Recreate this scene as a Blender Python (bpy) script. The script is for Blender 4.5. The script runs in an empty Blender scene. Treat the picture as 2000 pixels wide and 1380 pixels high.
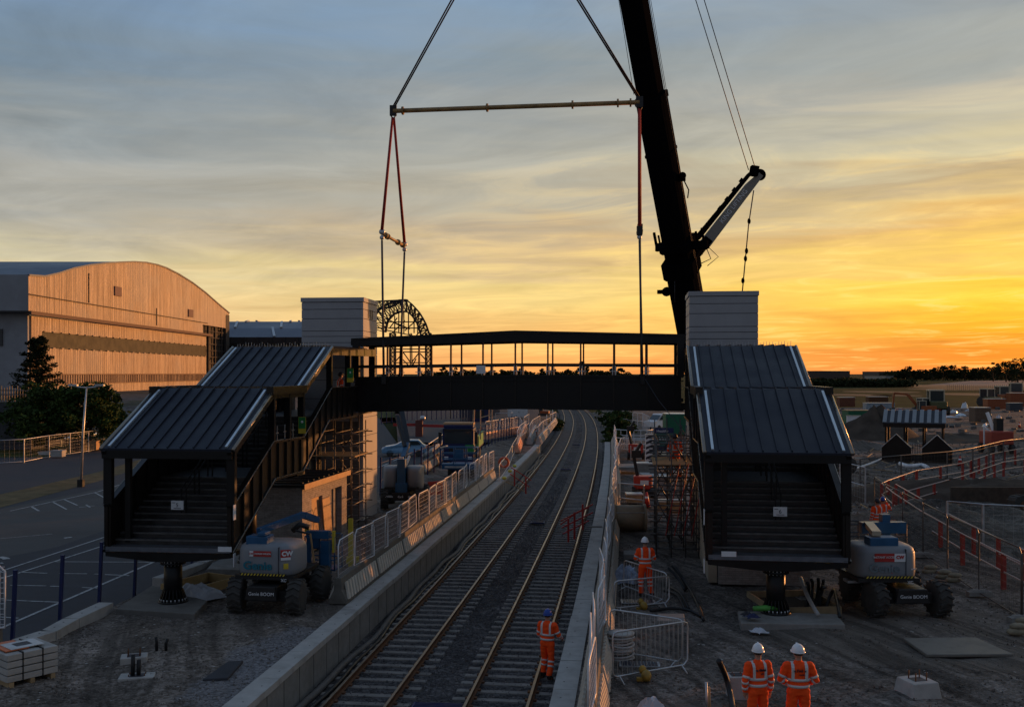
import bpy, math, random
from mathutils import Vector, Matrix
random.seed(7)
R=math.radians; PI=math.pi
S=bpy.context.scene; COL=S.collection
F=1950.0; HY=728.0; CZ=8.0
V=Vector
# ---------------- camera ----------------
cd=bpy.data.cameras.new('camera'); cam=bpy.data.objects.new('camera',cd); COL.objects.link(cam)
cam.location=(0,0,CZ); cam.rotation_euler=(R(90),0,0)
cd.sensor_width=36; cd.lens=36*F/2000; cd.shift_y=(HY-690)/2000; cd.clip_start=.5; cd.clip_end=9000
S.camera=cam
S.view_settings.view_transform='Standard'; S.view_settings.look='None'; S.view_settings.gamma=1; S.view_settings.use_curve_mapping=False
S.view_settings.exposure=0
# ---------------- sun ----------------
SUN_AZ=54; SUN_EL=3.0
sd=bpy.data.lights.new('sun','SUN'); sd.energy=3.3; sd.angle=R(0.6); sd.color=(1.0,.40,.125)
so=bpy.data.objects.new('sun',sd); COL.objects.link(so)
dv=V((math.sin(R(SUN_AZ))*math.cos(R(SUN_EL)),math.cos(R(SUN_AZ))*math.cos(R(SUN_EL)),math.sin(R(SUN_EL))))
so.rotation_euler=dv.to_track_quat('Z','Y').to_euler(); so.location=(60,40,30)
# ---------------- sky ----------------
def lin(c):
    o=[]
    for x in c[:3]:
        x=x/255.0
        o.append(x/12.92 if x<=.04045 else ((x+.055)/1.055)**2.4)
    return (o[0],o[1],o[2],1)
wd=bpy.data.worlds.new('World'); S.world=wd; wd.use_nodes=True
nt=wd.node_tree; nt.nodes.clear()
class NT:
    def __init__(s,nt): s.t=nt
    def n(s,ty,**k):
        nd=s.t.nodes.new(ty)
        for a,b in k.items(): setattr(nd,a,b)
        return nd
    def put(s,inp,v):
        if isinstance(v,bpy.types.NodeSocket): s.t.links.new(v,inp)
        elif v is not None: inp.default_value=v
    def m(s,op,a,b=None,c=None,clamp=False):
        nd=s.n('ShaderNodeMath',operation=op,use_clamp=clamp)
        for i,x in enumerate((a,b,c)):
            if x is not None: s.put(nd.inputs[i],x)
        return nd.outputs[0]
    def mr(s,v,a,b,c=0.0,d=1.0,ip='SMOOTHSTEP'):
        nd=s.n('ShaderNodeMapRange',interpolation_type=ip)
        for i,x in enumerate((v,a,b,c,d)): s.put(nd.inputs[i],x)
        return nd.outputs[0]
    def ramp(s,v,stops,ip='LINEAR'):
        nd=s.n('ShaderNodeValToRGB'); nd.color_ramp.interpolation=ip
        e=nd.color_ramp.elements
        while len(e)<len(stops): e.new(.5)
        for i,(p,c) in enumerate(stops): e[i].position=p; e[i].color=c
        s.put(nd.inputs[0],v); return nd.outputs[0]
    def mix(s,f,a,b,bt='MIX'):
        nd=s.n('ShaderNodeMix',data_type='RGBA',blend_type=bt)
        s.put(nd.inputs[0],f); s.put(nd.inputs[6],a); s.put(nd.inputs[7],b); return nd.outputs[2]
    def noise(s,vec,scale,det=3,rough=.55,dist=0.0):
        nd=s.n('ShaderNodeTexNoise'); s.put(nd.inputs['Vector'],vec); nd.inputs['Scale'].default_value=scale
        nd.inputs['Detail'].default_value=det; nd.inputs['Roughness'].default_value=rough; nd.inputs['Distortion'].default_value=dist
        return nd.outputs[0]
    def comb(s,x,y,z):
        nd=s.n('ShaderNodeCombineXYZ')
        for i,v in enumerate((x,y,z)): s.put(nd.inputs[i],v)
        return nd.outputs[0]
w=NT(nt)
tc=w.n('ShaderNodeTexCoord'); sp=w.n('ShaderNodeSeparateXYZ'); nt.links.new(tc.outputs['Generated'],sp.inputs[0])
x,y,z=sp.outputs
hz=w.m('SQRT',w.m('ADD',w.m('MULTIPLY',x,x),w.m('ADD',w.m('MULTIPLY',y,y),1e-5)))
s_=w.m('DIVIDE',x,hz)
zc=w.m('MAXIMUM',z,0.0)
den=w.m('ADD',zc,.05)
cx=w.m('DIVIDE',x,den); cy=w.m('DIVIDE',y,den)
cv=w.comb(w.m('MULTIPLY',cx,.55),cy,0.0)
n1=w.noise(cv,.55,6,.55,.4)
n2=w.noise(w.comb(w.m('ADD',w.m('MULTIPLY',cx,1.0),w.m('MULTIPLY',cy,.35)),cy,3.3),1.3,8,.6,1.1)
n3=w.noise(w.comb(w.m('MULTIPLY',s_,3.0),w.m('MULTIPLY',zc,30.0),1.0),1.3,5,.55,.3)
warp=w.m('ADD',w.m('MULTIPLY',w.m('SUBTRACT',n1,.5),.10),w.m('MULTIPLY',w.m('SUBTRACT',n3,.5),.10))
zz=w.m('ADD',zc,w.m('MULTIPLY',warp,w.mr(zc,0,.12,.12,1.0)))
p=w.m('DIVIDE',zz,.4,clamp=True)
def st(l): return [(min(1,a/.4),lin(c)) for a,c in l]
RL=w.ramp(p,st([(0,(222,168,118)),(.03,(224,184,132)),(.066,(212,188,144)),(.104,(192,182,152)),(.135,(168,162,146)),(.158,(158,156,148)),(.193,(152,153,150)),(.236,(128,136,140)),(.277,(114,132,148)),(.33,(114,138,165)),(.4,(104,128,158))]))
RC=w.ramp(p,st([(0,(242,160,88)),(.025,(244,184,108)),(.066,(232,196,122)),(.096,(226,198,128)),(.118,(202,174,128)),(.141,(176,157,130)),(.166,(170,162,144)),(.2,(168,165,153)),(.261,(142,146,146)),(.306,(124,137,146)),(.35,(118,140,162)),(.4,(106,130,158))]))
RR=w.ramp(p,st([(0,(250,138,62)),(.013,(244,140,45)),(.02,(232,140,44)),(.036,(248,166,38)),(.059,(255,192,48)),(.078,(252,206,70)),(.092,(242,190,88)),(.105,(244,200,92)),(.128,(220,174,98)),(.151,(222,190,124)),(.174,(188,164,124)),(.196,(206,192,152)),(.229,(188,180,156)),(.2515,(166,162,150)),(.278,(156,158,152)),(.33,(144,150,152)),(.4,(120,135,150))]))
RB=w.ramp(p,st([(0,(116,114,118)),(.1,(112,116,126)),(.3,(102,112,130)),(.4,(92,104,124))]))
c1=w.mix(w.mr(s_,-.46,.0,ip='LINEAR'),RL,RC)
c2=w.mix(w.mr(s_,.02,.42,ip='LINEAR'),c1,RR)
br=w.m('ADD',w.m('ADD',w.m('MULTIPLY',w.m('SUBTRACT',n2,.5),.72),w.m('MULTIPLY',w.m('SUBTRACT',n1,.5),.55)),1.06)
c3=w.mix(1.0,c2,w.comb(br,br,br),'MULTIPLY')
# veil of grey blue cloud patches
veil=w.m('MULTIPLY',w.mr(n1,.52,.72,0,.55),w.mr(zc,.05,.2))
c4=w.mix(veil,c3,w.mix(w.mr(s_,-.3,.4,ip='LINEAR'),lin((128,134,138)),lin((196,184,150))))
# gold rims between the cloud streaks, lower right
rim=w.m('MULTIPLY',w.m('MULTIPLY',w.mr(n2,.52,.68,0,.5),w.mr(s_,-.2,.3)),w.mr(zc,.3,.1))
c5=w.mix(rim,c4,lin((252,214,124)))
# brighter towards the sun, beyond the right edge of the picture
sg=w.m('MULTIPLY',w.mr(s_,.5,.8),w.mr(zc,.3,.02))
c6=w.mix(w.m('MULTIPLY',sg,w.mr(y,0,.2)),c5,(1.5,.72,.22,1))
zen=w.mr(zc,.4,.9,0,.6)
c7=w.mix(w.mr(y,.15,-.5),c6,RB)
c8=w.mix(zen,c7,lin((98,114,138)))
bg=w.n('ShaderNodeBackground'); nt.links.new(c8,bg.inputs[0]); bg.inputs[1].default_value=1.09
sk=w.n('ShaderNodeTexSky',sky_type='NISHITA'); sk.sun_disc=False; sk.sun_elevation=R(SUN_EL); sk.sun_rotation=R(SUN_AZ)
bg2=w.n('ShaderNodeBackground'); nt.links.new(sk.outputs[0],bg2.inputs[0]); bg2.inputs[1].default_value=.012
ad=w.n('ShaderNodeAddShader'); nt.links.new(bg.outputs[0],ad.inputs[0]); nt.links.new(bg2.outputs[0],ad.inputs[1])
ow=w.n('ShaderNodeOutputWorld'); nt.links.new(ad.outputs[0],ow.inputs[0])

# ---------------- materials ----------------
MC={}
def mat(name,col,rough=.6,metal=0.0,var=.25,scale=4.0,bump=0.0,bscale=None,spec=.4,dirt=None,dscale=.6,damt=.5,coord='pos',trans=0):
    if name in MC: return MC[name]
    m=bpy.data.materials.new(name); m.use_nodes=True; t=NT(m.node_tree); b=m.node_tree.nodes['Principled BSDF']
    if coord=='pos': vec=t.n('ShaderNodeNewGeometry').outputs['Position']
    else: vec=t.n('ShaderNodeTexCoord').outputs['Object']
    c=tuple(col[:3])+(1,)
    n=t.noise(vec,scale,5,.6)
    lo=tuple(max(0,v*(1-var)) for v in col[:3])+(1,); hi=tuple(v*(1+var) for v in col[:3])+(1,)
    cc=t.ramp(n,[(.3,lo),(.7,hi)])
    if dirt:
        dn=t.noise(vec,dscale,6,.65,.3)
        cc=t.mix(t.mr(dn,.45,.7,0,damt),cc,tuple(dirt[:3])+(1,))
    t.put(b.inputs['Base Color'],cc)
    b.inputs['Metallic'].default_value=metal; b.inputs['Specular IOR Level'].default_value=spec
    rn=t.mr(n,.3,.7,max(.05,rough-.08),min(1,rough+.08)); t.put(b.inputs['Roughness'],rn)
    if bump:
        bn=t.n('ShaderNodeBump'); bn.inputs['Strength'].default_value=min(1,bump); bn.inputs['Distance'].default_value=.03
        t.put(bn.inputs['Height'],t.noise(vec,bscale or scale*4,4,.7)); t.put(b.inputs['Normal'],bn.outputs[0])
    MC[name]=m; return m
def gravel(name,cols,size,patch=None,pscale=.15,spk=.0,bump=.8,dist=.05,spots=(),spotc=(.2,.19,.19),k=1.0,ruts=0):
    cols=[tuple(v*k for v in c) for c in cols]; patch=tuple(v*k for v in patch) if patch else None
    m=bpy.data.materials.new(name); m.use_nodes=True; t=NT(m.node_tree); b=m.node_tree.nodes['Principled BSDF']
    vec=t.n('ShaderNodeNewGeometry').outputs['Position']
    vo=t.n('ShaderNodeTexVoronoi'); t.put(vo.inputs['Vector'],vec); vo.inputs['Scale'].default_value=1/size
    sc=t.n('ShaderNodeSeparateColor'); t.put(sc.inputs[0],vo.outputs['Color'])
    k=[(i/(len(cols)-1)*.97,tuple(c)+(1,)) for i,c in enumerate(cols)]
    cc=t.ramp(sc.outputs[0],k)
    vo2=t.n('ShaderNodeTexVoronoi'); t.put(vo2.inputs['Vector'],vec); vo2.inputs['Scale'].default_value=.37/size
    sc2=t.n('ShaderNodeSeparateColor'); t.put(sc2.inputs[0],vo2.outputs['Color'])
    cc=t.mix(.4,cc,t.ramp(sc2.outputs[1],k))
    big=t.noise(vec,.5,6,.65,.5)
    g=t.mr(big,.3,.7,.62,1.35); cc=t.mix(1,cc,t.comb(g,g,g),'MULTIPLY')
    if patch:
        pn=t.noise(vec,pscale,6,.6,1.0)
        cc=t.mix(t.mr(pn,.5,.62,0,.75),cc,tuple(patch)+(1,))
    if ruts:
        sv=t.n('ShaderNodeSeparateXYZ'); t.put(sv.inputs[0],vec)
        rn_=t.noise(t.comb(t.m('ADD',t.m('MULTIPLY',sv.outputs[0],1.6),t.m('MULTIPLY',sv.outputs[1],.5)),t.m('MULTIPLY',sv.outputs[1],.12),0.0),1.0,5,.6,.8)
        g2=t.mr(rn_,.35,.62,1-ruts,1+ruts*.6); cc=t.mix(1,cc,t.comb(g2,g2,g2),'MULTIPLY')
    for sx_,sy_,sr_ in spots:
        sv=t.n('ShaderNodeSeparateXYZ'); t.put(sv.inputs[0],vec)
        dx=t.m('SUBTRACT',sv.outputs[0],sx_); dy=t.m('MULTIPLY',t.m('SUBTRACT',sv.outputs[1],sy_),.55)
        dd_=t.m('SQRT',t.m('ADD',t.m('MULTIPLY',dx,dx),t.m('MULTIPLY',dy,dy)))
        wn=t.noise(vec,1.3,7,.75); dd_=t.m('ADD',dd_,t.m('MULTIPLY',t.m('SUBTRACT',wn,.5),sr_*1.9))
        cc=t.mix(t.mr(dd_,sr_*1.05,sr_*.7,0,.8),cc,t.mix(1,tuple(v*2 for v in spotc)+(1,),t.ramp(sc.outputs[0],[(0,(.3,.3,.3,1)),(1,(.8,.8,.8,1))]),'MULTIPLY'))
    if spk:
        cc=t.mix(t.mr(sc.outputs[2],1-spk,1-spk+.005,0,.8),cc,(.45,.44,.42,1))
    t.put(b.inputs['Base Color'],cc); b.inputs['Roughness'].default_value=.9; b.inputs['Specular IOR Level'].default_value=.15
    bn=t.n('ShaderNodeBump'); bn.inputs['Strength'].default_value=bump; bn.inputs['Distance'].default_value=dist
    h=t.m('ADD',t.m('MULTIPLY',vo.outputs['Distance'],-1.0),t.m('MULTIPLY',big,1.5))
    t.put(bn.inputs['Height'],h); t.put(b.inputs['Normal'],bn.outputs[0])
    MC[name]=m; return m
# ---------------- mesh helpers ----------------
W={}; KIDS={}
def kid(p,o): KIDS.setdefault(p.name,[]).append(o)
class MB:
    shift=None
    def __init__(s): s.v=[]; s.f=[]; s.mi=[]; s.sm=[]; s.cur=0
    def add(s,vs,fs,smooth=False):
        o=len(s.v); s.v+= [V(a) for a in vs]
        for f in fs: s.f.append(tuple(i+o for i in f)); s.mi.append(s.cur); s.sm.append(smooth)
        return s
    def hexa(s,p):  # 8 pts: bottom 4 ccw, top 4 ccw
        return s.add(p,[(3,2,1,0),(4,5,6,7),(0,1,5,4),(1,2,6,5),(2,3,7,6),(3,0,4,7)])
    def bx(s,x0,x1,y0,y1,z0,z1,M=None):
        p=[V(a) for a in ((x0,y0,z0),(x1,y0,z0),(x1,y1,z0),(x0,y1,z0),(x0,y0,z1),(x1,y0,z1),(x1,y1,z1),(x0,y1,z1))]
        if M: p=[M@a for a in p]
        return s.hexa(p)
    def bar(s,a,b,w,h=None,up=(0,0,1)):
        h=h or w; a=V(a); b=V(b); d=(b-a).normalized(); up=V(up)
        if abs(d.dot(up))>.98: up=V((0,1,0)) if abs(d.y)<.9 else V((1,0,0))
        r=d.cross(up).normalized()*(w/2); u=r.cross(d).normalized()*(h/2)
        return s.hexa([a-r-u,a+r-u,b+r-u,b-r-u,a-r+u,a+r+u,b+r+u,b-r+u])
    def tube(s,pts,r,n=8,cap=True,closed=False,smooth=True):
        pts=[V(p) for p in pts]; L=len(pts); rs=r if isinstance(r,(list,tuple)) else [r]*L
        prev=None; vs=[]
        for i,p in enumerate(pts):
            if closed: d=(pts[(i+1)%L]-pts[i-1])
            else: d=(pts[min(i+1,L-1)]-pts[max(i-1,0)])
            d.normalize()
            if prev is None:
                up=V((0,0,1)) if abs(d.z)<.9 else V((0,1,0)); prev=d.cross(up).normalized()
            a=(prev-d*prev.dot(d)).normalized(); prev=a; b=d.cross(a)
            for k in range(n): t=2*PI*k/n+PI/n; vs.append(p+a*(math.cos(t)*rs[i])+b*(math.sin(t)*rs[i]))
        fs=[]
        for i in range(L if closed else L-1):
            j=(i+1)%L
            for k in range(n): fs.append((i*n+k,i*n+(k+1)%n,j*n+(k+1)%n,j*n+k))
        if cap and not closed: fs.append(tuple(range(n-1,-1,-1))); fs.append(tuple((L-1)*n+k for k in range(n)))
        return s.add(vs,fs,smooth and n>4)
    def prism(s,poly,off):
        off=V(off); n=len(poly); vs=[V(p) for p in poly]; vs+=[v+off for v in vs]
        fs=[tuple(range(n-1,-1,-1)),tuple(range(n,2*n))]+[(i,(i+1)%n,(i+1)%n+n,i+n) for i in range(n)]
        return s.add(vs,fs)
    def lathe(s,prof,c=(0,0,0),n=16,M=None,smooth=True):
        vs=[];fs=[]; c=V(c)
        for r,zz in prof:
            for k in range(n):
                t=2*PI*k/n; q=V((r*math.cos(t),r*math.sin(t),zz)); q=(M@q) if M else q; vs.append(q+c)
        m=len(prof)
        for i in range(m-1):
            for k in range(n): fs.append((i*n+k,i*n+(k+1)%n,(i+1)*n+(k+1)%n,(i+1)*n+k))
        fs.append(tuple(range(n-1,-1,-1))); fs.append(tuple((m-1)*n+k for k in range(n)))
        return s.add(vs,fs,smooth)
    def ell(s,c,r,nu=12,nv=8,M=None,z0=-1.0):
        pr=[]
        for i in range(nv+1):
            t=math.asin(z0)+(PI/2-math.asin(z0))*i/nv
            pr.append((max(.01,math.cos(t)),math.sin(t)))
        Mx=Matrix.Diagonal((r[0],r[1],r[2]))
        if M: Mx=M.to_3x3()@Mx
        return s.lathe(pr,c,nu,Mx)
    def loft(s,rings,smooth=True):  # rings: list of list of pts
        n=len(rings[0]); vs=[V(p) for r in rings for p in r]; fs=[]
        for i in range(len(rings)-1):
            for k in range(n): fs.append((i*n+k,i*n+(k+1)%n,(i+1)*n+(k+1)%n,(i+1)*n+k))
        fs.append(tuple(range(n-1,-1,-1))); fs.append(tuple((len(rings)-1)*n+k for k in range(n)))
        return s.add(vs,fs,smooth)
    def build(s,name,mats,parent=None,local=False,loc=None,bevel=0):
        if not isinstance(mats,(list,tuple)): mats=[mats]
        me=bpy.data.meshes.new(name)
        vs=s.v
        if parent is not None:
            if not local:
                Mi=W[parent].inverted(); vs=[Mi@v for v in vs]
            elif MB.shift is not None: vs=[v+MB.shift for v in vs]
        elif not local:
            if loc is None:
                xs=[v.x for v in vs]; ys=[v.y for v in vs]; zs=[v.z for v in vs]
                loc=V(((min(xs)+max(xs))/2,(min(ys)+max(ys))/2,min(zs)))
            loc=V(loc); vs=[v-loc for v in vs]
        me.from_pydata([tuple(v) for v in vs],[],s.f)
        for m in mats: me.materials.append(m)
        me.polygons.foreach_set('material_index',s.mi); me.polygons.foreach_set('use_smooth',s.sm)
        me.update()
        o=bpy.data.objects.new(name,me); COL.objects.link(o)
        if parent is not None: o.parent=parent; W[o]=W[parent]; kid(parent,o)
        else:
            if loc is not None: o.location=loc
            W[o]=Matrix.Translation(o.location)
        if bevel:
            b=o.modifiers.new('bevel','BEVEL'); b.width=bevel; b.segments=2; b.limit_method='ANGLE'
        return o
def tag(o,label=None,cat=None,group=None,kind=None):
    if label: o['label']=label
    if cat: o['category']=cat
    if group: o['group']=group
    if kind: o['kind']=kind
    return o
def thing(name,label,cat,loc=(0,0,0),rz=0.0,group=None):
    o=bpy.data.objects.new(name,None); COL.objects.link(o); o.empty_display_size=.2
    o.location=loc; o.rotation_euler=(0,0,rz); W[o]=Matrix.Translation(V(loc))@Matrix.Rotation(rz,4,'Z')
    return tag(o,label,cat,group)
def struct(o): o['kind']='structure'; return o
def dup(root,loc=None,rz=None,label=None,group=None,rot=None,scale=None):
    def cp(o,par):
        c=o.copy(); COL.objects.link(c); c.parent=par
        for ch in KIDS.get(o.name,[]): kids.append((ch,c))
        return c
    kids=[]; r=cp(root,None)
    while kids:
        ch,c=kids.pop(); cp(ch,c)
    if loc is not None: r.location=loc
    if rz is not None: r.rotation_euler=(0,0,rz)
    if rot is not None: r.rotation_euler=rot
    if scale is not None: r.scale=scale
    if label: r['label']=label
    if group: r['group']=group
    return r
def text(s,size,M,mt,parent,ext=.004,name='lettering',sx=1.0,align='CENTER',sp=1.0,bold=0.0):
    cu=bpy.data.curves.new('t','FONT'); cu.body=s; cu.size=size; cu.extrude=ext; cu.align_x=align; cu.align_y='CENTER'; cu.space_character=sp; cu.offset=bold; cu.resolution_u=3
    o=bpy.data.objects.new('t',cu); COL.objects.link(o)
    dg=bpy.context.evaluated_depsgraph_get(); dg.update()
    me=bpy.data.meshes.new_from_object(o.evaluated_get(dg)); bpy.data.objects.remove(o); bpy.data.curves.remove(cu)
    MM=W[parent].inverted()@M@Matrix.Diagonal((sx,1,1,1)); me.transform(MM); me.materials.clear(); me.materials.append(mt); me.name=name
    q=bpy.data.objects.new(name,me); COL.objects.link(q); q.parent=parent; W[q]=W[parent]; kid(parent,q); return q
def face_frame(o,right,up):  # matrix: local x->right, y->up, z-> out
    r=V(right).normalized(); u=V(up).normalized(); nn=r.cross(u)
    M=Matrix((( r.x,u.x,nn.x,o[0]),(r.y,u.y,nn.y,o[1]),(r.z,u.z,nn.z,o[2]),(0,0,0,1))); return M
def P(px,py,D): return V(((px-1000)*D/F,D,CZ-(py-HY)*D/F))
def G(px,py,z=.9): return P(px,py,F*(CZ-z)/(py-HY))
ORD='first second third fourth fifth sixth seventh eighth ninth tenth eleventh twelfth thirteenth fourteenth fifteenth sixteenth seventeenth eighteenth nineteenth twentieth'.split()
TENS={20:'twenty',30:'thirty',40:'forty',50:'fifty',60:'sixty'}
def ordn(i):
    if i<20: return ORD[i]
    t=(i+1)//10*10; u=(i+1)%10
    return {20:'twentieth',30:'thirtieth',40:'fortieth',50:'fiftieth',60:'sixtieth'}[t] if u==0 else TENS[t]+'-'+ORD[u-1]
# ---------------- track curve ----------------
def XR(D): return -3.331+.125*D-9.75e-5*D*D-4.12e-7*D**3
def dXR(D): return .125-1.95e-4*D-1.236e-6*D*D
def trk(D,off,z=0.0):
    s=dXR(D); n=math.sqrt(1+s*s); return V((XR(D)+off/n,D-off*s/n,z))
def stations(d0,d1,step):
    o=[];D=d0
    while D<d1: o.append(D); D+=step/math.sqrt(1+dXR(D)**2)
    return o
ZP=.9; LT=-3.4
# ---------------- material palette ----------------
mt=mat
M_ballast=gravel('ballast_stone',[(.022,.02,.02),(.058,.053,.053),(.1,.092,.092),(.17,.16,.157)],.055,k=1.12,spk=.004,bump=1,dist=.06)
M_site=gravel('site_gravel',[(.026,.021,.017),(.055,.045,.037),(.09,.075,.063),(.14,.12,.105)],.06,patch=(.08,.068,.058),pscale=.35,spk=.006,bump=.8,dist=.05,k=2.05,ruts=.35,spotc=(.17,.165,.17),spots=[(-6.3,25.4,1.0),(-5.9,26.8,.75),(-6.5,22.6,.9),(-6.2,24.0,.5)])
M_siteR=gravel('yard_gravel',[(.028,.024,.021),(.055,.047,.041),(.085,.074,.065),(.12,.105,.093)],.06,patch=(.07,.06,.05),pscale=.12,spk=.005,bump=.8,dist=.05,k=1.95,ruts=.45)
M_palegrav=gravel('pale_gravel',[(.07,.068,.07),(.14,.137,.14),(.2,.195,.2),(.28,.27,.28)],.05,spk=.01,bump=1)
M_asph=mt('asphalt_dark',(.052,.054,.062),.85,var=.3,scale=1.2,bump=.3,bscale=60,spec=.2,dirt=(.06,.06,.062),dscale=.25)
M_asph2=mt('asphalt_pale',(.085,.083,.082),.85,var=.2,scale=.8,bump=.3,bscale=60,spec=.2,dirt=(.06,.058,.057),dscale=.3)
M_line=mt('road_paint',(.42,.43,.43),.7,var=.4,scale=9,dirt=(.1,.1,.1),dscale=5,damt=.7)
M_grass=mt('grass',(.04,.055,.016),.95,var=.4,scale=1.5,bump=.6,bscale=9,spec=.1,dirt=(.075,.06,.025),dscale=.2,damt=.7)
M_dry=mt('dry_grass',(.15,.115,.062),.95,var=.35,scale=1.2,bump=.6,bscale=14,spec=.1,dirt=(.07,.065,.03),dscale=.4,damt=.7)
M_conc=mt('concrete_pale',(.42,.405,.38),.85,var=.12,scale=3,bump=.25,bscale=40,spec=.2,dirt=(.25,.235,.21),dscale=1.3,damt=.55)
M_conc2=mt('concrete_grey',(.27,.257,.235),.9,var=.18,scale=3,bump=.3,bscale=35,spec=.2,dirt=(.17,.155,.135),dscale=1.5,damt=.6)
M_clad=mt('lift_cladding',(.36,.355,.36),.55,var=.06,scale=1.2,spec=.35,dirt=(.27,.265,.27),dscale=.5,damt=.3)
M_bar=mt('barrier_concrete',(.15,.138,.118),.9,var=.2,scale=3,bump=.3,bscale=30,dirt=(.1,.09,.075),dscale=2)
M_ribc=mt('barrier_rib',(.58,.52,.43),.8,var=.12,scale=3)
M_black=mt('black_steel',(.007,.0065,.0065),.45,var=.3,scale=3,spec=.3)
M_brown=mt('dark_bronze_steel',(.012,.0085,.0065),.38,metal=.2,var=.25,scale=2,spec=.45)
M_edge=mt('edge_steel',(.3,.27,.23),.3,metal=.9,var=.1,scale=4)
M_roof=mt('standing_seam_roof',(.017,.02,.032),.5,metal=.25,var=.2,scale=.8,bump=.12,bscale=2.5,spec=.3)
M_strip=mt('galvanised_strip',(.62,.68,.72),.35,metal=.7,var=.08,scale=3)
M_galv=mt('galvanised_steel',(.5,.51,.52),.42,metal=.75,var=.18,scale=5)
M_scaf=mt('scaffold_tube',(.13,.125,.12),.5,metal=.6,var=.3,scale=5,dirt=(.14,.09,.06),dscale=2)
M_white=mt('white_plastic',(.72,.73,.74),.5,var=.05)
M_mesh=mt('white_mesh',(.66,.67,.69),.45,metal=.2,var=.08)
M_red=mt('red_paint',(.42,.03,.025),.5,var=.2)
M_redf=mt('red_fence_paint',(.36,.045,.03),.6,var=.25)
M_rust=mt('rusty_rail',(.13,.055,.025),.75,var=.35,scale=6,spec=.3)
M_railtop=mt('rail_head',(.34,.25,.17),.4,metal=.75,var=.15,scale=3)
M_sleeper=mt('sleeper_concrete',(.22,.2,.18),.9,var=.3,scale=2,bump=.2,dirt=(.12,.105,.095),dscale=1.1)
M_wood=mt('plywood',(.47,.29,.14),.65,var=.18,scale=1.5,dirt=(.3,.17,.08),dscale=2)
M_timber=mt('timber',(.34,.24,.13),.75,var=.25,scale=3)
M_tyre=mt('tyre_rubber',(.05,.047,.043),.85,var=.3,scale=5,dirt=(.07,.062,.055),dscale=3)
M_grey=mt('machine_grey',(.21,.225,.245),.5,var=.06,scale=2,spec=.5,dirt=(.24,.235,.22),dscale=2,damt=.3)
M_blue=mt('machine_blue',(.012,.085,.19),.4,var=.12,scale=3,spec=.5)
M_dblue=mt('dark_blue_paint',(.012,.02,.085),.5,var=.2)
M_teal=mt('teal_lettering',(.012,.16,.22),.5,var=.05)
M_yel=mt('yellow_paint',(.62,.46,.04),.5,var=.15)
M_chas=mt('chassis_black',(.018,.017,.017),.5,var=.3,scale=4,spec=.4)
M_rim=mt('wheel_rim',(.3,.3,.3),.5,metal=.3,var=.15)
M_orange=mt('hi_vis_orange',(1.0,.085,.012),.75,var=.12,scale=6,bump=.5,bscale=9,spec=.2,coord='obj')
M_refl=mt('reflective_band',(.6,.6,.58),.45,var=.1,coord='obj')
M_skin=mt('skin',(.42,.23,.16),.6,var=.08,coord='obj')
M_hair=mt('hair',(.03,.02,.015),.8,var=.2,coord='obj')
M_boot=mt('boot_leather',(.03,.022,.017),.7,var=.2,coord='obj')
M_helw=mt('white_helmet',(.75,.76,.78),.3,var=.03,coord='obj')
M_helb=mt('blue_helmet',(.015,.06,.33),.3,var=.05,coord='obj')
M_text=mt('dark_print',(.03,.03,.04),.6,var=.05)
M_glass=mt('dark_glass',(.03,.04,.045),.08,var=.1,spec=.7)
M_green=mt('green_paint',(.02,.22,.05),.5,var=.15)
M_cont=mt('container_green',(.02,.14,.07),.6,var=.15)
M_sling=mt('red_sling',(.33,.02,.015),.7,var=.2)
M_strap=mt('dark_strap',(.05,.055,.065),.6,var=.2)
M_beam=mt('spreader_yellow',(.36,.22,.08),.5,var=.25,scale=3,dirt=(.12,.08,.04),dscale=2)
M_craneo=mt('crane_boom_black',(.005,.005,.006),.9,var=.15,spec=.0)
M_cranel=mt('crane_jib_grey',(.24,.22,.18),.4,var=.1)
M_pipe=mt('tan_pipe',(.30,.22,.14),.6,var=.15,scale=2,dirt=(.2,.15,.1),dscale=1.5)
M_plast=mt('white_sheet',(.5,.52,.56),.5,var=.15,scale=4)
M_cable=mt('black_cable',(.012,.012,.013),.5,var=.1)
M_brass=mt('orange_plastic',(.6,.13,.03),.5,var=.2)
M_leafd=mt('conifer_needles',(.02,.026,.012),.9,var=.5,scale=1.2,spec=.1)
M_leaf=mt('tree_leaves',(.035,.062,.014),.85,var=.6,scale=.8,spec=.15,dirt=(.07,.085,.02),dscale=.5)
M_leaff=mt('far_leaves',(.03,.036,.014),.9,var=.5,scale=.25,spec=.1)
M_bark=mt('bark',(.06,.045,.032),.9,var=.3,scale=4)
M_earth=mt('earth',(.075,.058,.045),.95,var=.35,scale=.8,bump=.8,bscale=6,spec=.1)
M_slate=mt('flat_roof_felt',(.012,.012,.014),.6,var=.3,scale=2)
# ================= SETTING =================
def sheet(name,poly,z,m,sub=0):
    mb=MB(); mb.add([(p[0],p[1],z) for p in poly],[tuple(range(len(poly)))]); o=mb.build(name,m,loc=(0,0,0)); return struct(o)
# horizon sheet
M_field=mt('field_grass',(.05,.054,.022),.95,var=.25,scale=.05,bump=0,spec=.02,dirt=(.07,.06,.03),dscale=.02,damt=.6)
mb=MB(); mb.add([(-6000,-60,-.6),(6000,-60,-.6),(6000,7000,-.6),(-6000,7000,-.6)],[(0,1,2,3)]); struct(mb.build('ground',M_field,loc=(0,0,0)))
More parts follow.
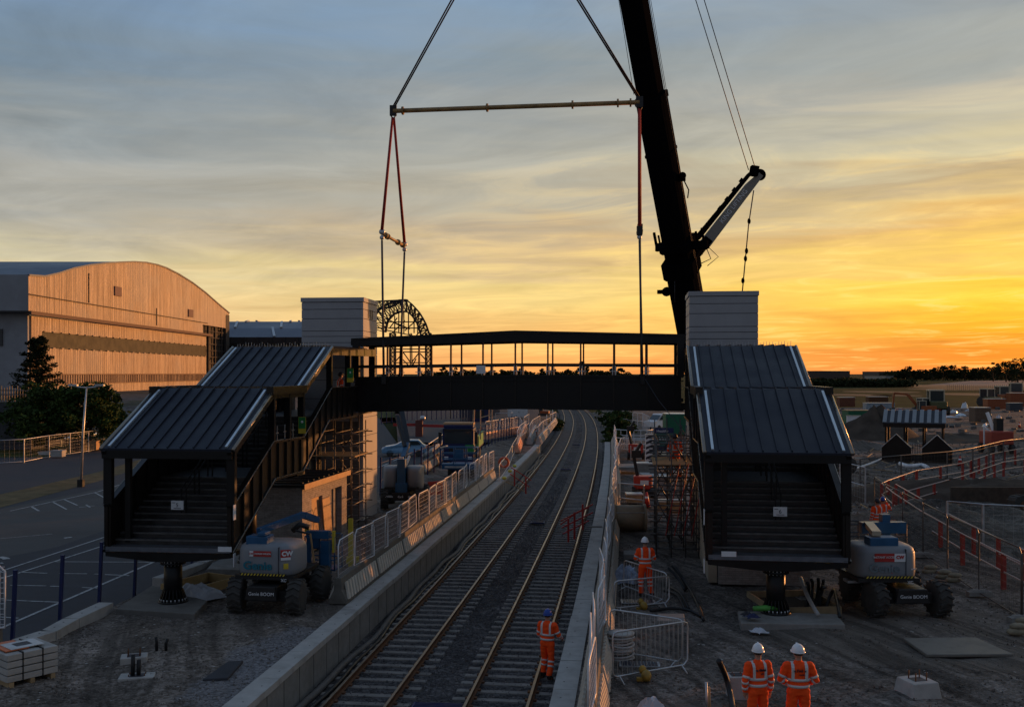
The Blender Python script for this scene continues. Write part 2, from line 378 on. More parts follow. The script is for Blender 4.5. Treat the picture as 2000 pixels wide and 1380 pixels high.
# ballast bed
ds=[4+i*2.0 for i in range(60)]+[124+i*6.0 for i in range(30)]
mb=MB(); offs=[-5.0,-4.0,-2.6,-1.7,-.8,0,.8,1.7]
rng=random.Random(3); vs=[];n=len(offs)
for D in ds:
    for o_ in offs: vs.append(trk(D,o_,-.20+rng.uniform(-.025,.02)+(-.05 if o_ in(-1.7,) else 0)))
mb.add(vs,[(i*n+k,i*n+k+1,(i+1)*n+k+1,(i+1)*n+k) for i in range(len(ds)-1) for k in range(n-1)],True)
struct(mb.build('ballast_bed',M_ballast,loc=(0,0,0)))
# raised site ground either side of the line; left edge follows the kerb blocks
def kx(D): return -12.75+.14*(D-25.5)      # kerb line left
def terr(name,xl,xr,ds,m,zf,nx=12):
    mb=MB(); vs=[]
    for D in ds:
        a,b=xl(D),xr(D)
        for k in range(nx+1):
            X=a+(b-a)*k/nx; vs.append((X,D,zf(X,D)))
    mb.add(vs,[(i*(nx+1)+k,i*(nx+1)+k+1,(i+1)*(nx+1)+k+1,(i+1)*(nx+1)+k) for i in range(len(ds)-1) for k in range(nx)],True)
    return struct(mb.build(name,m,loc=(0,0,0)))
def bump2(X,D): return .035*math.sin(X*1.7+D*.9)+.03*math.sin(X*.6-D*1.3)+.02*math.sin(X*3.1+D*2.3)
def lx(D): return trk(D,LT-1.5-.45).x
def rx(D): return trk(D,1.5+.45).x
dsn=[6+i*.8 for i in range(125)]
terr('site_ground_left',lambda D:kx(D)-.1,lambda D:lx(D),dsn,M_site,lambda X,D:.87+bump2(X,D)*min(1,max(0,(lx(D)-X)/1.0)),26)
terr('site_ground_right',lambda D:rx(D),lambda D:40.0,dsn,M_siteR,lambda X,D:.87+bump2(X,D)*min(1,max(0,(X-rx(D))/1.0)),60)
dsf=[105.2+i*5 for i in range(21)]
def shoulder(t): return t*t*(3-2*t)
terr('yard_ground_far',lambda D:trk(D,1.7).x,lambda D:75+D,dsf,M_siteR,lambda X,D:-.22+1.1*shoulder(min(1,max(0,(X-trk(D,1.7).x)/3.5))),60)
terr('access_road_ground',lambda D:-12-.12*(D-105),lambda D:trk(D,LT-1.7).x,dsf,M_asph,lambda X,D:-.22+.9*shoulder(min(1,max(0,(trk(D,LT-1.7).x-X)/3.5))),14)
terr('yard_ground_side',lambda D:40.0,lambda D:150.0,[6+i*5 for i in range(21)],M_siteR,lambda X,D:.87,30)
# left: car park and road level
sheet('car_park',[(-90,4),(-9.5,4),(-8,66),(-4,106),(-12,106),(-30,215),(-160,215),(-160,66),(-90,66)],.30,M_asph)
def gp(px,py,z=.3): q=G(px,py,z); return (q.x,q.y)
sheet('car_park_old_tarmac',[gp(-300,1200),gp(0,1090),gp(108,1069),gp(200,1037),gp(300,995),gp(420,935),gp(420,905),gp(190,955),gp(0,994),gp(-300,1045)],.304,M_asph2)
def verge(pts,name,m,z):
    sheet(name,[gp(a,b) for a,b in pts],z,m)
verge([(-300,1045),(0,991),(60,975),(190,940),(330,895),(330,880),(190,922),(60,952),(0,965),(-300,1000)],'verge',M_dry,.312)
verge([(-200,905),(0,893),(90,892),(200,878),(330,862),(440,850),(440,835),(200,838),(0,842),(-200,842)],'grass_bank',M_grass,.316)
verge([(735,816),(900,811),(1010,806),(1010,799),(735,799)],'grass_strip',M_grass,.318)
# bank rising to the hangar apron
mb=MB(); xs=[-330+i*10 for i in range(30)]; ysb=[140+i*6 for i in range(10)]+[260,420,700]
def hb(X,Y): 
    t=min(1,max(0,(Y-142)/36)); u=min(1,max(0,(-30-X)/30)); return .25+3.35*shoulder(t)*shoulder(u)
mb.add([(X,Y,hb(X,Y)) for Y in ysb for X in xs],[(i*30+k,i*30+k+1,(i+1)*30+k+1,(i+1)*30+k) for i in range(len(ysb)-1) for k in range(29)],True)
M_bank=gravel('bank_stone',[(.06,.055,.05),(.1,.092,.085),(.15,.14,.13)],.35,patch=(.05,.06,.03),pscale=.08)
struct(mb.build('embankment',M_bank,loc=(0,0,0)))
# painted bay lines on the car park
mb=MB()
def pline(a,b,w=.1,z=.31):
    A=G(a[0],a[1],z);B=G(b[0],b[1],z); d=(B-A); d.z=0; nn=V((-d.y,d.x,0)).normalized()*w/2
    mb.add([A-nn,A+nn,B+nn,B-nn],[(0,1,2,3)])
for a,b,w_ in [((-200,1181),(250,1033),.1),((-200,1194),(250,1049.5),.1),((-60,1252),(420,1045),.12),((104,1096),(300,1097),.09),((40,1116.5),(92,1118.5),.09),((116,1119),(170,1119.5),.09),((184,1120),(194,1120.3),.09),((205,1121),(252,1123),.09),((20,1142),(90,1143),.09),((98,1143.7),(120,1144.3),.09),((160,1146.2),(190,1147.5),.09),((-60,1168),(118,1175),.09),((-60,1200),(36,1206),.09),
  ((-100,1024),(0,1001),.1),((20,997),(190,960),.1),((190,960),(300,925),.1),((62,989),(76,997),.12),((104,980),(130,994),.1),((126,975),(151,986),.1),((185,961),(205,972),.1),((168,985),(176,990),.1),((155,990),(185,987),.09),((0,1051),(102,1042),.06),((125,1050),(140,1048),.2)]: pline(a,b,w_,.313)
for k in range(7):
    A=G(740+k*28,912-k*12.5,.3); B=G(758+k*26,905-k*12,.3)
    d=B-A; nn=V((-d.y,d.x,0)).normalized()*.08; mb.add([A-nn+V((0,0,.012)),A+nn+V((0,0,.012)),B+nn+V((0,0,.012)),B-nn+V((0,0,.012))],[(0,1,2,3)])
# a painted curl by the left frame edge
for t in range(12):
    a0=PI*(.1+t*.13); a1=PI*(.1+(t+1)*.13)
    pline((-2+16*math.cos(a0),1093-6*math.sin(a0)),(-2+16*math.cos(a1),1093-6*math.sin(a1)),.28,.313)
struct(mb.build('painted_markings',M_line,loc=(0,0,0)))
# pale gravel patches and road plate on the site ground
def blob(name,pts,m,z,lab=None):
    q=[G(a,b,.9) for a,b in pts]; mb=MB(); cxx=sum((p.x for p in q))/len(q); cyy=sum((p.y for p in q))/len(q); r2=random.Random(len(pts))
    out=[]
    for i in range(len(q)):
        a=q[i];b=q[(i+1)%len(q)]
        for k in range(5):
            t=k/5; pp=a.lerp(b,t); s=1+r2.uniform(-.07,.07); out.append((cxx+(pp.x-cxx)*s,cyy+(pp.y-cyy)*s,z))
    ins=[((x_-cxx)*.6+cxx,(y_-cyy)*.6+cyy,z+.05) for x_,y_,_ in out]; N_=len(out)
    mb.add([(a,b,z-.12) for a,b,_ in out]+ins,[(i,(i+1)%N_,(i+1)%N_+N_,i+N_) for i in range(N_)]+[tuple(range(N_,2*N_))],True)
    return struct(mb.build(name,m,loc=(0,0,0)))
# added bank, out of view on the right, to keep low sun off the ground
mb=MB(); vs=[]; NB=30
for k in range(NB+1):
    Y=-30+155*k/NB; zz=5.2*min(1,k/3,(NB-k)/3)+.25*math.sin(k*1.7)
    for dx,f in ((-11,0),(-5,.55),(-1,.97),(2,1.0),(6,.6),(13,0)): vs.append((72+dx+.4*math.sin(k+dx),Y,.6+(zz-.6)*f))
mb.add(vs,[(i_*6+k,i_*6+k+1,(i_+1)*6+k+1,(i_+1)*6+k) for i_ in range(NB) for k in range(5)],True); struct(mb.build('added_shade_bank',M_grass,loc=(0,0,0)))

# ================= RAILWAY =================
def rail_mesh(off):
    mb=MB(); prof=[(-.07,-.155),(.07,-.155),(.07,-.14),(.012,-.12),(.012,-.05),(.036,-.035),(.036,-.004),(-.036,-.004),(-.036,-.035),(-.012,-.05),(-.012,-.12),(-.07,-.14)]
    DD=[8+i*2.5 for i in range(50)]+[133+i*6 for i in range(29)]
    rings=[[trk(D,off+a,b) for a,b in prof] for D in DD]; mb.loft(rings,False)
    mb.cur=1; vs=[]
    for D in DD: vs+= [trk(D,off-.033,0),trk(D,off+.033,0)]
    vs=[v for v in vs]; mb.add(vs,[(2*i,2*i+1,2*i+3,2*i+2) for i in range(len(DD)-1)])
    return mb
SD=stations(14,300,.65)
mb=MB(); mb.prism([(-1.25,-.12,-.12),(1.25,-.12,-.12),(1.25,-.09,.03),(-1.25,-.09,.03)],(0,.001,0)); 
mb=MB(); mb.hexa([(-1.25,-.135,-.15),(1.25,-.135,-.15),(1.25,.135,-.15),(-1.25,.135,-.15),(-1.23,-.105,.0),(1.23,-.105,.0),(1.23,.105,.0),(-1.23,.105,.0)])
clips=[]
for tn,(off,lab) in enumerate([(LT,'left railway track of rusty rails on concrete sleepers curving away under the footbridge'),(0,'right railway track, the one with the walking worker, curving away under the footbridge')]):
    rt=thing('railway_track',lab,'railway track',trk(20,off,0),0,None)
    for o_ in (-.752,.752): rail_mesh(off+o_).build('rail',[M_rust,M_railtop],rt)
    first=None
    for i,D in enumerate(SD[:100]):
        s=dXR(D); q=trk(D,off,-.17)
        jr=rng.uniform(-.012,.012)
        if first is None:
            first=mb.build('sleeper',M_sleeper,rt,local=True); o=first
        else:
            o=first.copy(); COL.objects.link(o); o.parent=rt
        o.location=q-rt.location; o.rotation_euler=(0,0,-math.atan(s)+jr)
    mr=MB()
    for D in SD[100:]:
        s=dXR(D); q=trk(D,off,-.17); M=Matrix.Translation(q)@Matrix.Rotation(-math.atan(s),4,'Z')
        mr.bx(-1.25,1.25,-.12,.12,-.15,0,M)
    o=mr.build('sleepers_far',M_sleeper,rt); o['kind']='stuff'
    mc=MB()
    for D in SD[:110]:
        s=dXR(D); M=Matrix.Translation(trk(D,off,-.17))@Matrix.Rotation(-math.atan(s),4,'Z')
        for a in (-.752,.752):
            for b in (-.11,.11): mc.bx(a+b-.035,a+b+.035,-.06,.06,0,.05,M)
    o=mc.build('rail_clips',M_galv if False else M_rust,rt); o['kind']='stuff'
# scattered stones (ballast heaped loosely, site rubble)
def stones(name,n,fn,m,s0,s1,seed):
    rg=random.Random(seed); mb=MB()
    for _ in range(n):
        c=fn(rg)
        if c is None: continue
        s=rg.uniform(s0,s1); a=[s*rg.uniform(.5,1) for _ in range(6)]; th=rg.uniform(0,PI); ca,sa=math.cos(th),math.sin(th)
        p=[(a[0],0,0),(0,a[1],0),(-a[2],0,0),(0,-a[3],0),(0,0,a[4]),(0,0,-a[5])]
        mb.add([(c[0]+q[0]*ca-q[1]*sa,c[1]+q[0]*sa+q[1]*ca,c[2]+q[2]) for q in p],[(0,1,4),(1,2,4),(2,3,4),(3,0,4),(1,0,5),(2,1,5),(3,2,5),(0,3,5)])
    o=mb.build(name,m,loc=(0,0,0)); o['kind']='stuff'; return o
def fb(rg):
    D=20*(4.0**rg.random()); return trk(D,rg.uniform(-4.95,1.45),-.19+rg.uniform(-.01,.02))
def colored(name,v): return mt(name,v,.9,var=.5,scale=25,spec=.15)
tag(stones('ballast_stones',15000,fb,colored('loose_ballast',(.115,.108,.11)),.02,.05,1),'grey ballast stones strewn between and beside the rails','ballast')
def fl(rg):
    D=20*(2.6**rg.random()); X=rg.uniform(kx(D)+.3,lx(D)-.1); return (X,D,.875+bump2(X,D)*min(1,(lx(D)-X)))
tag(stones('loose_rubble',5000,fl,colored('rubble',(.13,.115,.105)),.012,.045,2),'small rubble on the stony ground left of the line','rubble')
def fr(rg):
    D=20*(3.2**rg.random()); X=rg.uniform(rx(D)+.7,13+D*.35); return (X,D,.875+(bump2(X,D) if X<40 else 0)*min(1,(X-rx(D))))
tag(stones('loose_rubble',7000,fr,colored('rubble_brown',(.12,.1,.085)),.012,.05,3),'small rubble on the stony ground right of the line','rubble')

# retaining walls with coping slabs
CS=[D for D in stations(18.2,101.5,2.25)]
for side,lab in ((-1,'pale concrete platform edge wall with coping slabs left of the tracks'),(1,'pale concrete platform edge wall with coping slabs right of the tracks')):
    e=(LT-1.5) if side<0 else 1.5
    rt=thing('platform_wall',lab,'wall',trk(20,e,0))
    mb=MB(); DD=[8+i*3 for i in range(32)]+[101.8]
    a,b=e+side*.07,e+side*.4
    rings=[[trk(D,a,-.4),trk(D,b,-.4),trk(D,b,.74),trk(D,a,.74)] for D in DD]
    if side<0: pass
    mb.loft(rings,False)
    # block joints of the wall face
    mb.build('wall_face',M_conc2,rt)
    mb=MB()
    for D in stations(16.5,101,1.12): mb.bx(-.004,.004,-.009,.009,-.4,.738,Matrix.Translation(trk(D,a-side*.001)))
    mb.build('wall_joint',M_slate,rt)
    for i,D in enumerate(CS):
        D1=D+.985*2.25; h=[0,0]; jz=rng.uniform(-.006,.006); je=rng.uniform(-.008,.008)
        mb=MB(); pr=[]
        for z_ in (.745,.9):
            for DD_,o_ in ((D,e+je),(D1,e+je),(D1,e+side*.53),(D,e+side*.53)): pr.append(trk(DD_,o_,z_+jz))
        if side<0: pr=[pr[1],pr[0],pr[3],pr[2],pr[5],pr[4],pr[7],pr[6]]
        mb.hexa(pr)
        mb.cur=1
        for q in (.25,.75):
            c=trk(D+2.2*q,e+side*.2,.9+jz); mb.lathe([(.022,0.0),(.022,.003)],c,6)
        mb.build('coping_slab',[M_conc,M_slate],rt,bevel=.012)
    if side<0:
        # ducts along the foot of the wall
        for k,(oo,r_,z_) in enumerate(((.22,.09,-.12),(.42,.06,-.15))):
            mb=MB(); pts=[trk(D,e+oo+.06*math.sin(D*.45+k*2)+(.05*math.sin(D*1.3)),z_+.03*math.sin(D*.8)) for D in [12+i*1.0 for i in range(88)]]
            mb.tube(pts,r_,7); tag(mb.build('cable_duct',mt('duct_grey',(.12,.11,.10),.7) if k==0 else M_cable),('thick grey' if k==0 else 'thin black')+' duct lying along the foot of the left platform wall','duct')
# blue boards on the ballast
for (px,py,w_,d_),lb in zip([(1050,1020,.75,.55),(856,1380,1.3,.5),(1105,916,.9,.6),(1125,868,.9,.5)],['level with the nearer red trestle','nearest one at the bottom edge','third one from the camera','farthest one']):
    q=G(px,py,-.15); mb=MB(); mb.bx(-w_/2,w_/2,-d_/2,d_/2,0,.05,Matrix.Translation(V((q.x,q.y,-.17)))@Matrix.Rotation(-.1,4,'Z'))
    for k in range(5): mb.bx(-w_/2+.05,w_/2-.05,-d_/2+k*d_/5+.02,-d_/2+k*d_/5+.05,.05,.065,Matrix.Translation(V((q.x,q.y,-.17)))@Matrix.Rotation(-.1,4,'Z'))
    tag(mb.build('ballast_board',M_dblue),'small dark blue ribbed board on the ballast, '+lb,'board','blue boards on the ballast')
# ================= BARRIER ROWS =================
def barrier_block(L,label,group,ribs=True,m=None,name='concrete_barrier'):
    t=thing(name,label,'barrier',(0,0,0),0,group)
    mb=MB(); pr=[(-.28,0),(.28,0),(.28,.12),(.13,.42),(.1,.8),(-.1,.8),(-.13,.42),(-.28,.12)]
    rings=[[(a,y_,b) for a,b in pr] for y_ in (.02,L-.02)]; mb.loft(rings,False)
    mb.build('block',m or M_bar,t,local=True,bevel=.012)
    if ribs:
        mb=MB(); k=0; y_=.18
        while y_<L-.4:
            for sx in (1,-1):
                mb.hexa([(sx*a,y_+b,c) for a,b,c in ((.262,0,.12),(.335,0,.14),(.335,.16,.14),(.262,.16,.12),(.11,.2,.6),(.18,.2,.625),(.18,.36,.625),(.11,.36,.6))])
            y_+=.31
        mb.build('rib',m or M_ribc,t,local=True)
    return t
def mesh_panel(L,label,group,H=1.15,z0=0.0,nv=13,nh=7,m=None,name='mesh_panel',cat='fence panel',r=.021,w=.0055):
    t=thing(name,label,cat,(0,0,0),0,group); c=.16
    mb=MB(); pts=[(0,.03,z0),(0,.03,z0+H-c),(0,.03+c,z0+H),(0,L-.03-c,z0+H),(0,L-.03,z0+H-c),(0,L-.03,z0)]
    mb.tube(pts,r,8,closed=True); mb.build('frame',m or M_mesh,t,local=True)
    mb=MB()
    for i in range(nv):
        y_=.05+(L-.1)*(i+.5)/nv; mb.bar((0,y_,z0+.02),(0,y_,z0+H-.04),w*.6,w*.6)
    for i in range(nh):
        z_=z0+H*(i+.6)/nh; mb.bar((0,.04,z_),(0,L-.04,z_),w,w)
    mb.build('wire_mesh',m or M_mesh,t,local=True); return t
BL=4.0
def row(off,side,d0,d1,place,panels=True,gap=None):
    SB=stations(d0,d1,BL); first=None
    for i,D in enumerate(SB):
        q=trk(D,off,.9); q2=trk(D+BL*.985,off,.9); an=math.atan2(-(q2.x-q.x),q2.y-q.y)
        lab='ribbed concrete barrier, %s from the camera in the row %s'%(ordn(i),place)
        if first is None: first=barrier_block(BL,lab,'barrier blocks '+place); first.location=q; first.rotation_euler=(0,0,an)
        else: dup(first,q,an,lab)
    SP=stations(d0+.1,d1+3.5,2.0); first=None; rg=random.Random(int(off*10)+50)
    for i,D in enumerate(SP[:-1]):
        q=trk(D,off+rg.uniform(-.04,.04),1.68+rg.uniform(-.01,.02)); q2=trk(D+2*.985,off,.9); an=math.atan2(-(q2.x-q.x),q2.y-q.y)
        lab='white mesh panel over the barriers %s, %s from the camera'%(place,ordn(i))
        if first is None: first=mesh_panel(1.93,lab,'mesh panels '+place); first.location=q; first.rotation_euler=(0,0,an+rg.uniform(-.06,.06))
        else: dup(first,q,None,lab,rot=(0,rg.uniform(-.03,.03),an+rg.uniform(-.07,.07)))
row(LT-1.5-.82,-1,30.0,62.5,'left of the tracks')
row(1.5+.95,1,18.0,98,'right of the tracks')
# further short runs of barriers beyond, left of the line
def short_run(px0,py0,px1,py1,n,L,lab,m,ribs=True,z=.9):
    a=G(px0,py0,z); b=G(px1,py1,z); an=math.atan2(-(b.x-a.x),b.y-a.y); first=None
    for i in range(n):
        q=a.lerp(b,i/n); l_='%s, %s from the near end'%(lab,ordn(i))
        if first is None:
            first=barrier_block((b-a).length/n,l_,lab,ribs,m); first.location=q; first.rotation_euler=(0,0,an)
            fp=mesh_panel((b-a).length/n-.05,'mesh over '+l_,'mesh over '+lab); fp.location=q+V((0,0,.78)); fp.rotation_euler=(0,0,an)
        else:
            dup(first,q,an,l_); dup(fp,q+V((0,0,.78)),an+.05*(-1)**i,'mesh over '+l_)
M_org=mt('orange_white_barrier',(.75,.36,.22),.55,var=.3,scale=3)
short_run(1052,868,1085,826,5,3,'sunlit barriers by the left wall end',M_conc)
short_run(1010,884,1026,838,4,3,'orange barriers pointing at the tracks',M_org)
short_run(1034,868,1046,842,2,3,'pale barrier pair behind the left wall end',M_conc)
short_run(948,858,1012,846,7,3,'orange barriers right of the blue lorry',M_org)

# left frame edge: one barrier with white mesh, and stack of slabs
q=G(20,1285,.9)
t=barrier_block(3.2,'pale concrete barrier at the left frame edge behind the slab stack',None,False); t.location=(q.x-.1,q.y-.2,.9); t.rotation_euler=(0,0,R(98))
t=mesh_panel(2.2,'white mesh panel with round corners at the left frame edge',None,H=1.55,nv=12,nh=12,r=.028,w=.012); t.location=(q.x+.0,q.y-.2,1.72); t.rotation_euler=(0,0,R(98))

t=thing('slab_stack','strapped stack of four pale concrete slabs on timber bearers at the lower left','slab stack',G(14,1346,.9),R(-40))
sz=.16
for k in range(4):
    mb=MB(); mb.bx(-1.2,0,0,1.15,.14+k*sz,.14+k*sz+.135); mb.build('slab',M_conc,t,local=True,bevel=.01)
for y_ in (.1,.57,1.04):
    mb=MB(); mb.bx(-1.2,0,y_-.05,y_+.05,0,.135); mb.build('bearer',M_timber,t,local=True)
for y_ in (.35,.8):
    mb=MB(); mb.bx(-1.206,.006,y_-.015,y_+.015,.13,.14+4*sz+.002); mb.build('strap',M_cable,t,local=True)
TS=W[t]@V((0,0,.14+4*sz))
o=thing('site_notice','orange and grey notice board lying on the stack of slabs','notice board',W[t]@V((-.62,.5,.14+4*sz)),R(-42))
mb=MB(); mb.bx(-.5,.4,-.42,.1,0,.02); mb.build('orange_panel',M_brass,o,local=True)
mb=MB(); mb.bx(-.25,.4,-.3,.45,.022,.035); mb.build('grey_panel',M_galv,o,local=True)
mb=MB(); mb.bx(-.1,.2,-.1,.25,.037,.04); mb.build('dark_print',M_text,o,local=True)

# kerb blocks along the car park edge
prev=None
KP=[(50,1268),(112,1248),(157,1222),(224,1190)]
for i,(a,b) in enumerate(zip(KP[:-1],KP[1:])):
    A=G(a[0]-2,a[1],.9);B=G(b[0]-2,b[1],.9); mb=MB(); d=(B-A); d.z=0; d.normalize(); nn=V((-d.y,d.x,0))
    A2=A+d*.02; B2=B-d*.02
    mb.hexa([A2+V((0,0,-.7)),B2+V((0,0,-.7)),B2+nn*.5+V((0,0,-.7)),A2+nn*.5+V((0,0,-.7)),A2+V((0,0,.22)),B2+V((0,0,.22)),B2+nn*.45+V((0,0,.22)),A2+nn*.45+V((0,0,.22))])
    mb.cur=1
    for q_ in (.3,.7): mb.lathe([(.03,.221),(.03,.224)],A2.lerp(B2,q_)+nn*.25,6)
    tag(mb.build('kerb_block',[M_conc,M_slate],bevel=.015),'long pale concrete kerb block at the car park edge, %s from the slab stack'%ordn(i),'kerb block','kerb blocks at the car park edge')
A=G(395,1120,.9);B=G(470,1088,.9); mb=MB(); d=(B-A).normalized(); nn=V((-d.y,d.x,0))
for a_,b_ in (((318,1128),(402,1098)),((404,1097),(470,1072))):
    mb=MB(); A=G(a_[0],a_[1],1.1);B=G(b_[0],b_[1],1.1); d=(B-A).normalized(); nn=V((-d.y,d.x,0))
    lo=V((0,0,-.8)); mb.hexa([A+lo,B+lo,B+nn*.4+lo,A+nn*.4+lo,A,B,B+nn*.4,A+nn*.4])
    tag(mb.build('kerb_block',M_conc,bevel=.015),'concrete kerb block '+('beside the timber tray' if a_[0]<400 else 'leading to the second bridge column'),'kerb block','kerb blocks at the car park edge')
def slab(name,pts,z0,z1,m,lab,cat):
    q=[G(a,b,z1) for a,b in pts]; mb=MB(); mb.prism([V((p.x,p.y,z0)) for p in q][::-1],(0,0,z1-z0)); return tag(mb.build(name,m,bevel=.02),lab,cat)
slab('foundation_slab',[(226,1188),(380,1198),(405,1172),(297,1142)],.7,1.03,mt('dirty_concrete',(.15,.14,.125),.9,var=.25,scale=2,dirt=(.09,.08,.065),dscale=1.5),'concrete base slab under the near left bridge column','concrete base')
slab('foundation_slab',[(404,1110),(486,1112),(510,1080),(440,1070)],.7,1.03,M_conc2,'concrete base slab under the second left bridge column','concrete base')
slab('foundation_slab',[(1447,1216),(1651,1219),(1634,1198),(1441,1192)],.6,1.03,M_conc2,'pale concrete base slab under the near right bridge column','concrete base')
slab('foundation_slab',[(1406,1119),(1520,1119),(1516,1104),(1410,1104)],.6,1.03,M_conc2,'concrete base slab behind the near right bridge column','concrete base')
# blue fence posts along the car park
for i,(px,py,top) in enumerate([(48,1262,1080),(139,1216,1055),(214,1181,1046),(282,1150,1040),(341,1121,1036),(392,1098,1030)]):
    D=26.0+i*2.15; X=(px-1000)*D/F-.35; mb=MB(); h_=2.55
    mb.bx(-.04,.04,-.05,.05,0,h_); mb.bx(-.045,.045,-.055,.055,h_,h_+.03)
    o=mb.build('fence_post',M_dblue,loc=(0,0,0)); o.location=(X,D,.3); o.rotation_euler=(0,R(2.5),0)
    tag(o,'bare dark blue fence post at the car park edge, %s from the left'%ordn(i),'fence post','blue posts at the car park edge')
# concrete pads with bolts
def pad(px,py,w_,d_,h_,label,bolt=.22,rz=.1,z=.9,nm='foundation_pad',sl=0.0):
    q=G(px,py,z); t=thing(nm,label,'concrete pad',(q.x,q.y,z-.1),rz)
    mb=MB(); mb.hexa([(-w_/2-sl,-d_/2-sl,0),(w_/2+sl,-d_/2-sl,0),(w_/2+sl,d_/2+sl,0),(-w_/2-sl,d_/2+sl,0),(-w_/2,-d_/2,h_+.1),(w_/2,-d_/2,h_+.1),(w_/2,d_/2,h_+.1),(-w_/2,d_/2,h_+.1)])
    mb.build('block',M_conc,t,local=True,bevel=.02)
    mb=MB(); mb.bx(-.16,.16,-.14,.14,h_+.1,h_+.104); mb.build('recess',M_text,t,local=True)
    for sx in (-1,1):
        for sy in (-1,1):
            mb=MB(); mb.tube([(sx*w_*.22,sy*d_*.2,h_+.1),(sx*w_*.22,sy*d_*.2,h_+.1+bolt)],.014,6); mb.build('bolt',M_rust,t,local=True)
    return t
pad(1792,1352,.62,.62,.3,'small pale concrete pad with upright bolts on the right of the yard',.18,.25,sl=.06)
pad(262,1290,.62,.45,.14,'rough concrete pad with anchor bolts at the lower left, the rear of two',.16,.3)
t=pad(268,1320,.8,.45,.03,'flat concrete pad with two dark pipe stubs at the lower left, the front of two',.05,.2)
for dx in (0,.13):
    mb=MB(); mb.tube([(dx-.1,0,.1),(dx-.09,0,.62-dx)],.05,8); mb.build('pipe_stub',M_cable,t,local=True)
q=G(312,1268,.9)
for i,(dx,h_) in enumerate(((-.08,.33),(.16,.28))):
    mb=MB(); mb.tube([V((q.x+dx,q.y,.8)),V((q.x+dx,q.y,.9+h_*.6)),V((q.x+dx*1.3,q.y,.9+h_))],.04,8)
    tag(mb.build('duct_stub',M_cable),'short black duct stub standing out of the gravel, the '+('left' if i==0 else 'right')+' of two','duct stub')
pad(1440,1356,.42,.4,.45,'pale concrete block with dark tape marks left of the two workers in front',.03,.05)
slab('road_plate',[(1764,1245),(1905,1243),(1980,1276),(1810,1277)],.86,.94,mt('road_plate_steel',(.17,.155,.13),.6,var=.2,scale=2,dirt=(.1,.09,.075),dscale=2),'flat dirty road plate lying on the right of the yard','road plate')
slab('trench_cover',[(395,1325),(445,1322),(475,1288),(445,1290)],.84,.93,M_asph,'dark square cover set in the pale gravel at lower left','cover')
# timber trays / forms
def frame(px,py,w_,d_,h_,rz,label,m=M_timber,z=.9,th=.05,ang=None):
    q=G(px,py,z); t=thing('timber_frame',label,'timber frame',(q.x,q.y,z-.03),rz)
    for a in ((-w_/2,w_/2,-d_/2,-d_/2+th),(-w_/2,w_/2,d_/2-th,d_/2),(-w_/2,-w_/2+th,-d_/2+th,d_/2-th),(w_/2-th,w_/2,-d_/2+th,d_/2-th)):
        mb=MB(); mb.bx(a[0],a[1],a[2],a[3],0,h_); mb.build('board',m,t,local=True)
    mb=MB(); mb.bx(-w_/2+th,w_/2-th,-d_/2+th,d_/2-th,0,.02); mb.build('dark_bottom',M_earth,t,local=True)
    return t
frame(392,1150,1.4,2.1,.34,R(-28),'yellowish timber box frame beside the near left bridge column',mt('form_timber',(.36,.24,.1),.7,var=.2,scale=3))
frame(1548,1180,2.1,2.3,.22,R(6),'open timber frame of pale boards behind the near right column')
frame(1418,1112,.95,.6,.14,R(4),'small yellow edged tray lying by the brick wall on the right',mt('dull_yellow',(.25,.19,.05),.7))
# plastic sheet by the column
def crumple(name,px,py,w_,d_,h_,label,m,rz=0,seed=1,z=.9,cat='sheet',n=11):
    rg=random.Random(seed); q=G(px,py,z); mb=MB(); vs=[]
    for j in range(n):
        for i in range(n):
            u=i/(n-1)-.5; v=j/(n-1)-.5; k=max(0,1-(u*u+v*v)*4)
            vs.append((u*w_*(1+.25*math.sin(v*9+seed)),v*d_*(1+.3*math.sin(u*8)),.03+h_*(k**.5)*(.45+.55*rg.random())))
    mb.add(vs,[(j*n+i,j*n+i+1,(j+1)*n+i+1,(j+1)*n+i) for j in range(n-1) for i in range(n-1)],False)
    o=mb.build(name,m,loc=(0,0,0)); o.location=(q.x,q.y,z); o.rotation_euler=(0,0,rz)
    s=o.modifiers.new('solid','SOLIDIFY'); s.thickness=.01
    return tag(o,label,cat)
crumple('plastic_sheet',380,1168,1.6,.9,.5,'crumpled pale plastic sheet beside the near left bridge column',M_plast,.2,3,n=15)
crumple('rubble_bag',1272,1392,.62,.5,.34,'white sack at the bottom edge below the steel barriers',M_plast,.1,5,cat='sack')
crumple('white_rag',1482,1234,.38,.45,.1,'crumpled white rag on the ground in front of the right base slab',M_plast,.5,7,cat='rag')
crumple('blue_white_bag',1222,1135,1.0,.9,.6,'pale blue and white bulk bag behind the worker in the right yard',mt('bag_blue',(.3,.36,.46),.6,var=.5,scale=5),.1,9,cat='bag')
crumple('work_gloves',1470,1206,.35,.25,.12,'dark blue gloves left on the right base slab',M_dblue,.2,11,z=1.12,cat='gloves')
crumple('dark_cloth',1458,1202,.3,.2,.12,'dark cloth lying on the left corner of the right base slab',M_text,.2,12,z=1.12,cat='cloth')
q=G(1495,1193,1.12); mb=MB(); mb.tube([V((q.x-.35,q.y,1.2)),V((q.x+.0,q.y+.02,1.21)),V((q.x+.35,q.y,1.19))],[.07,.09,.07],8); tag(mb.build('green_roll',mt('green_wrap',(.08,.3,.05),.5,var=.3,scale=6)),'green wrapped roll lying left of the near right column','roll')
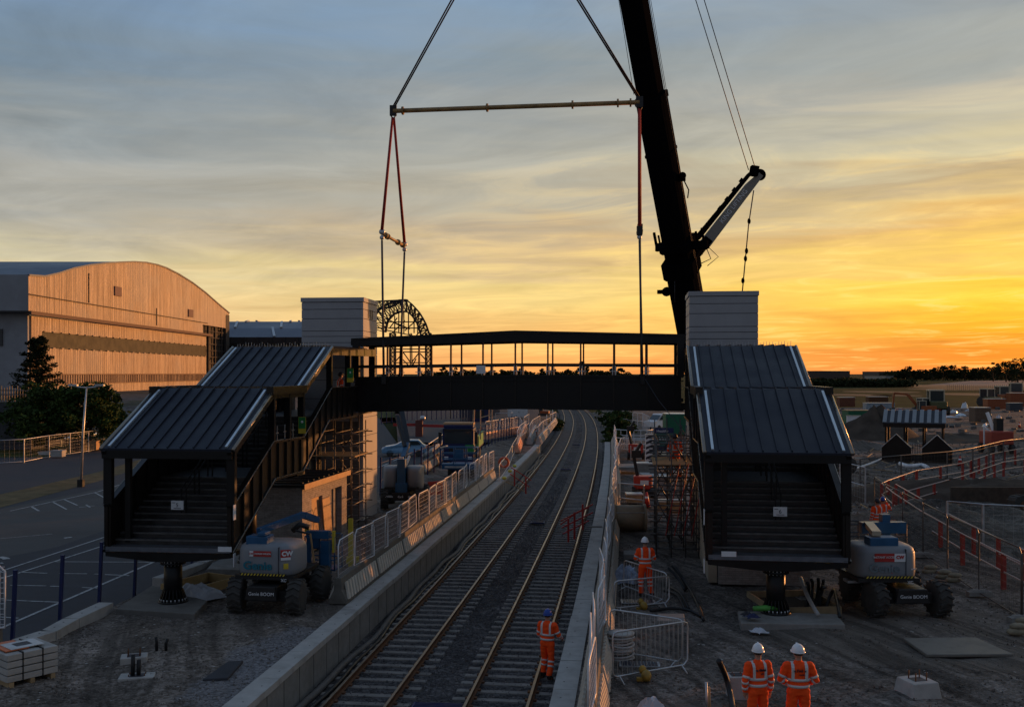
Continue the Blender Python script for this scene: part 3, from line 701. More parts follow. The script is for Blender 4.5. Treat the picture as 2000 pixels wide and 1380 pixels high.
# cables and conduits
def cable(pts,r_,m,label,name='cable',cat='cable'):
    P_=[V(p) for p in pts]; out=[]
    for i in range(len(P_)-1):
        p0=P_[max(0,i-1)];p1=P_[i];p2=P_[i+1];p3=P_[min(len(P_)-1,i+2)]
        for k in range(6):
            t=k/6; out.append(.5*((2*p1)+(p2-p0)*t+(2*p0-5*p1+4*p2-p3)*t*t+(3*p1-p0-3*p2+p3)*t**3))
    out.append(P_[-1]); mb=MB(); mb.tube(out,r_,8); return tag(mb.build(name,m),label,cat)
def cg(l,zs): return [G(a,b,z_) for (a,b),z_ in zip(l,zs)]
cable(cg([(1318,1105),(1345,1145),(1365,1185),(1374,1210)],[1.5,1.1,.98,.9]),.045,M_cable,'black cable arching out of the ground right of the worker, the longest of the bundle')
cable(cg([(1305,1108),(1325,1130),(1338,1152)],[1.45,1.15,.92]),.045,M_cable,'short black cable tail beside the long one, right of the worker')
cable(cg([(1312,1104),(1332,1128),(1342,1150)],[1.6,1.25,.92]),.045,M_cable,'middle black cable tail right of the worker')
cable(cg([(1295,1152),(1322,1162),(1338,1190)],[1.05,1.1,.93]),.045,M_cable,'black cable tail behind the first steel barrier, the shorter one')
cable(cg([(1308,1146),(1330,1160),(1345,1188)],[1.05,1.1,.93]),.045,M_cable,'black cable tail behind the first steel barrier, the longer one')
cable(cg([(1270,1192),(1310,1187),(1345,1191),(1370,1203)],[.95,.97,.95,.93]),.045,M_cable,'black cable lying on the ground between the two steel barriers')
cable(cg([(1404,1290),(1418,1322),(1428,1362),(1433,1400)],[1.9,1.4,1.05,.9]),.06,M_cable,'thick black cable rising at the bottom edge left of the two workers')
cable(cg([(1564,1128),(1578,1165),(1598,1200)],[1.7,1.4,1.15]),.06,mt('grey_conduit',(.33,.31,.29),.4),'grey flexible conduit curving down beside the near right column','conduit','conduit')
for i,(a,b,c_,d_) in enumerate([(1585,1128,1583,1180),(1598,1126,1592,1182),(1608,1130,1600,1178),(1610,1145,1592,1185),(1577,1135,1576,1185),(1640,1162,1610,1188)]):
    cable([G(a,b+70,.9)+V((0,0,1.0-.15*(i==5)*4)),G((a+c_)/2,d_-8,.9)+V((.05,0,.45)),G(c_,d_+4,.9)+V((0,0,-.05))],.05,M_cable,'black duct tail standing in the timber frame, %s of the cluster'%ordn(i),'duct_tail','duct')
for i,(a,b) in enumerate([(1382,1318),(1387,1322)]):
    q=G(a,1392,.9); mb=MB(); mb.tube([V((q.x,q.y,.8)),V((q.x-.03,q.y,1.55-.1*i))],.03,6); tag(mb.build('marker_stake',M_timber if i else M_galv),'%s stake standing at the bottom edge left of the thick black cable'%('wooden' if i else 'grey'),'stake')
# ================= COVERED STAIRS =================
def interp(pr,u):
    for (a,b),(c,d) in zip(pr[:-1],pr[1:]):
        if u<=c: return b+(d-b)*(max(u,a)-a)/(c-a)
    return pr[-1][1]
LEN=18.0; WS=3.75
FLO=[(0,2.75),(.35,2.75),(3.7,4.5),(6.95,4.5),(10.6,6.25),(LEN,6.25)]
TOP=[(-.05,3.97),(3.6,5.68),(6.9,5.62),(10.55,7.38),(LEN,7.38)]
BOT=[(-.05,2.6),(3.75,4.42),(6.8,4.38),(10.2,6.08),(LEN,6.08)]
ROO=[(-.15,5.74),(3.55,7.5),(6.75,7.47),(10.45,9.08),(LEN,9.14)]
def make_stair(label,loc,s,num,inner):
    # inner: +1 when the tracks are on the local +x side
    t=thing('covered_stairway',label,'stairway',loc,-math.atan(s)); Wd=WS+.12
    Lc=lambda *a:a
    # sides
    for sd_,xa in ((-1,0.0),(1,Wd)):
        end=LEN if sd_!=inner else 14.6
        us=[-.05]+[u for u in (3.75,6.8,10.2) if u<end]; ut=[u for u in (3.6,6.9,10.55) if u<end]
        poly=[(xa,-.05,interp(BOT,-.05))]+[(xa,u,interp(BOT,u)) for u in us[1:]]+[(xa,end,interp(BOT,end)),(xa,end,interp(TOP,end))]+[(xa,u,interp(TOP,u)) for u in ut[::-1]]+[(xa,-.05,interp(TOP,-.05))]
        mb=MB(); 
        # split in convex-ish strips
        br=sorted(set([-.05,end]+us[1:]+ut)); th=.07
        for a,b in zip(br[:-1],br[1:]):
            mb.hexa([(xa-th/2,a,interp(BOT,a)),(xa+th/2,a,interp(BOT,a)),(xa+th/2,b,interp(BOT,b)),(xa-th/2,b,interp(BOT,b)),(xa-th/2,a,interp(TOP,a)),(xa+th/2,a,interp(TOP,a)),(xa+th/2,b,interp(TOP,b)),(xa-th/2,b,interp(TOP,b))])
        mb.build('side_panel',M_brown,t,local=True)
        u=.0
        while u<end:
            mb=MB()
            for o_ in (-.07,.07): mb.hexa([(xa+o_-.035,u,interp(BOT,u)+.02),(xa+o_+.035,u,interp(BOT,u)+.02),(xa+o_+.035,u+.07,interp(BOT,u+.07)+.02),(xa+o_-.035,u+.07,interp(BOT,u+.07)+.02),(xa+o_-.035,u,interp(TOP,u)-.06),(xa+o_+.035,u,interp(TOP,u)-.06),(xa+o_+.035,u+.07,interp(TOP,u+.07)-.06),(xa+o_-.035,u+.07,interp(TOP,u+.07)-.06)])
            u+=.82; mb.build('panel_rib',M_brown,t,local=True)
        mb=MB()
        for pr,w_,h_ in ((TOP,.17,.07),(BOT,.2,.09)):
            pp=[(u,interp(pr,u)) for u in [-.06]+[q for q,_ in pr[1:-1] if q<end]+[end]]
            for a,b in zip(pp[:-1],pp[1:]): mb.bar((xa,a[0],a[1]),(xa,b[0],b[1]),w_,h_)
        mb.build('edge_flange',M_brown,t,local=True)
        mb=MB(); xo=xa+sd_*.105
        for pr,dz in ((TOP,.03),(BOT,.03)):
            pp=[(xo,u,interp(pr,u)+dz) for u in [-.06]+[q for q,_ in pr[1:-1] if q<end]+[end]]; mb.tube(pp,.017,5,smooth=False)
        mb.build('edge_bead',M_edge,t,local=True)
    # floors and steps
    for u_ in ((0,.35,2.62,2.75),(3.7,6.95,4.38,4.5),(10.6,LEN,6.1,6.25)): mb=MB(); mb.bx(.05,Wd-.05,*u_); mb.build('landing_floor',mat('landing_grey',(.06,.062,.068),.6,var=.2),t,local=True)
    for (u0,z0,u1,z1) in ((.35,2.75,3.7,4.5),(6.95,4.5,10.6,6.25)):
        for k in range(11):
            a=u0+(u1-u0)*k/11; zz=z0+(z1-z0)*(k+1)/11; mb=MB(); mb.bx(.06,Wd-.06,a,a+(u1-u0)/11+.02,zz-.05,zz); mb.bx(.06,Wd-.06,a,a+.02,zz-.17,zz-.051); 
            mb.cur=1; mb.bx(.08,Wd-.08,a-.004,a+.05,zz+.001,zz+.006); mb.bx(.08,Wd-.08,a-.006,a-.001,zz-.045,zz-.005); mb.build('step',[mat('step_dark',(.022,.02,.02),.42,var=.6,scale=2.5,spec=.5),mat('step_nosing',(.10,.095,.09),.6,var=.5,scale=3)],t,local=True)
    # front tapered beam under the first step
    mb=MB(); mb.prism([(-.03,-.06,2.58),(Wd+.03,-.06,2.58),(Wd+.03,-.06,2.45),(Wd*.6,-.06,2.3),(Wd*.4,-.06,2.3),(-.03,-.06,2.45)],(0,.9,0)); mb.build('head_beam',M_black,t,local=True)
    mb=MB(); mb.bx(-.02,Wd+.02,-.075,-.0605,2.6,2.74); mb.build('front_sill',mat('sill_grey',(.12,.13,.15),.4,var=.2),t,local=True)
    for u in (7.2,):
        mb=MB(); mb.prism([(-.03,u,4.36),(Wd+.03,u,4.36),(Wd+.03,u,4.25),(Wd*.62,u,4.0),(Wd*.38,u,4.0),(-.03,u,4.25)],(0,-.9,0)); mb.build('head_beam',M_black,t,local=True)
    # posts
    for xa in (0.0,Wd):
        for u in (.08,3.65,5.3,6.85,10.55,13.4,17.6):
            if xa==(0.0 if inner<0 else Wd) and u>13.5: continue
            mb=MB(); w_=.11 if u>.1 else .13
            mb.bx(xa-w_,xa+w_,u-.08,u+.1,interp(TOP,u)-.05,interp(ROO,u)-.12); mb.build('post',M_black,t,local=True)
    mb=MB(); mb.bx(.38,.55,.35,.5,2.8,5.7); mb.build('inner_post',M_black,t,local=True)
    # eave beams
    rb=[-.15,3.55,6.75,10.45,LEN]
    mb=MB(); mb.bx(-.1,Wd+.1,-.16,.08,5.42,5.66); mb.build('front_eave_beam',M_black,t,local=True)
    for xa in (-.03,Wd+.03):
        mb=MB()
        for a,b in zip(rb[:-1],rb[1:]): mb.bar((xa,a,interp(ROO,a)-.22),(xa,b,interp(ROO,b)-.22),.14,.26)
        mb.build('eave_beam',M_brown,t,local=True)
    # roof skin with standing seams
    for i,(a,b) in enumerate(zip(rb[:-1],rb[1:])):
        za,zb=interp(ROO,a),interp(ROO,b); mb=MB()
        mb.hexa([(-.08,a,za-.1),(Wd+.08,a,za-.1),(Wd+.08,b,zb-.1),(-.08,b,zb-.1),(-.08,a,za-.02),(Wd+.08,a,za-.02),(Wd+.08,b,zb-.02),(-.08,b,zb-.02)])
        for k in range(9):
            x_=.3+(Wd-.6)*k/8; mb.bar((x_,a+.05,za+.012),(x_,b-.03,zb+.012),.035,.06)
        mb.build('roof_panel',M_roof,t,local=True)
        if i in (0,2):
            for x_ in (.1,Wd-.1):
                mb=MB(); mb.bar((x_,a+.06,za+.03),(x_,b-.25,zb-.25*(zb-za)/(b-a)+.03),.075,.075); mb.build('roof_edge_strip',M_strip,t,local=True)
            for x_ in (-.14,Wd+.14):
                mb=MB(); mb.tube([(x_,a,za-.04),(x_,b,zb-.04)],.06,8); mb.build('side_gutter',M_edge,t,local=True)
    for x_ in (-.1,Wd+.1):
        mb=MB(); mb.bx(x_-.12,x_+.12,3.2,6.9,7.27,7.55); mb.build('flat_gutter',M_brown if x_<0 else M_brown,t,local=True)
    # bird spikes at the ridge
    mb=MB()
    for k in range(34): x_=.05+(Wd-.1)*k/33; mb.bar((x_,10.5,9.06),(x_+rng.uniform(-.02,.02),10.5,9.06+rng.uniform(.1,.2)),.014)
    mb.build('ridge_pins',M_galv,t,local=True)
    # central handrail
    for x_ in ((Wd*.42,Wd*.46) if inner>0 else (Wd*.54,Wd*.58)):
        mb=MB(); mb.tube([(x_,1.5,4.25),(x_,3.7,5.4),(x_,6.95,5.4),(x_,10.6,7.15)],.022,6)
        for u in (1.6,2.6,3.7,5.3,6.9,8.1,9.4): mb.bar((x_,u,interp(FLO,u)),(x_,u,interp(FLO,u)+.93),.04)
        mb.build('handrail',M_black,t,local=True)
    # small glazing clamps on the parapets
    mb=MB()
    for u in (4.2,5.0,5.9):
        for xa in (0,Wd): mb.bar((xa,u-.12,5.95),(xa,u+.12,5.95),.03); mb.bar((xa,u,5.7),(xa,u,6.2),.03)
    mb.build('rail_bracket',M_galv,t,local=True)
    # hanging section board with number
    M=W[t]; bxx=Wd*(.44 if inner>0 else .56)
    mb=MB(); mb.bx(bxx-.2,bxx+.2,1.12,1.14,3.72,4.0); mb.build('number_board',M_white,t,local=True)
    fr_=M@face_frame((bxx,1.112,3.86),(1,0,0),(0,0,1))
    text(num,.17,fr_,M_text,t,.003)
    mb=MB(); mb.bx(bxx-.17,bxx-.06,1.108,1.118,3.93,3.945); mb.bx(bxx-.11,bxx+.12,1.108,1.118,3.76,3.775); mb.build('board_print',M_text,t,local=True)
    # white lifting plates
    for x_,z_ in ((Wd-.35,2.6),) if inner>0 else ((.35,2.65),):
        mb=MB(); mb.bx(x_-.0,x_+.42,-.1,-.08,z_+.05,z_+.2); mb.build('white_tag',M_white,t,local=True)
    xs_=Wd+.13 if inner>0 else -.14
    mb=MB(); mb.bx(xs_-.01,xs_+.01,-.1,.08,3.6,4.05); mb.bx(xs_-.01,xs_+.01,-.1,.08,2.0+.2,2.6); mb.build('white_tag',M_white,t,local=True)
    return t
SL=make_stair('black covered stairway left of the tracks with dark blue ribbed roofs and board number 5',(-12.3,30.35,0),.1,'5',1)
SR=make_stair('black covered stairway right of the tracks with dark grey ribbed roofs and board number 6',(5.72,29.0,0),.13,'6',-1)
# notices with green print
for (u,z_,lab) in ((6.6,6.1,'green and yellow notice on the middle landing post of the left stairway'),(13.3,7.9,'small green notice on the upper landing post of the left stairway')):
    q=W[SL]@V((WS+.3,u-.2,z_)); t=thing('green_notice',lab,'notice',q,-math.atan(.1))
    mb=MB(); mb.bx(-.14,.14,-.01,.01,-.3,.3); mb.build('panel',M_yel,t,local=True)
    mb=MB(); mb.bx(-.13,.13,-.014,-.0101,-.12,.29); mb.build('green_field',M_green,t,local=True)
    mb=MB(); mb.lathe([(.05,0),(.05,.003)],(0,-.015,.12),8,Matrix.Rotation(R(90),3,'X')); mb.build('emblem',M_white,t,local=True)
# round steel support columns
def column(u,S_,z1,label,z0=1.03):
    q=W[S_]@V(((WS+.12)/2,u,0)); t=thing('support_column',label,'column',(q.x,q.y,z0))
    h=z1-z0
    mb=MB(); mb.lathe([(.27,0),(.27,h)],(0,0,0),24); mb.build('shaft',M_black,t,local=True)
    mb=MB(); mb.lathe([(.44,0),(.44,.05)],(0,0,0),24); mb.build('base_flange',M_black,t,local=True)
    mb=MB(); mb.lathe([(.38,h-.2),(.38,h-.14)],(0,0,0),24); mb.lathe([(.38,h-.1),(.38,h-.04)],(0,0,0),24); mb.build('head_flange',M_black,t,local=True)
    mb=MB()
    for k in range(20):
        a=2*PI*k/20; M=Matrix.Rotation(a,4,'Z'); mb.prism([M@V((.26,-.012,.05)),M@V((.42,-.012,.05)),M@V((.29,-.012,.4)),M@V((.26,-.012,.4))],M.to_3x3()@V((0,.024,0)))
    mb.build('gusset',M_black,t,local=True)
    mb=MB()
    for k in range(20):
        a=2*PI*(k+.5)/20; mb.lathe([(.022,.05),(.022,.12)],(.38*math.cos(a),.38*math.sin(a),0),6)
    mb.build('anchor_bolt',M_galv,t,local=True)
    mb=MB()
    for k in range(20):
        a=2*PI*(k+.5)/20; mb.lathe([(.018,h-.23),(.018,h+.0)],(.345*math.cos(a),.345*math.sin(a),0),6)
    mb.build('head_bolt',M_galv,t,local=True)
column(.32,SL,2.4,'round black flanged column carrying the near end of the left stairway')
column(6.75,SL,4.2,'round black flanged column carrying the middle landing of the left stairway')
column(15,SL,6.1,'round black column under the upper landing of the left stairway',.88)
column(.32,SR,2.4,'round black flanged column carrying the near end of the right stairway')
column(6.75,SR,4.2,'round black column under the middle landing of the right stairway')
column(15,SR,6.1,'round black column under the upper landing of the right stairway',.88)

# ================= FOOTBRIDGE SPAN =================
A0=V((-7.2,45.4,0)); A1=V((7.5,43.7,0)); BLn=(A1-A0).length; BA=math.atan2(A1.y-A0.y,A1.x-A0.x); BW=2.9
B=thing('footbridge_span','long black covered footbridge span hanging from the crane over the two tracks','footbridge',A0,BA)
def bz(x,l,m_,r): 
    h=BLn/2; return l+(m_-l)*x/h if x<h else m_+(r-m_)*(x-h)/h
zb=lambda x:bz(x,6.27,6.44,6.38); zg=lambda x:bz(x,7.78,7.87,7.84); zh=lambda x:bz(x,8.28,8.37,8.33); zr=lambda x:bz(x,9.27,9.45,9.34); zt=lambda x:bz(x,9.6,9.92,9.72)
xsx=[0,BLn/2,BLn]
def longbar(mb,y,f,w_,h_,dz=0,x0=0,x1=BLn):
    pts=[x0]+([BLn/2] if x0<BLn/2<x1 else [])+[x1]
    for a,b in zip(pts[:-1],pts[1:]): mb.bar((a,y,f(a)+dz),(b,y,f(b)+dz),w_,h_)
NP=[ .12+ (BLn-.24)*k/10 for k in range(11)]
for y in (0,BW):
    for a,b in zip(NP[:-1],NP[1:]):
        mb=MB(); g_=.012
        a_=a+g_; b_=b-g_
        mb.hexa([(a_,y-.04,zb(a_)),(b_,y-.04,zb(b_)),(b_,y+.04,zb(b_)),(a_,y+.04,zb(a_)),(a_,y-.04,zg(a_)),(b_,y-.04,zg(b_)),(b_,y+.04,zg(b_)),(a_,y+.04,zg(a_))])
        mb.build('girder_panel',M_black,B,local=True)
    mb=MB(); longbar(mb,y,zb,.2,.1,.0); longbar(mb,y,zg,.18,.09,0); longbar(mb,y-.06,zg,.05,.05,-.2); mb.build('girder_flange',M_black,B,local=True)
    mb=MB()
    for x_ in NP: mb.bar((x_,y-.06,zb(x_)),(x_,y-.06,zg(x_)),.05,.05,up=(0,1,0))
    mb.build('girder_rib',M_brown,B,local=True)
    for i,x_ in enumerate(NP):
        w_=.07 if 0<i<10 else .3
        hy=.06 if 0<i<10 else .13
        mb=MB(); mb.bx(x_-w_/2,x_+w_/2,y-hy,y+hy,zg(x_),zr(x_)+.05); mb.build('post',M_black if i in (0,10) else mat('post_red_brown',(.06,.016,.012),.5,var=.2),B,local=True)
    mb=MB(); longbar(mb,y,zh,.09,.13); mb.build('handrail',M_brown,B,local=True)
    for x_ in NP:
        mb=MB(); mb.bar((x_-.16,y-.07,zg(x_)+.22),(x_+.16,y-.07,zg(x_)+.22),.03); mb.bar((x_-.05,y-.07,zg(x_)+.06),(x_-.05,y-.07,zh(x_)-.03),.035); mb.bar((x_+.07,y-.07,zg(x_)+.06),(x_+.07,y-.07,zh(x_)-.03),.035); mb.build('glazing_clamp',M_galv,B,local=True)
    mb=MB(); longbar(mb,y-.04*(1 if y==0 else -1),zr,.16,.34,.12); mb.build('eave_beam',M_black,B,local=True)
mb=MB()
for a,b in ((0,BLn/2),(BLn/2,BLn)):
    mb.hexa([(a,.06,zb(a)+.35),(b,.06,zb(b)+.35),(b,BW-.06,zb(b)+.35),(a,BW-.06,zb(a)+.35),(a,.06,zb(a)+.5),(b,.06,zb(b)+.5),(b,BW-.06,zb(b)+.5),(a,BW-.06,zb(a)+.5)])
mb.build('deck',M_slate,B,local=True)
mb=MB()
for a,b in ((-.08,BLn/2),(BLn/2,BLn+.08)):
    mb.hexa([(a,-.16,zt(a)-.12),(b,-.16,zt(b)-.12),(b,BW+.16,zt(b)-.12),(a,BW+.16,zt(a)-.12),(a,-.16,zt(a)-.03),(b,-.16,zt(b)-.03),(b,BW+.16,zt(b)-.03),(a,BW+.16,zt(a)-.03)])
mb.build('roof',M_black,B,local=True)
for x_ in (0.0,BLn):
    mb=MB(); mb.bx(x_-.12,x_+.1,-.04,BW+.04,zr(x_)-.02,zr(x_)+.22); mb.build('end_frame',M_black,B,local=True); mb=MB(); mb.bx(x_-.1,x_+.1,-.04,BW+.04,zb(x_),zb(x_)+.3); mb.build('end_frame',M_black,B,local=True)
x_=(943-690)/640*BLn
mb=MB(); mb.bx(x_-.2,x_+.22,-.12,-.1,zg(x_)+.12,zg(x_)+.48); mb.build('notice_sheet',M_white,B,local=True)

# ================= LIFT TOWERS =================
def tower(loc,rz,w_,d_,z1,label,side):
    blk=mat('blockwork_shade_grey',(.13,.12,.11),.9,var=.25,scale=2.5,bump=.3)  # bare front blocks, colour darkened to hold the shade below the bridge
    t=thing('lift_tower',label,'lift tower',loc,rz)
    H=z1-loc[2]; sm=[0,.5,1.4,2.3,3.2,4.1,5.0,5.9,6.8,7.4,H-2.7,H-2.16,H-1.86,H-1.6,H-1.0,H-.55,H-.2,H]
    for zz,z2 in zip(sm[:-1],sm[1:]):
        h=z2-zz; mb=MB(); mb.bx(0,w_,0,d_,zz+.011,zz+h-.011); mb.build('cladding_course',M_clad,t,local=True,bevel=.01)
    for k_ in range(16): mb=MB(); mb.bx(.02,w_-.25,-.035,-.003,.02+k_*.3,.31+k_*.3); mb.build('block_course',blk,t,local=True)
    mb=MB(); mb.bx(.03,w_-.03,.03,d_-.03,0,H-.02); mb.build('core',M_slate,t,local=True)
    mb=MB(); mb.bx(-.04,w_+.04,-.04,d_+.04,H-.19,H+.02); mb.build('parapet_cap',M_clad,t,local=True,bevel=.01)
    if side>0:
        mb=MB()
        for q in (.9,1.3,1.7): mb.bx(w_,w_+.012,q,q+.2,H-.95,H-.5)
        mb.build('vent_slot',M_text,t,local=True)
        mb=MB(); mb.bx(w_,w_+.015,1.2,2.0,H-2.9,H-2.2); mb.build('louvre',mat('louvre_green',(.13,.2,.17),.5),t,local=True)
    return t
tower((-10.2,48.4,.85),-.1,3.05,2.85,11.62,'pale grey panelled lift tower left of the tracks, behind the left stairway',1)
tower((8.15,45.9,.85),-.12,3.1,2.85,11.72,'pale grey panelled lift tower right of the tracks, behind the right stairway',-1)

# ================= BRICK KIOSKS =================
def brickmat():
    m=bpy.data.materials.new('buff_brick'); m.use_nodes=True; t=NT(m.node_tree); b=m.node_tree.nodes['Principled BSDF']
    tcn=t.n('ShaderNodeTexCoord').outputs['Object']; sp_=t.n('ShaderNodeSeparateXYZ'); t.put(sp_.inputs[0],tcn)
    br=t.n('ShaderNodeTexBrick'); t.put(br.inputs['Vector'],t.comb(t.m('ADD',sp_.outputs[0],sp_.outputs[1]),sp_.outputs[2],0.0))
    br.inputs['Scale'].default_value=1.0; br.inputs['Brick Width'].default_value=.225; br.inputs['Row Height'].default_value=.075; br.inputs['Mortar Size'].default_value=.008
    br.inputs['Color1'].default_value=(.38,.33,.29,1); br.inputs['Color2'].default_value=(.2,.17,.15,1); br.inputs['Mortar'].default_value=(.17,.16,.15,1); br.inputs['Bias'].default_value=-.2
    n_=t.noise(tcn,5,4,.6); c=t.mix(.4,br.outputs[0],t.ramp(n_,[(.3,(.14,.12,.11,1)),(.7,(.42,.37,.33,1))]),'MIX'); t.put(b.inputs['Base Color'],c)
    b.inputs['Roughness'].default_value=.9; bn=t.n('ShaderNodeBump'); bn.inputs['Strength'].default_value=.6; bn.inputs['Distance'].default_value=.02; t.put(bn.inputs['Height'],t.m('MULTIPLY',br.outputs[1],-1.0)); t.put(b.inputs['Normal'],bn.outputs[0]); return m
M_brick=brickmat()
def kiosk(loc,rz,w_,d_,h,label,doors):
    t=thing('brick_kiosk',label,'kiosk',loc,rz)
    # walls, the +x wall pieced around its openings
    mb=MB(); mb.bx(0,w_,0,.25,0,h); mb.build('front_wall',M_brick,t,local=True)
    mb=MB(); mb.bx(0,.25,.25,d_,0,h); mb.bx(.25,w_,d_-.25,d_,0,h); mb.build('back_wall',M_brick,t,local=True)
    mb=MB(); y0=.25
    for a,b,hh in doors: mb.bx(w_-.25,w_,y0,a,0,h); mb.bx(w_-.25,w_,a,b,hh,h); y0=b
    mb.bx(w_-.25,w_,y0,d_-.25,0,h); mb.build('side_wall',M_brick,t,local=True)
    mb=MB(); mb.bx(-.15,w_+.12,-.15,d_+.12,h,h+.1); mb.build('roof',M_slate,t,local=True)
    mb=MB(); mb.bx(w_+.12,w_+.15,-.15,d_+.12,h-.08,h+.13); mb.build('roof_edge_board',M_wood,t,local=True)
    mb=MB()
    for k in range(9): mb.bx(.1,w_-.1,.3+k*(d_-.6)/8,.42+k*(d_-.6)/8,h+.1,h+.15)
    mb.build('roof_batten',M_slate,t,local=True)
    return t
# left one under the stairway
K=kiosk((-10.75,38.6,.9),-.14,2.75,5.6,2.72,'buff brick kiosk with boarded doors under the left stairway',[(1.05,2.35,2.15),(3.5,4.9,2.25)])
M=W[K]
mb=MB(); mb.bx(2.6,2.63,1.05,2.35,0,2.15); mb.build('door_board',M_wood,K,local=True)
mb=MB(); mb.bx(2.42,2.5,3.5,4.9,0,2.25); mb.build('door_recess',M_text,K,local=True)
mb=MB(); mb.bar((2.6,4.2,0),(2.6,4.2,2.2),.09,.25); mb.build('door_frame',M_conc2,K,local=True)
t=thing('leaning_board','tall plywood board leaning against the side of the brick kiosk','board',M@V((2.78,2.6,0)),-.14)
mb=MB(); mb.hexa([(0,0,0),(.04,0,0),(.04,.95,0),(0,.95,0),(0,-.45+.0,2.0),(.04,-.45,2.0),(.04,.45,2.0),(0,.45,2.0)]); mb.build('sheet',M_wood,t,local=True)
t=kiosk((6.95,33.6,.9),-.125,3.0,8.5,2.75,'long brick kiosk with timber frame edge under the right stairway',[(6.0,7.2,2.1)])
mb=MB(); mb.bx(-.32,-.03,.25,8.3,0,2.7)
for k in range(5): pass
mb.build('timber_hoarding',mat('pale_timber',(.4,.33,.24),.7,var=.15,scale=1.5),t,local=True)
mb=MB()
for k in range(10): mb.bx(-.5,.1,.4+k*.85,.52+k*.85,2.75,2.82)
mb.build('rafter',M_timber,t,local=True)

# ================= SCAFFOLDS =================
def scaffold(label,loc,rz,xs,ys,h,lifts,boards,extra=0,seed=1):
    t=thing('scaffold',label,'scaffold',loc,rz); rg=random.Random(seed); r=.026
    for x_ in xs:
        for y_ in ys:
            mb=MB(); mb.tube([(x_,y_,0),(x_+rg.uniform(-.02,.02),y_,h+rg.uniform(-.3,.5))],r,6); mb.build('standard',M_scaf,t,local=True)
    for z_ in lifts:
        for y_ in ys:
            mb=MB(); mb.tube([(xs[0]-.25,y_+.05,z_),(xs[-1]+.3,y_+.05,z_+rg.uniform(-.04,.04))],r,6); mb.build('ledger',M_scaf,t,local=True)
        for x_ in xs:
            mb=MB(); mb.tube([(x_+.05,ys[0]-.2,z_+.06),(x_+.05,ys[-1]+.2,z_+.06)],r,6); mb.build('transom',M_scaf,t,local=True)
    for z_ in boards:
        for k in range(int((ys[-1]-ys[0])/.24)):
            mb=MB(); y_=ys[0]+.02+k*.24; mb.bx(xs[0]-.15,xs[-1]+.15,y_,y_+.22,z_+.1,z_+.14); mb.build('scaffold_board',M_timber,t,local=True)
    for k in range(extra):
        i=rg.randrange(len(xs)-1); y_=rg.choice(ys); a=rg.randrange(len(lifts)-1)
        mb=MB(); mb.tube([(xs[i],y_-.04,lifts[a]-.2),(xs[i+1],y_-.04,lifts[a+1]+.2)] if rg.random()<.5 else [(xs[i+1],y_-.04,lifts[a]-.2),(xs[i],y_-.04,lifts[a+1]+.2)],r,6); mb.build('brace',M_scaf,t,local=True)
    return t
scaffold('tubular scaffold in front of the left lift tower behind the brick kiosk',(-10.4,44.6,.88),-.1,[0,.8,1.7,2.55,3.3],[0,1.3,2.6],5.2,[.4,1.2,1.9,2.6,3.3,3.9,4.4],[3.3],24,2)
scaffold('tall access scaffold tower beside the right stairway where a worker stands',(5.6,38.6,.88),-.12,[0,.55,1.1,1.6,2.2],[0,1.6,3.2,4.6],4.75,[.35,.9,1.4,2.0,2.6,3.1,3.4,3.9,4.4],[3.45],38,4)
mb=MB()
for k in range(4):
    a=P(1300+k*17,1046,37.0+k*.1); b=P(1328+k*17,905,37.0+k*.1); mb.tube([a,b],.018,6)
tag(mb.build('red_props',M_red),'bundle of red sloping props inside the right scaffold tower','props')
# ================= CRANE AND RIGGING =================
HOOK=V((0.0,44.7,30.2))
C=thing('mobile_crane','huge black telescopic crane boom rising behind the right lift tower','crane',(14.4,71,.9),0)
b0=V((14.0,70.4,3.6)); b1=P(1352,640,64.5); dirv=None
Tp=P(1237,0,55.0)
d=(Tp-b1).normalized(); b0=b1-d*9; tip=b1+d*(41)
def boxsec(a,b,w_,h_,m,name,parent,r=.25):
    d=(b-a).normalized(); rr=d.cross(V((0,0,1))).normalized(); uu=rr.cross(d)
    pr=[(-w_/2,-h_/2+r),(-w_/2+r,-h_/2),(w_/2-r,-h_/2),(w_/2,-h_/2+r),(w_/2,h_/2-r*.4),(w_/2-r*.4,h_/2),(-w_/2+r*.4,h_/2),(-w_/2,h_/2-r*.4)]
    mb=MB(); mb.loft([[p_+rr*x_+uu*y_ for x_,y_ in pr] for p_ in (a,b)],False); return mb.build(name,m,parent)
def along(t): return b1+d*t
def tpx(py): # param where the boom passes picture row py
    lo,hi=-9,45
    for _ in range(50):
        m_=(lo+hi)/2; q=along(m_); yy=HY-F*(q.z-CZ)/q.y
        if yy>py: lo=m_
        else: hi=m_
    return lo
s1=tpx(520); s2=tpx(475); s3=tpx(195)
boxsec(along(-9),along(s1),1.66,1.9,M_craneo,'boom_base_section',C)
boxsec(along(s1-.2),along(s3),1.5,1.7,M_craneo,'boom_section',C)
boxsec(along(s3-.2),along(30),1.26,1.5,M_craneo,'boom_section',C)
boxsec(along(29.8),tip,1.1,1.3,M_craneo,'boom_section',C)
for a,w_,l in ((s1-.5,2.0,1.0),(s2-.3,1.9,.5),(s3-.1,1.62,.35),(tpx(300),1.6,.15)):
    boxsec(along(a),along(a+l),w_,w_+.15,M_craneo,'boom_collar',C)
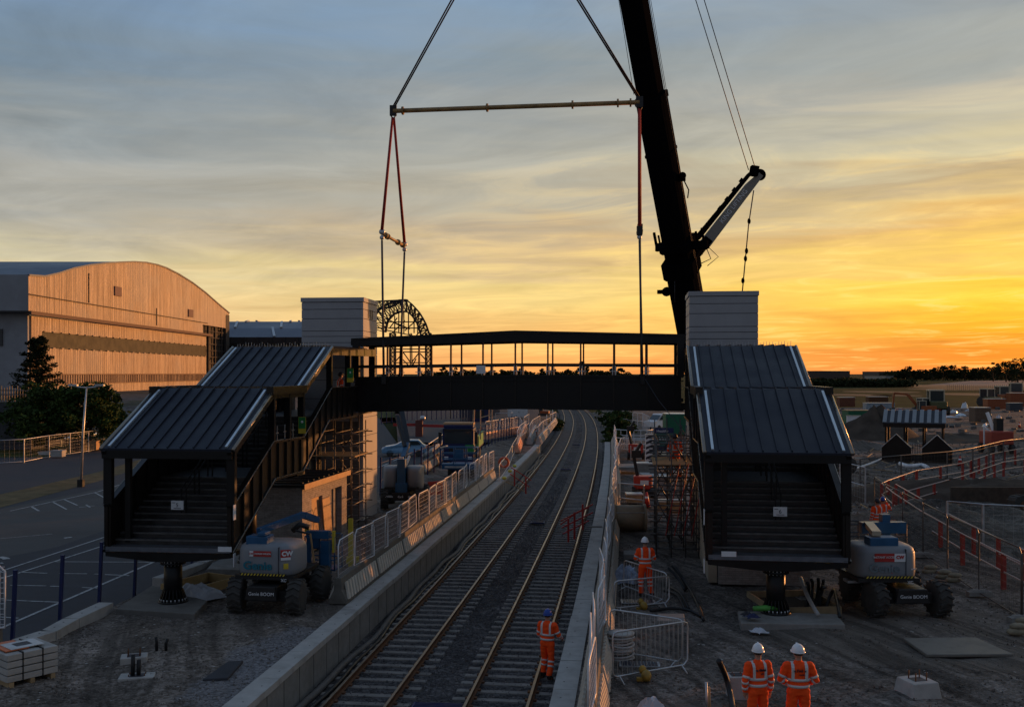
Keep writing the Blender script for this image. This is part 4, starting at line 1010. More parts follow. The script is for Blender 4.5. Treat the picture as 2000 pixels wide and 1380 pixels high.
# collar fittings: pins, hose reels
rr=d.cross(V((0,0,1))).normalized(); uu=rr.cross(d)
if rr.x<0: rr=-rr
mb=MB(); cc=along(s2-.2)
mb.bar(cc-rr*1.4,cc+rr*1.9,.35,.5); mb.bar(cc-rr*1.35-d*.2,cc-rr*1.35+d*1.0,.14); mb.bar(cc-rr*1.1,cc-rr*1.1+d*.8,.1); mb.bar(cc+rr*1.3,cc+rr*1.3+d*.9,.12); mb.bar(cc+rr*1.7,cc+rr*1.7+d*1.1,.12)
mb.build('collar_bracket',M_craneo,C)
mb=MB(); q=along(tpx(568))-rr*1.25; mb.bar(q-rr*.6,q+rr*.5,.25); mb.lathe([(.3,-.15),(.3,.15)],q,12,Matrix.Rotation(R(90),3,'X')); mb.build('side_reel',M_craneo,C)
mb=MB(); q=along(tpx(350))+rr*1.05; mb.bar(q-rr*.35,q+rr*.15,.3,.4); mb.lathe([(.22,-.15),(.22,.15)],q+d*.1,12,Matrix.Rotation(R(90),3,'X')); mb.tube([q,q+rr*.25-d*.8,q+rr*.1-d*1.3],.04,5); mb.build('hose_reel',M_craneo,C)
mb=MB(); mb.tube([along(-8)+rr*.98,along(30)+rr*.86],.02,5); mb.tube([along(-8)+rr*1.05,along(30)+rr*.95],.015,5); mb.build('boom_cable',M_strap,C)
# stowed jib head with sheaves
j0=P(1378,474,64); j1=P(1478,345,64); jd=(j1-j0).normalized()
jr=jd.cross(V((0,-1,0))).normalized()
mb=MB(); mb.prism([j0-jr*.3,j0+jr*.38,j1+jd*.3+jr*.3,j1+jd*.3-jr*.05,j1-jd*.6-jr*.22],(0,.9,0)); mb.build('jib_section',M_cranel,C)
mb=MB(); up_=jr if jr.z>0 else -jr
mb.prism([j0+up_*.40,j0+up_*.75,j1+up_*.55,j1+up_*.34],(0,.9,0)); mb.build('jib_top_chord',M_craneo,C)
mb=MB()
for k in range(6): q=j0.lerp(j1,.15+k*.14)+up_*.62; mb.bar(q,q+up_*.12,.06,.3)
mb.build('jib_bracket',M_craneo,C)
mb=MB(); q=j1+jd*.25; mb.lathe([(.3,-.06),(.38,-.03),(.38,.03),(.3,.06)],q+V((0,.1,0))-up_*.1,18,Matrix.Rotation(R(90),3,'X')); mb.bar(j1-jd*.1+up_*.2,j1+jd*.45+up_*.5,.5,.5); mb.build('jib_sheave',M_craneo,C)
mb=MB(); q0=along(s2); mb.bar(j0-jd*.9,j0+jd*.3,.55,.55); mb.bar(q0+rr*.8,j0-jd*.6,.4,.6); mb.bar(q0-d*.9+rr*.8,j0-jd*.1-up_*.3,.16); mb.lathe([(.3,-.3),(.3,.3)],j0-jd*.3,10,Matrix.Rotation(R(90),3,'X')); mb.build('jib_hinge',M_craneo,C)
mb=MB(); mb.tube([j0-jd*.2-up_*.2,j0-jd*.6-up_*.9,j0-jd*1.2-up_*.6],.03,5); mb.tube([j0-jd*.1-up_*.2,j0-jd*.2-up_*1.2,j0-jd*1.1-up_*1.0],.025,5); mb.build('hose_loop',M_strap,C)
Mx=face_frame(j0.lerp(j1,.55)+V((0,-.02,0)),jd,up_); text('KING LIFTING',.42,Mx,M_white,C,.004)
# carrier and superstructure, standing behind the right stairway
mb=MB(); mb.bx(10.5,22.4,69.6,72.6,1.5,2.3); mb.build('carrier_chassis',M_chas,C)
mb=MB(); mb.bx(13,19.5,69.8,72.4,2.32,3.5); mb.build('superstructure',M_cranel,C,bevel=.08)
mb=MB(); mb.bx(17.6,19.4,69.3,72.9,3.52,4.6); mb.build('counterweight',M_chas,C,bevel=.08)
mb=MB(); mb.bx(20.2,22.5,69.6,72.6,2.32,3.7); mb.build('carrier_cab',M_cranel,C,bevel=.12)
mb=MB(); mb.bx(13.2,15,68.9,69.78,2.4,4.2); mb.build('operator_cab',M_cranel,C,bevel=.1)
for k in range(6):
    for y_ in (69.7,72.1):
        mb=MB(); mb.lathe([(.4,0),(.62,.03),(.62,.37),(.4,.4)],(13+k*2.1,y_+.4,1.52),16,Matrix.Rotation(R(90),3,'X')); mb.build('wheel',M_tyre,C)
# jib hook rope, hangs from the jib head
def rope(pts,r_,m,label,name='wire_rope',cat='rope',group=None,fit=None):
    mb=MB(); mb.tube(pts,r_,6); o=mb.build(name,m); tag(o,label,cat,group); return o
rp=thing('hook_line','short rope with shackles hanging from the grey crane jib head','rope',P(1472,385,64))
mb=MB(); mb.tube([P(1472,372,64),P(1462,440,64),P(1450,568,64)],.04,6); mb.build('rope',M_strap,rp)
mb=MB()
for px,py in ((1463,432),(1458,490),(1456,505),(1451,548)): mb.ell(P(px,py,64),(.11,.11,.2),8,6)
mb.build('shackle',M_craneo,rp)
rope([P(1340,-60,58),P(1462,332,64)],.026,M_strap,'thin hoist rope ending on the grey jib, the left of the pair')
rope([P(1357,-60,58),P(1474,325,64)],.026,M_strap,'thin hoist rope ending on the grey jib, the right of the pair')
rope([P(1202,-40,54),P(1238,185,57)],.016,M_strap,'very thin guide line above the spreader beam beside the boom')
rope([P(1250,200,58),P(1276,340,60),P(1300,462,62)],.016,M_strap,'very thin line sagging down to the left side of the boom collar')
rope([P(1318,535,62),P(1318,590,62)],.016,M_strap,'very thin line dangling under the boom collar')
# rigging
hb=thing('hook_block','heavy crane hook block above the photo where the upper slings meet','hook block',HOOK)
mb=MB(); mb.bx(-.35,.35,-.25,.25,0,1.0); mb.build('block',M_yel,hb,local=True,bevel=.08)
mb=MB(); mb.tube([(0,0,0),(0,0,-.35),(.18,0,-.5),(.1,0,-.75),(-.12,0,-.7)],.06,8); mb.build('hook',M_chas,hb,local=True)
rope([HOOK+V((0,0,1)),tip],.05,M_strap,'hoist rope from the boom head to the hook block')
SA=P(768,217,45.3+1.3); SB_=P(1249,200,43.7+1.3)
for nm,q,lb in (('a',SA,'left'),('b',SB_,'right')):
    t=thing('upper_sling','doubled dark sling from the crane hook to the %s end of the spreader beam'%lb,'sling',q)
    for o_ in (-.07,.07):
        mb=MB(); mb.tube([q+V((o_*.6,0,.15)),HOOK+V((o_,0,-.7))],.04,6); mb.build('strand',mat('dark_sling',(.045,.022,.018),.7),t)
sb=thing('spreader_beam','long brownish yellow spreader beam hanging level above the footbridge','spreader beam',SA.lerp(SB_,.5))
mb=MB(); mb.tube([SA,SB_],.105,12); mb.build('tube',M_beam,sb)
for f_ in (.04,.39,.735,.915,.965):
    q=SA.lerp(SB_,f_); dd=(SB_-SA).normalized(); mb=MB(); mb.tube([q-dd*.04,q+dd*.04],.19,12); mb.build('flange',M_beam,sb)
for q in (SA,SB_):
    mb=MB(); mb.bx(q.x-.16,q.x+.16,q.y-.06,q.y+.06,q.z-.22,q.z+.26); mb.tube([q+V((-.1,0,-.22)),q+V((0,0,-.42)),q+V((.1,0,-.22))],.035,6); mb.build('end_plate',M_chas,sb)
F0=P(746,456,45.35); F1=P(790,480,48.2)
for lb,q,dst in (('front',SA+V((-.03,0,-.3)),F0),('rear',SA+V((.03,0,-.3)),F1)):
    t=thing('red_sling','red round sling hanging from the left end of the spreader beam, the %s leg'%lb,'sling',dst)
    mb=MB(); mb.tube([q,dst+V((0,0,.15))],[.06,.075],8); mb.build('webbing',M_sling,t)
    mb=MB(); mb.lathe([(.1,-.04),(.14,0),(.1,.04)],dst+V((0,0,.08)),10,Matrix.Rotation(R(90),3,'X')); mb.build('shackle',M_galv,t)
t=thing('short_spreader','short yellowish spreader bar across the footbridge below the left red slings','spreader beam',F0.lerp(F1,.5))
mb=MB(); mb.tube([F0,F1],.07,10); mb.build('tube',M_beam,t)
for f_ in (.14,.24,.7,.92): q=F0.lerp(F1,f_); dd=(F1-F0).normalized(); mb=MB(); mb.tube([q-dd*.05,q+dd*.05],.14,10); mb.build('flange',M_beam,t)
WB=W[B]
def strap(top,bot,lb):
    t=thing('lifting_strap',lb,'sling',bot); mb=MB(); mb.tube([top-V((0,0,.3)),bot],[.05,.06],6); mb.build('webbing',M_strap,t)
    mb=MB(); mb.lathe([(.07,-.03),(.11,0),(.07,.03)],top-V((0,0,.18)),10,Matrix.Rotation(R(90),3,'X')); mb.tube([top,top-V((0,0,.32))],.025,5); mb.build('shackle',M_galv,t)
    mb=MB(); mb.bx(bot.x-.1,bot.x+.1,bot.y-.04,bot.y+.04,bot.z-.35,bot.z+.1); mb.build('lug',M_chas,t)
strap(F0,WB@V(((752-690)/640*BLn,-.14,7.85)),'dark lifting strap down to the front of the bridge at its left end')
strap(F1,WB@V(((752-690)/640*BLn,BW+.14,7.85)),'dark lifting strap down to the rear of the bridge at its left end')
Q0=P(1249,455,43.75); Q1=P(1250,450,46.6)
for lb,q,dst in (('front',SB_+V((-.02,0,-.3)),Q0+V((0,0,.25))),('rear',SB_+V((.02,0,-.3)),Q1+V((0,0,.25)))):
    t=thing('red_sling','red round sling hanging from the right end of the spreader beam, the %s leg'%lb,'sling',dst)
    mb=MB(); mb.tube([q,dst],[.06,.08],8); mb.build('webbing',M_sling,t)
    mb=MB(); mb.bx(dst.x-.12,dst.x+.12,dst.y-.08,dst.y+.08,dst.z-.35,dst.z+.05); mb.build('shackle',M_chas,t)
t=thing('short_spreader','short spreader bar across the footbridge below the right red slings','spreader beam',Q0.lerp(Q1,.5))
mb=MB(); mb.tube([Q0,Q1],.07,10); mb.build('tube',M_beam,t)
for f_ in (.1,.9): q=Q0.lerp(Q1,f_); dd=(Q1-Q0).normalized(); mb=MB(); mb.tube([q-dd*.05,q+dd*.05],.15,10); mb.build('flange',M_beam,t)
strap(Q0,WB@V(((1253-690)/640*BLn,-.14,7.85)),'dark lifting strap down to the front of the bridge at its right end')
strap(Q1,WB@V(((1253-690)/640*BLn,BW+.14,7.85)),'dark lifting strap down to the rear of the bridge at its right end')
q=WB@V(((1258-690)/640*BLn,-.15,7.75)); rope([q,P(1285,780,42.5),P(1330,835,40.5),P(1345,860,39.5)],.016,M_strap,'thin tag line drooping from the right end of the bridge','tag_line')

# ================= HANGAR =================
def hangar_metal():
    m=bpy.data.materials.new('corrugated_cladding'); m.use_nodes=True; t=NT(m.node_tree); b=m.node_tree.nodes['Principled BSDF']
    pos=t.n('ShaderNodeNewGeometry').outputs['Position']; sp_=t.n('ShaderNodeSeparateXYZ'); t.put(sp_.inputs[0],pos)
    al=t.m('ADD',sp_.outputs[0],sp_.outputs[1])
    st_=t.noise(t.comb(t.m('MULTIPLY',al,.9),0.0,t.m('MULTIPLY',sp_.outputs[2],.05)),1.0,6,.75)
    st2=t.noise(t.comb(t.m('MULTIPLY',al,2.6),5.0,t.m('MULTIPLY',sp_.outputs[2],.18)),1.0,3,.7)
    big=t.noise(pos,.06,4,.6)
    c=t.ramp(st_,[(.3,(.11,.08,.065,1)),(.5,(.26,.205,.165,1)),(.7,(.46,.39,.33,1))])
    c=t.mix(t.mr(st2,.5,.75,0,.7),c,(.2,.14,.11,1)); c=t.mix(t.mr(big,.45,.65,0,.5),c,(.25,.24,.25,1))
    t.put(b.inputs['Base Color'],c); b.inputs['Metallic'].default_value=.25; b.inputs['Roughness'].default_value=.5
    w_=t.m('SINE',t.m('MULTIPLY',al,2*PI/1.1)); bn=t.n('ShaderNodeBump'); bn.inputs['Strength'].default_value=.8; bn.inputs['Distance'].default_value=.12
    t.put(bn.inputs['Height'],t.m('ADD',w_,t.m('MULTIPLY',st_,2.0))); t.put(b.inputs['Normal'],bn.outputs[0]); return m
M_hang=hangar_metal()
M_hside=mat('hangar_side_cladding',(.3,.31,.33),.7,var=.1,scale=.3,dirt=(.22,.22,.23),dscale=.2)
M_hroof=mat('hangar_roof',(.13,.145,.18),.5,metal=.3,var=.12,scale=.1)
M_hdark=mat('hangar_steelwork',(.03,.027,.026),.7,var=.3,scale=.5)
M_hgreen=mat('hangar_window_band',(.012,.014,.008),.6,var=.4,scale=.6)
X0=-93.5; GZ=3.5
AR=[(193,26.9),(199.5,27.3),(205.5,28.5),(212.7,30.3),(221,31.9),(231.5,33.5),(239,34.5),(247,35.5),(255,36.2),(263,36.5),(270,36.4),(280,35.7),(292,34.4),(305,32.4),(317,30.1),(330,27.8)]
H=thing('aircraft_hangar','huge arched hangar with corrugated front glowing orange in the low sun','hangar',(X0,262,GZ))
def colz(y):
    return interp(AR,y)
mb=MB()
ys_=[193+ (330-193)*k/68 for k in range(69)]
for a,b in zip(ys_[:-1],ys_[1:]):
    lo=20.0 if b<=303 else 22.6
    mb.add([(X0,a,lo),(X0,b,lo),(X0,b,colz(b)),(X0,a,colz(a))],[(0,1,2,3)])
mb.build('gable_cladding',M_hang,H)
mb=MB(); mb.bx(X0-.8,X0+.6,193,310,19.3,20.0); mb.build('canopy_ledge',mat('ledge_brown',(.12,.07,.05),.7),H)
mb=MB(); mb.bx(X0+.02,X0+.25,193,306,23.1,23.3); mb.build('cladding_seam',M_hdark,H)
mb=MB(); mb.bx(X0-1.2,X0-.9,196,308,13.3+3,19.3); mb.bx(X0-1.2,X0-.9,196,200.5,GZ,16.3); mb.bx(X0-1.2,X0-.9,200.5,308,GZ,13.0); mb.build('hangar_door',M_hang,H)
mb=MB(); mb.bx(X0-1.15,X0-1.0,200.5,308,13.0,16.3); mb.build('window_band',M_hgreen,H)
mb=MB()
for k in range(28): 
    for z_ in (13.0,16.25): mb.bx(X0-1.0,X0-.6,201+k*3.9,202+k*3.9,z_,z_+.2)
mb.build('door_lug',M_hang,H)
mb=MB(); mb.bx(X0-.88,X0-.7,200,308,5.6,5.8); mb.bx(X0-.88,X0-.7,200,308,7.6,7.8)
for k in range(90): mb.bx(X0-.88,X0-.75,200+k*1.2,200.45+k*1.2,5.8,7.6)
mb.build('door_rail',mat('door_rail_brown',(.16,.1,.07),.7),H)
for y_,z_ in ((236.5,26.2),(290,24.2)):
    mb=MB(); mb.bx(X0+.02,X0+.3,y_-2,y_+2,z_,z_+2.2); mb.build('vent',mat('vent_brown',(.16,.1,.09),.7),H)
mb=MB(); mb.bx(X0+.02,X0+.15,220.3,220.6,23.5,30); mb.bx(X0+.02,X0+.15,262.3,262.6,20.5,25); mb.build('downpipe',M_hdark,H)
# side wall facing the camera
mb=MB(); mb.add([(X0,193,20),(X0-130,193,20),(X0-130,193,27.0),(X0,193,27.0)],[(0,1,2,3)]); mb.build('side_wall_upper',M_hside,H)
mb=MB(); mb.bx(X0-130,X0-1.2,195.2,196,GZ,20); mb.build('side_wall_lower',M_hside,H)
mb=MB(); mb.bx(X0-130,X0,192.6,196,19.6,20.0); mb.build('side_ledge',M_hdark,H)
mb=MB(); mb.bx(X0-14,X0-6,194.9,195.15,13.3,16.6); mb.build('side_window',mat('side_window_dark',(.05,.05,.05),.4),H)
# barrel roof
mb=MB(); 
for (a,b),(c_,e) in zip(AR[:-1],AR[1:]): mb.add([(X0,a,b),(X0-130,a,b),(X0-130,c_,e),(X0,c_,e)],[(0,3,2,1)],True)
mb.build('barrel_roof',M_hroof,H)
mb=MB(); 
for (a,b),(c_,e) in zip(AR[:-1],AR[1:]): mb.bar((X0,a,b),(X0,c_,e),.5,.35)
mb.build('gable_trim',M_hroof,H)
# open steelwork right of the doors; dark sheet behind stands in for the unlit inside
mb=MB(); rg=random.Random(5)
mb.bx(X0-.5,X0+.1,326,330,GZ,27); mb.bx(X0-1.6,X0-1.4,305,330,GZ,22.8); 
for y_ in (309,316,323,329): mb.bar((X0-.6,y_,GZ),(X0-.6,y_,26),.6)
for z_ in range(5,26,2): mb.bar((X0-.6,309,z_),(X0-.6,330,z_),.25)
for k in range(60):
    y_=rg.uniform(309,328); z_=rg.uniform(4,24); mb.bar((X0-rg.uniform(.5,4),y_,z_),(X0-rg.uniform(.5,4),y_+rg.uniform(-3,3),z_+2.4),.2)
mb.build('open_steelwork',M_hdark,H)
# next bay beyond: low grey roofs
H2=thing('hangar_wing','blue grey curved hangar roofs between the arched hangar and the lift tower','hangar',(-100,372,GZ))
mb=MB()
prf=[(336,20),(346,23.5),(360,26.2),(375,27.3),(392,27.6),(410,26.8)]
for (a,b),(c_,e) in zip(prf[:-1],prf[1:]): mb.add([(-70,a,b),(-170,a,b),(-170,c_,e),(-70,c_,e)],[(0,3,2,1)],True)
mb.add([(-70,336,GZ),(-70,410,GZ)]+[(-70,a,b) for a,b in prf[::-1]],[tuple(range(8))])
mb.build('barrel_roof',M_hroof,H2)
mb=MB()
for x_ in (-80,-96,-112,-128):
    for (a,b),(c_,e) in zip(prf[:-1],prf[1:]): mb.bar((x_,a,b+.3),(x_-3,c_,e+.3),.8,.4)
mb.build('roof_rib',M_galv,H2)
mb=MB(); mb.bx(-170,-70,335,336,16,20); mb.bx(-170,-70,352,353,GZ,19.5); mb.build('eaves_beam',M_hdark,H2)
mb=MB()
for k in range(22): x_=-72-k*4.4; mb.bar((x_,334.5,GZ),(x_,334.5,20),.5); mb.bar((x_,334.5,12),(x_-4.4,334.5,18),.25); mb.bar((x_-4.4,334.5,12),(x_,334.5,18),.25)
for z_ in (10,12,15,18): mb.bar((-170,334.5,z_),(-70,334.5,z_),.35)
mb.build('open_steelwork',M_hdark,H2)
# arch truss skeleton
def lattice(mb,o,i_,w_=.45,y=382,dep=3):
    for yy in (y,y+dep):
        po=[P(a,b,y)+V((0,yy-y,0)) for a,b in o]; pi_=[P(a,b,y)+V((0,yy-y,0)) for a,b in i_]
        for l in (po,pi_):
            for a,b in zip(l[:-1],l[1:]): mb.bar(a,b,w_*1.1)
        n=len(po)
        for k in range(n):
            mb.bar(po[k],pi_[min(k,len(pi_)-1)],w_*.6)
            if k+1<n: mb.bar(po[k],pi_[min(k+1,len(pi_)-1)],w_*.55); mb.bar(po[k+1],pi_[min(k,len(pi_)-1)],w_*.5)
def resample(pts,n):
    d_=[0]
    for a,b in zip(pts[:-1],pts[1:]): d_.append(d_[-1]+math.hypot(a[0]-b[0],a[1]-b[1]))
    o=[]
    for k in range(n):
        s=d_[-1]*k/(n-1)
        for j in range(len(pts)-1):
            if s<=d_[j+1]+1e-6:
                f=(s-d_[j])/(d_[j+1]-d_[j]); o.append((pts[j][0]+(pts[j+1][0]-pts[j][0])*f,pts[j][1]+(pts[j+1][1]-pts[j][1])*f)); break
    return o
T=thing('arch_truss','open steel arch of a stripped hangar behind the left end of the footbridge','steel arch',P(790,720,382))
mb=MB(); oo=resample([(722,640),(732,612),(748,596),(775,586),(795,585),(808,598),(821,613),(831,632),(839,655)],16); ii=resample([(752,648),(756,626),(768,613),(783,607),(796,608),(806,618),(814,630),(822,655)],16); lattice(mb,oo,ii,.5); mb.build('arch',M_hdark,T)
mb=MB(); oo=resample([(733,588),(775,586),(796,585)],9); ii=resample([(733,604),(760,600),(780,590)],9); lattice(mb,oo,ii,.35,y=382); mb.build('top_chord',M_hdark,T)
for a,b in ((761,771),(831,841)):
    mb=MB(); lattice(mb,resample([(a,650),(a,751)],13),resample([(b,650),(b,751)],13),.42); mb.build('leg',M_hdark,T)
mb=MB()
def L2(a,b,w_=.35,dy=1.5): mb.bar(P(a[0],a[1],382)+V((0,dy,0)),P(b[0],b[1],382)+V((0,dy,0)),w_)
for a,b in [((765,681),(838,681)),((768,687),(835,687)),((768,708),(835,708)),((800,650),(801,716)),((803,650),(804,716)),((771,706),(787,688)),((787,688),(800,706)),((804,706),(818,688)),((818,688),(833,705)),((757,640),(830,640)),((757,628),(820,628)),((752,644),(806,655)),((760,625),(800,642)),((770,650),(770,616)),((778,650),(778,610)),((788,652),(788,608)),((797,652),(797,608)),((808,650),(808,620)),((815,652),(815,632)),((765,650),(790,625)),((790,645),(812,625)),((770,630),(788,640)),((812,655),(826,640)),((760,640),(775,620)),((784,700),(800,716)),((812,700),(804,716))]: L2(a,b,.42)
mb.build('cross_bracing',M_hdark,T)
# ================= PEOPLE =================
def person(label,loc,rz=0,helmet='w',pose=None,group=None,s=1.0,back=None,voxel=.016,tshirt=False):
    J=dict(neck=(0,.0,1.46),head=(0,.02,1.64),chest=(0,0,1.3),waist=(0,0,1.04),hip=(0,0,.93),
      ls=(-.19,0,1.40),rs=(.19,0,1.40),le=(-.26,-.02,1.13),re=(.26,-.02,1.13),lh=(-.25,.08,.9),rh=(.25,.08,.9),
      lk=(-.12,.02,.5),rk=(.12,.02,.5),la=(-.14,0,.1),ra=(.14,0,.1),lf=(-.17,.16,.04),rf=(.17,.16,.04),turn=0.0)
    J.update(pose or {}); J={k:(V(v) if isinstance(v,tuple) else v) for k,v in J.items()}
    t=thing('person',label,'person',loc,rz,group); t.scale=(s,s,s)
    def ring(c,rx_,ry_,n=16): return [V((c[0]+rx_*math.cos(2*PI*k/n),c[1]+ry_*math.sin(2*PI*k/n),c[2])) for k in range(n)]
    mb=MB(); hp=J['hip']; ch=J['chest']; nk=J['neck']
    lean=(nk-hp)
    def tc_(z_): return hp+lean*((z_-.93)/(1.46-.93))
    prof=[(.86,.165,.115),(.93,.178,.125),(1.02,.176,.122),(1.1,.178,.118),(1.2,.19,.122),(1.3,.205,.125),(1.38,.212,.118),(1.44,.17,.095),(1.475,.085,.07)]
    mb.loft([ring((tc_(z_).x,tc_(z_).y,z_),a,b) for z_,a,b in prof])
    def limb(pts,rs): 
        P2=[];R2=[]
        for i in range(len(pts)-1):
            for k in range(4): P2.append(pts[i].lerp(pts[i+1],k/4)); R2.append(rs[i]+(rs[i+1]-rs[i])*k/4)
        P2.append(pts[-1]);R2.append(rs[-1]); mb.tube(P2,R2,12)
        for p_,r_ in zip(pts,rs): mb.ell(p_,(r_,r_,r_),10,8)
    hl=hp+V((-.095,0,-.03)); hr=hp+V((.095,0,-.03))
    limb([hl,J['lk'],J['la']],[.105,.082,.07]); limb([hr,J['rk'],J['ra']],[.105,.082,.07])
    for a,f in (('la','lf'),('ra','rf')):
        A_,F_=J[a],J[f]; A2=A_+V((0,-.03,-.04)); mb.tube([A2+(A2-F_)*.12,A2,F_,F_+(F_-A_)*.25],[.045,.058,.05,.03],10)
    for s1_,e_,h_ in (('ls','le','lh'),('rs','re','rh')): limb([J[s1_],J[e_],J[h_]],[.078,.06,.045])
    mb.tube([nk+V((0,0,-.06)),J['head']+V((0,-.01,-.08))],[.062,.058],10)
    hd=J['head']; Mh=Matrix.Rotation(J['turn'],4,'Z')
    mb.ell(hd,(.078,.098,.118),14,12,Mh); mb.ell(hd+Mh@V((0,.05,-.055)),(.055,.055,.06),10,8)   # skull, jaw
    mb.ell(hd+Mh@V((0,.102,-.02)),(.013,.02,.024),8,6)                                           # nose
    for sx in (-1,1): mb.ell(hd+Mh@V((sx*.08,0,-.01)),(.012,.02,.032),8,6)                       # ears
    for h_,e_ in (('lh','le'),('rh','re')):
        dd=(J[h_]-J[e_]).normalized(); mb.ell(J[h_]+dd*.05,(.034,.034,.045),8,6)
    tmp=mb.build('tmp',M_orange,None,local=True); rm=tmp.modifiers.new('r','REMESH'); rm.mode='VOXEL'; rm.voxel_size=voxel
    sm_=tmp.modifiers.new('s','SMOOTH'); sm_.iterations=2; sm_.factor=.5
    dg=bpy.context.evaluated_depsgraph_get(); dg.update(); me=bpy.data.meshes.new_from_object(tmp.evaluated_get(dg)); om=tmp.data; bpy.data.objects.remove(tmp); bpy.data.meshes.remove(om)
    # fold the cloth a little
    from mathutils import noise as nz
    sd_=V((loc[0],loc[1],0))
    def fold(v):
        c=v.co; 
        if c.z>nk.z-.02 or c.z<.1: return c.copy()
        a=nz.noise(V((c.x*7,c.y*7,c.z*13))+sd_)*.014+nz.noise(V((c.x*16,c.y*16,c.z*22))+sd_)*.006
        return c+v.normal*(a+.003)
    # fingers joined to the palms
    mb=MB(); mb.v=[fold(v) for v in me.vertices]; mb.f=[tuple(p_.vertices) for p_ in me.polygons]; mb.mi=[0]*len(mb.f); mb.sm=[True]*len(mb.f)
    hands=[]
    for h_,e_,sx in (('lh','le',1),('rh','re',-1)):
        dd=(J[h_]-J[e_]).normalized(); side=dd.cross(V((1,0,0))); 
        side=V((0,1,0))-dd*dd.y; side.normalize(); nrm=dd.cross(side); base=J[h_]+dd*.075; hands.append(base)
        for k,(o_,l_) in enumerate(((-.03,.062),(-.01,.074),(.01,.078),(.028,.07))):
            b_=base+side*o_; m_=b_+dd*l_*.55; e2=m_+(dd*.6+nrm*sx*.7).normalized()*l_*.5; mb.tube([b_-dd*.02,b_,m_,e2],[.0105,.0105,.0095,.008],6)
        b_=base-dd*.045+side*.03; mb.tube([b_,b_+side*.03+dd*.02,b_+side*.035+dd*.055],[.012,.011,.009],6)
    # classify faces
    for i,f in enumerate(mb.f):
        c=sum((mb.v[k] for k in f),V((0,0,0)))/len(f); g=0
        if (c-hd).length<.15 and c.z>nk.z+.02: g=1
        for b_ in hands:
            if (c-b_).length<.10: g=1
        if min((c-J['la']).length,(c-J['ra']).length)<.1 and c.z<max(J['la'].z,J['ra'].z)+.02 or min((c-J['lf']).length,(c-J['rf']).length)<.1: g=2
        mb.mi[i]=g
    body=mb.build('body',[M_orange,M_skin,M_boot],t,local=True)
    # hair, eyes, mouth
    mb=MB(); mb.ell(hd+Mh@V((0,-.022,-.0)),(.083,.09,.112),12,8,Mh,z0=-.35); mb.build('hair',M_hair,t,local=True)
    for sx in (-1,1):
        mb=MB(); mb.ell(hd+Mh@V((sx*.032,.092,.0)),(.011,.008,.008),8,6); mb.build('eye',M_text,t,local=True)
    mb=MB(); mb.ell(hd+Mh@V((0,.098,-.065)),(.024,.008,.005),8,6); mb.build('mouth',mat('lips',(.3,.1,.08),.6,coord='obj'),t,local=True)
    # helmet
    mm=M_helw if helmet=='w' else (M_helb if helmet=='b' else M_text)
    mb=MB(); mb.ell(hd+V((0,0,.015)),(.112,.134,.148),18,8,Mh,z0=.0)
    mb.loft([[hd+Mh@V((math.cos(a)*r_*1.0,math.sin(a)*(r_*1.18)+(.045*max(0,math.sin(a))),0))+V((0,0,z_)) for a in [2*PI*k/18 for k in range(18)]] for r_,z_ in ((.11,.008),(.122,.006),(.121,.018),(.11,.03))])
    mb.bar(hd+Mh@V((0,-.08,.13)),hd+Mh@V((0,.08,.15)),.03,.02)
    mb.build('helmet',mm,t,local=True)
    if back=='headband':
        mb=MB(); mb.loft([[hd+Mh@V((math.cos(a)*.126,math.sin(a)*.149,0))+V((0,0,z_)) for a in [2*PI*k/18 for k in range(18)]] for z_ in (.03,.055)]); mb.build('helmet_strap',M_text,t,local=True)
    # reflective bands
    def band(c,rx_,ry_,h_,nm='reflective_band',ax=None):
        mb=MB(); n=18
        if ax is None: rg_=[[V((c[0]+(rx_+o_)*math.cos(2*PI*k/n),c[1]+(ry_+o_)*math.sin(2*PI*k/n),c[2]+z_)) for k in range(n)] for o_,z_ in ((0,-h_/2),(.006,-h_/2),(.006,h_/2),(0,h_/2))]; mb.loft(rg_)
        else: mb.tube([c-ax*h_/2,c+ax*h_/2],rx_,12)
        mb.build(nm,M_refl,t,local=True)
    for z_,a,b in ((1.03,.178,.124),(1.15,.185,.121)):
        q=tc_(z_); band((q.x,q.y,z_),a+.009,b+.009,.05)
    for sx in (-1,1):
        mb=MB(); pts=[]
        for z_ in (1.15,1.22,1.3,1.38,1.43,1.462): 
            a=interp([(p_[0],p_[1]) for p_ in prof],z_); b=interp([(p_[0],p_[2]) for p_ in prof],z_); q=tc_(z_); xx=sx*.115; k=math.sqrt(max(0,1-(xx/a)**2)) if a>.115 else .3
            pts.append((q.x+xx*(1 if z_<1.44 else .95),q.y,z_,b*k+.014))
        path=[V((p_[0],p_[1]-p_[3],p_[2])) for p_ in pts]+[V((pts[-1][0],pts[-1][1],1.475))]+[V((p_[0],p_[1]+p_[3],p_[2])) for p_ in pts[::-1]]
        for a,b in zip(path[:-1],path[1:]): mb.bar(a,b,.05,.012,up=(0,1,0) if abs((b-a).z)>abs((b-a).y) else (0,0,1))
        mb.build('shoulder_band',M_refl,t,local=True)
    for a,b,fr,r_ in (('lk','la',.15,.084),('lk','la',.42,.08),('rk','ra',.15,.084),('rk','ra',.42,.08),('le','lh',.1,.064),('le','lh',.6,.056),('re','rh',.1,.064),('re','rh',.6,.056),('ls','le',.75,.068),('rs','re',.75,.068)):
        p_=J[a].lerp(J[b],fr); ax=(J[b]-J[a]).normalized(); band(p_,r_+.006,r_+.006,.045,ax=ax)
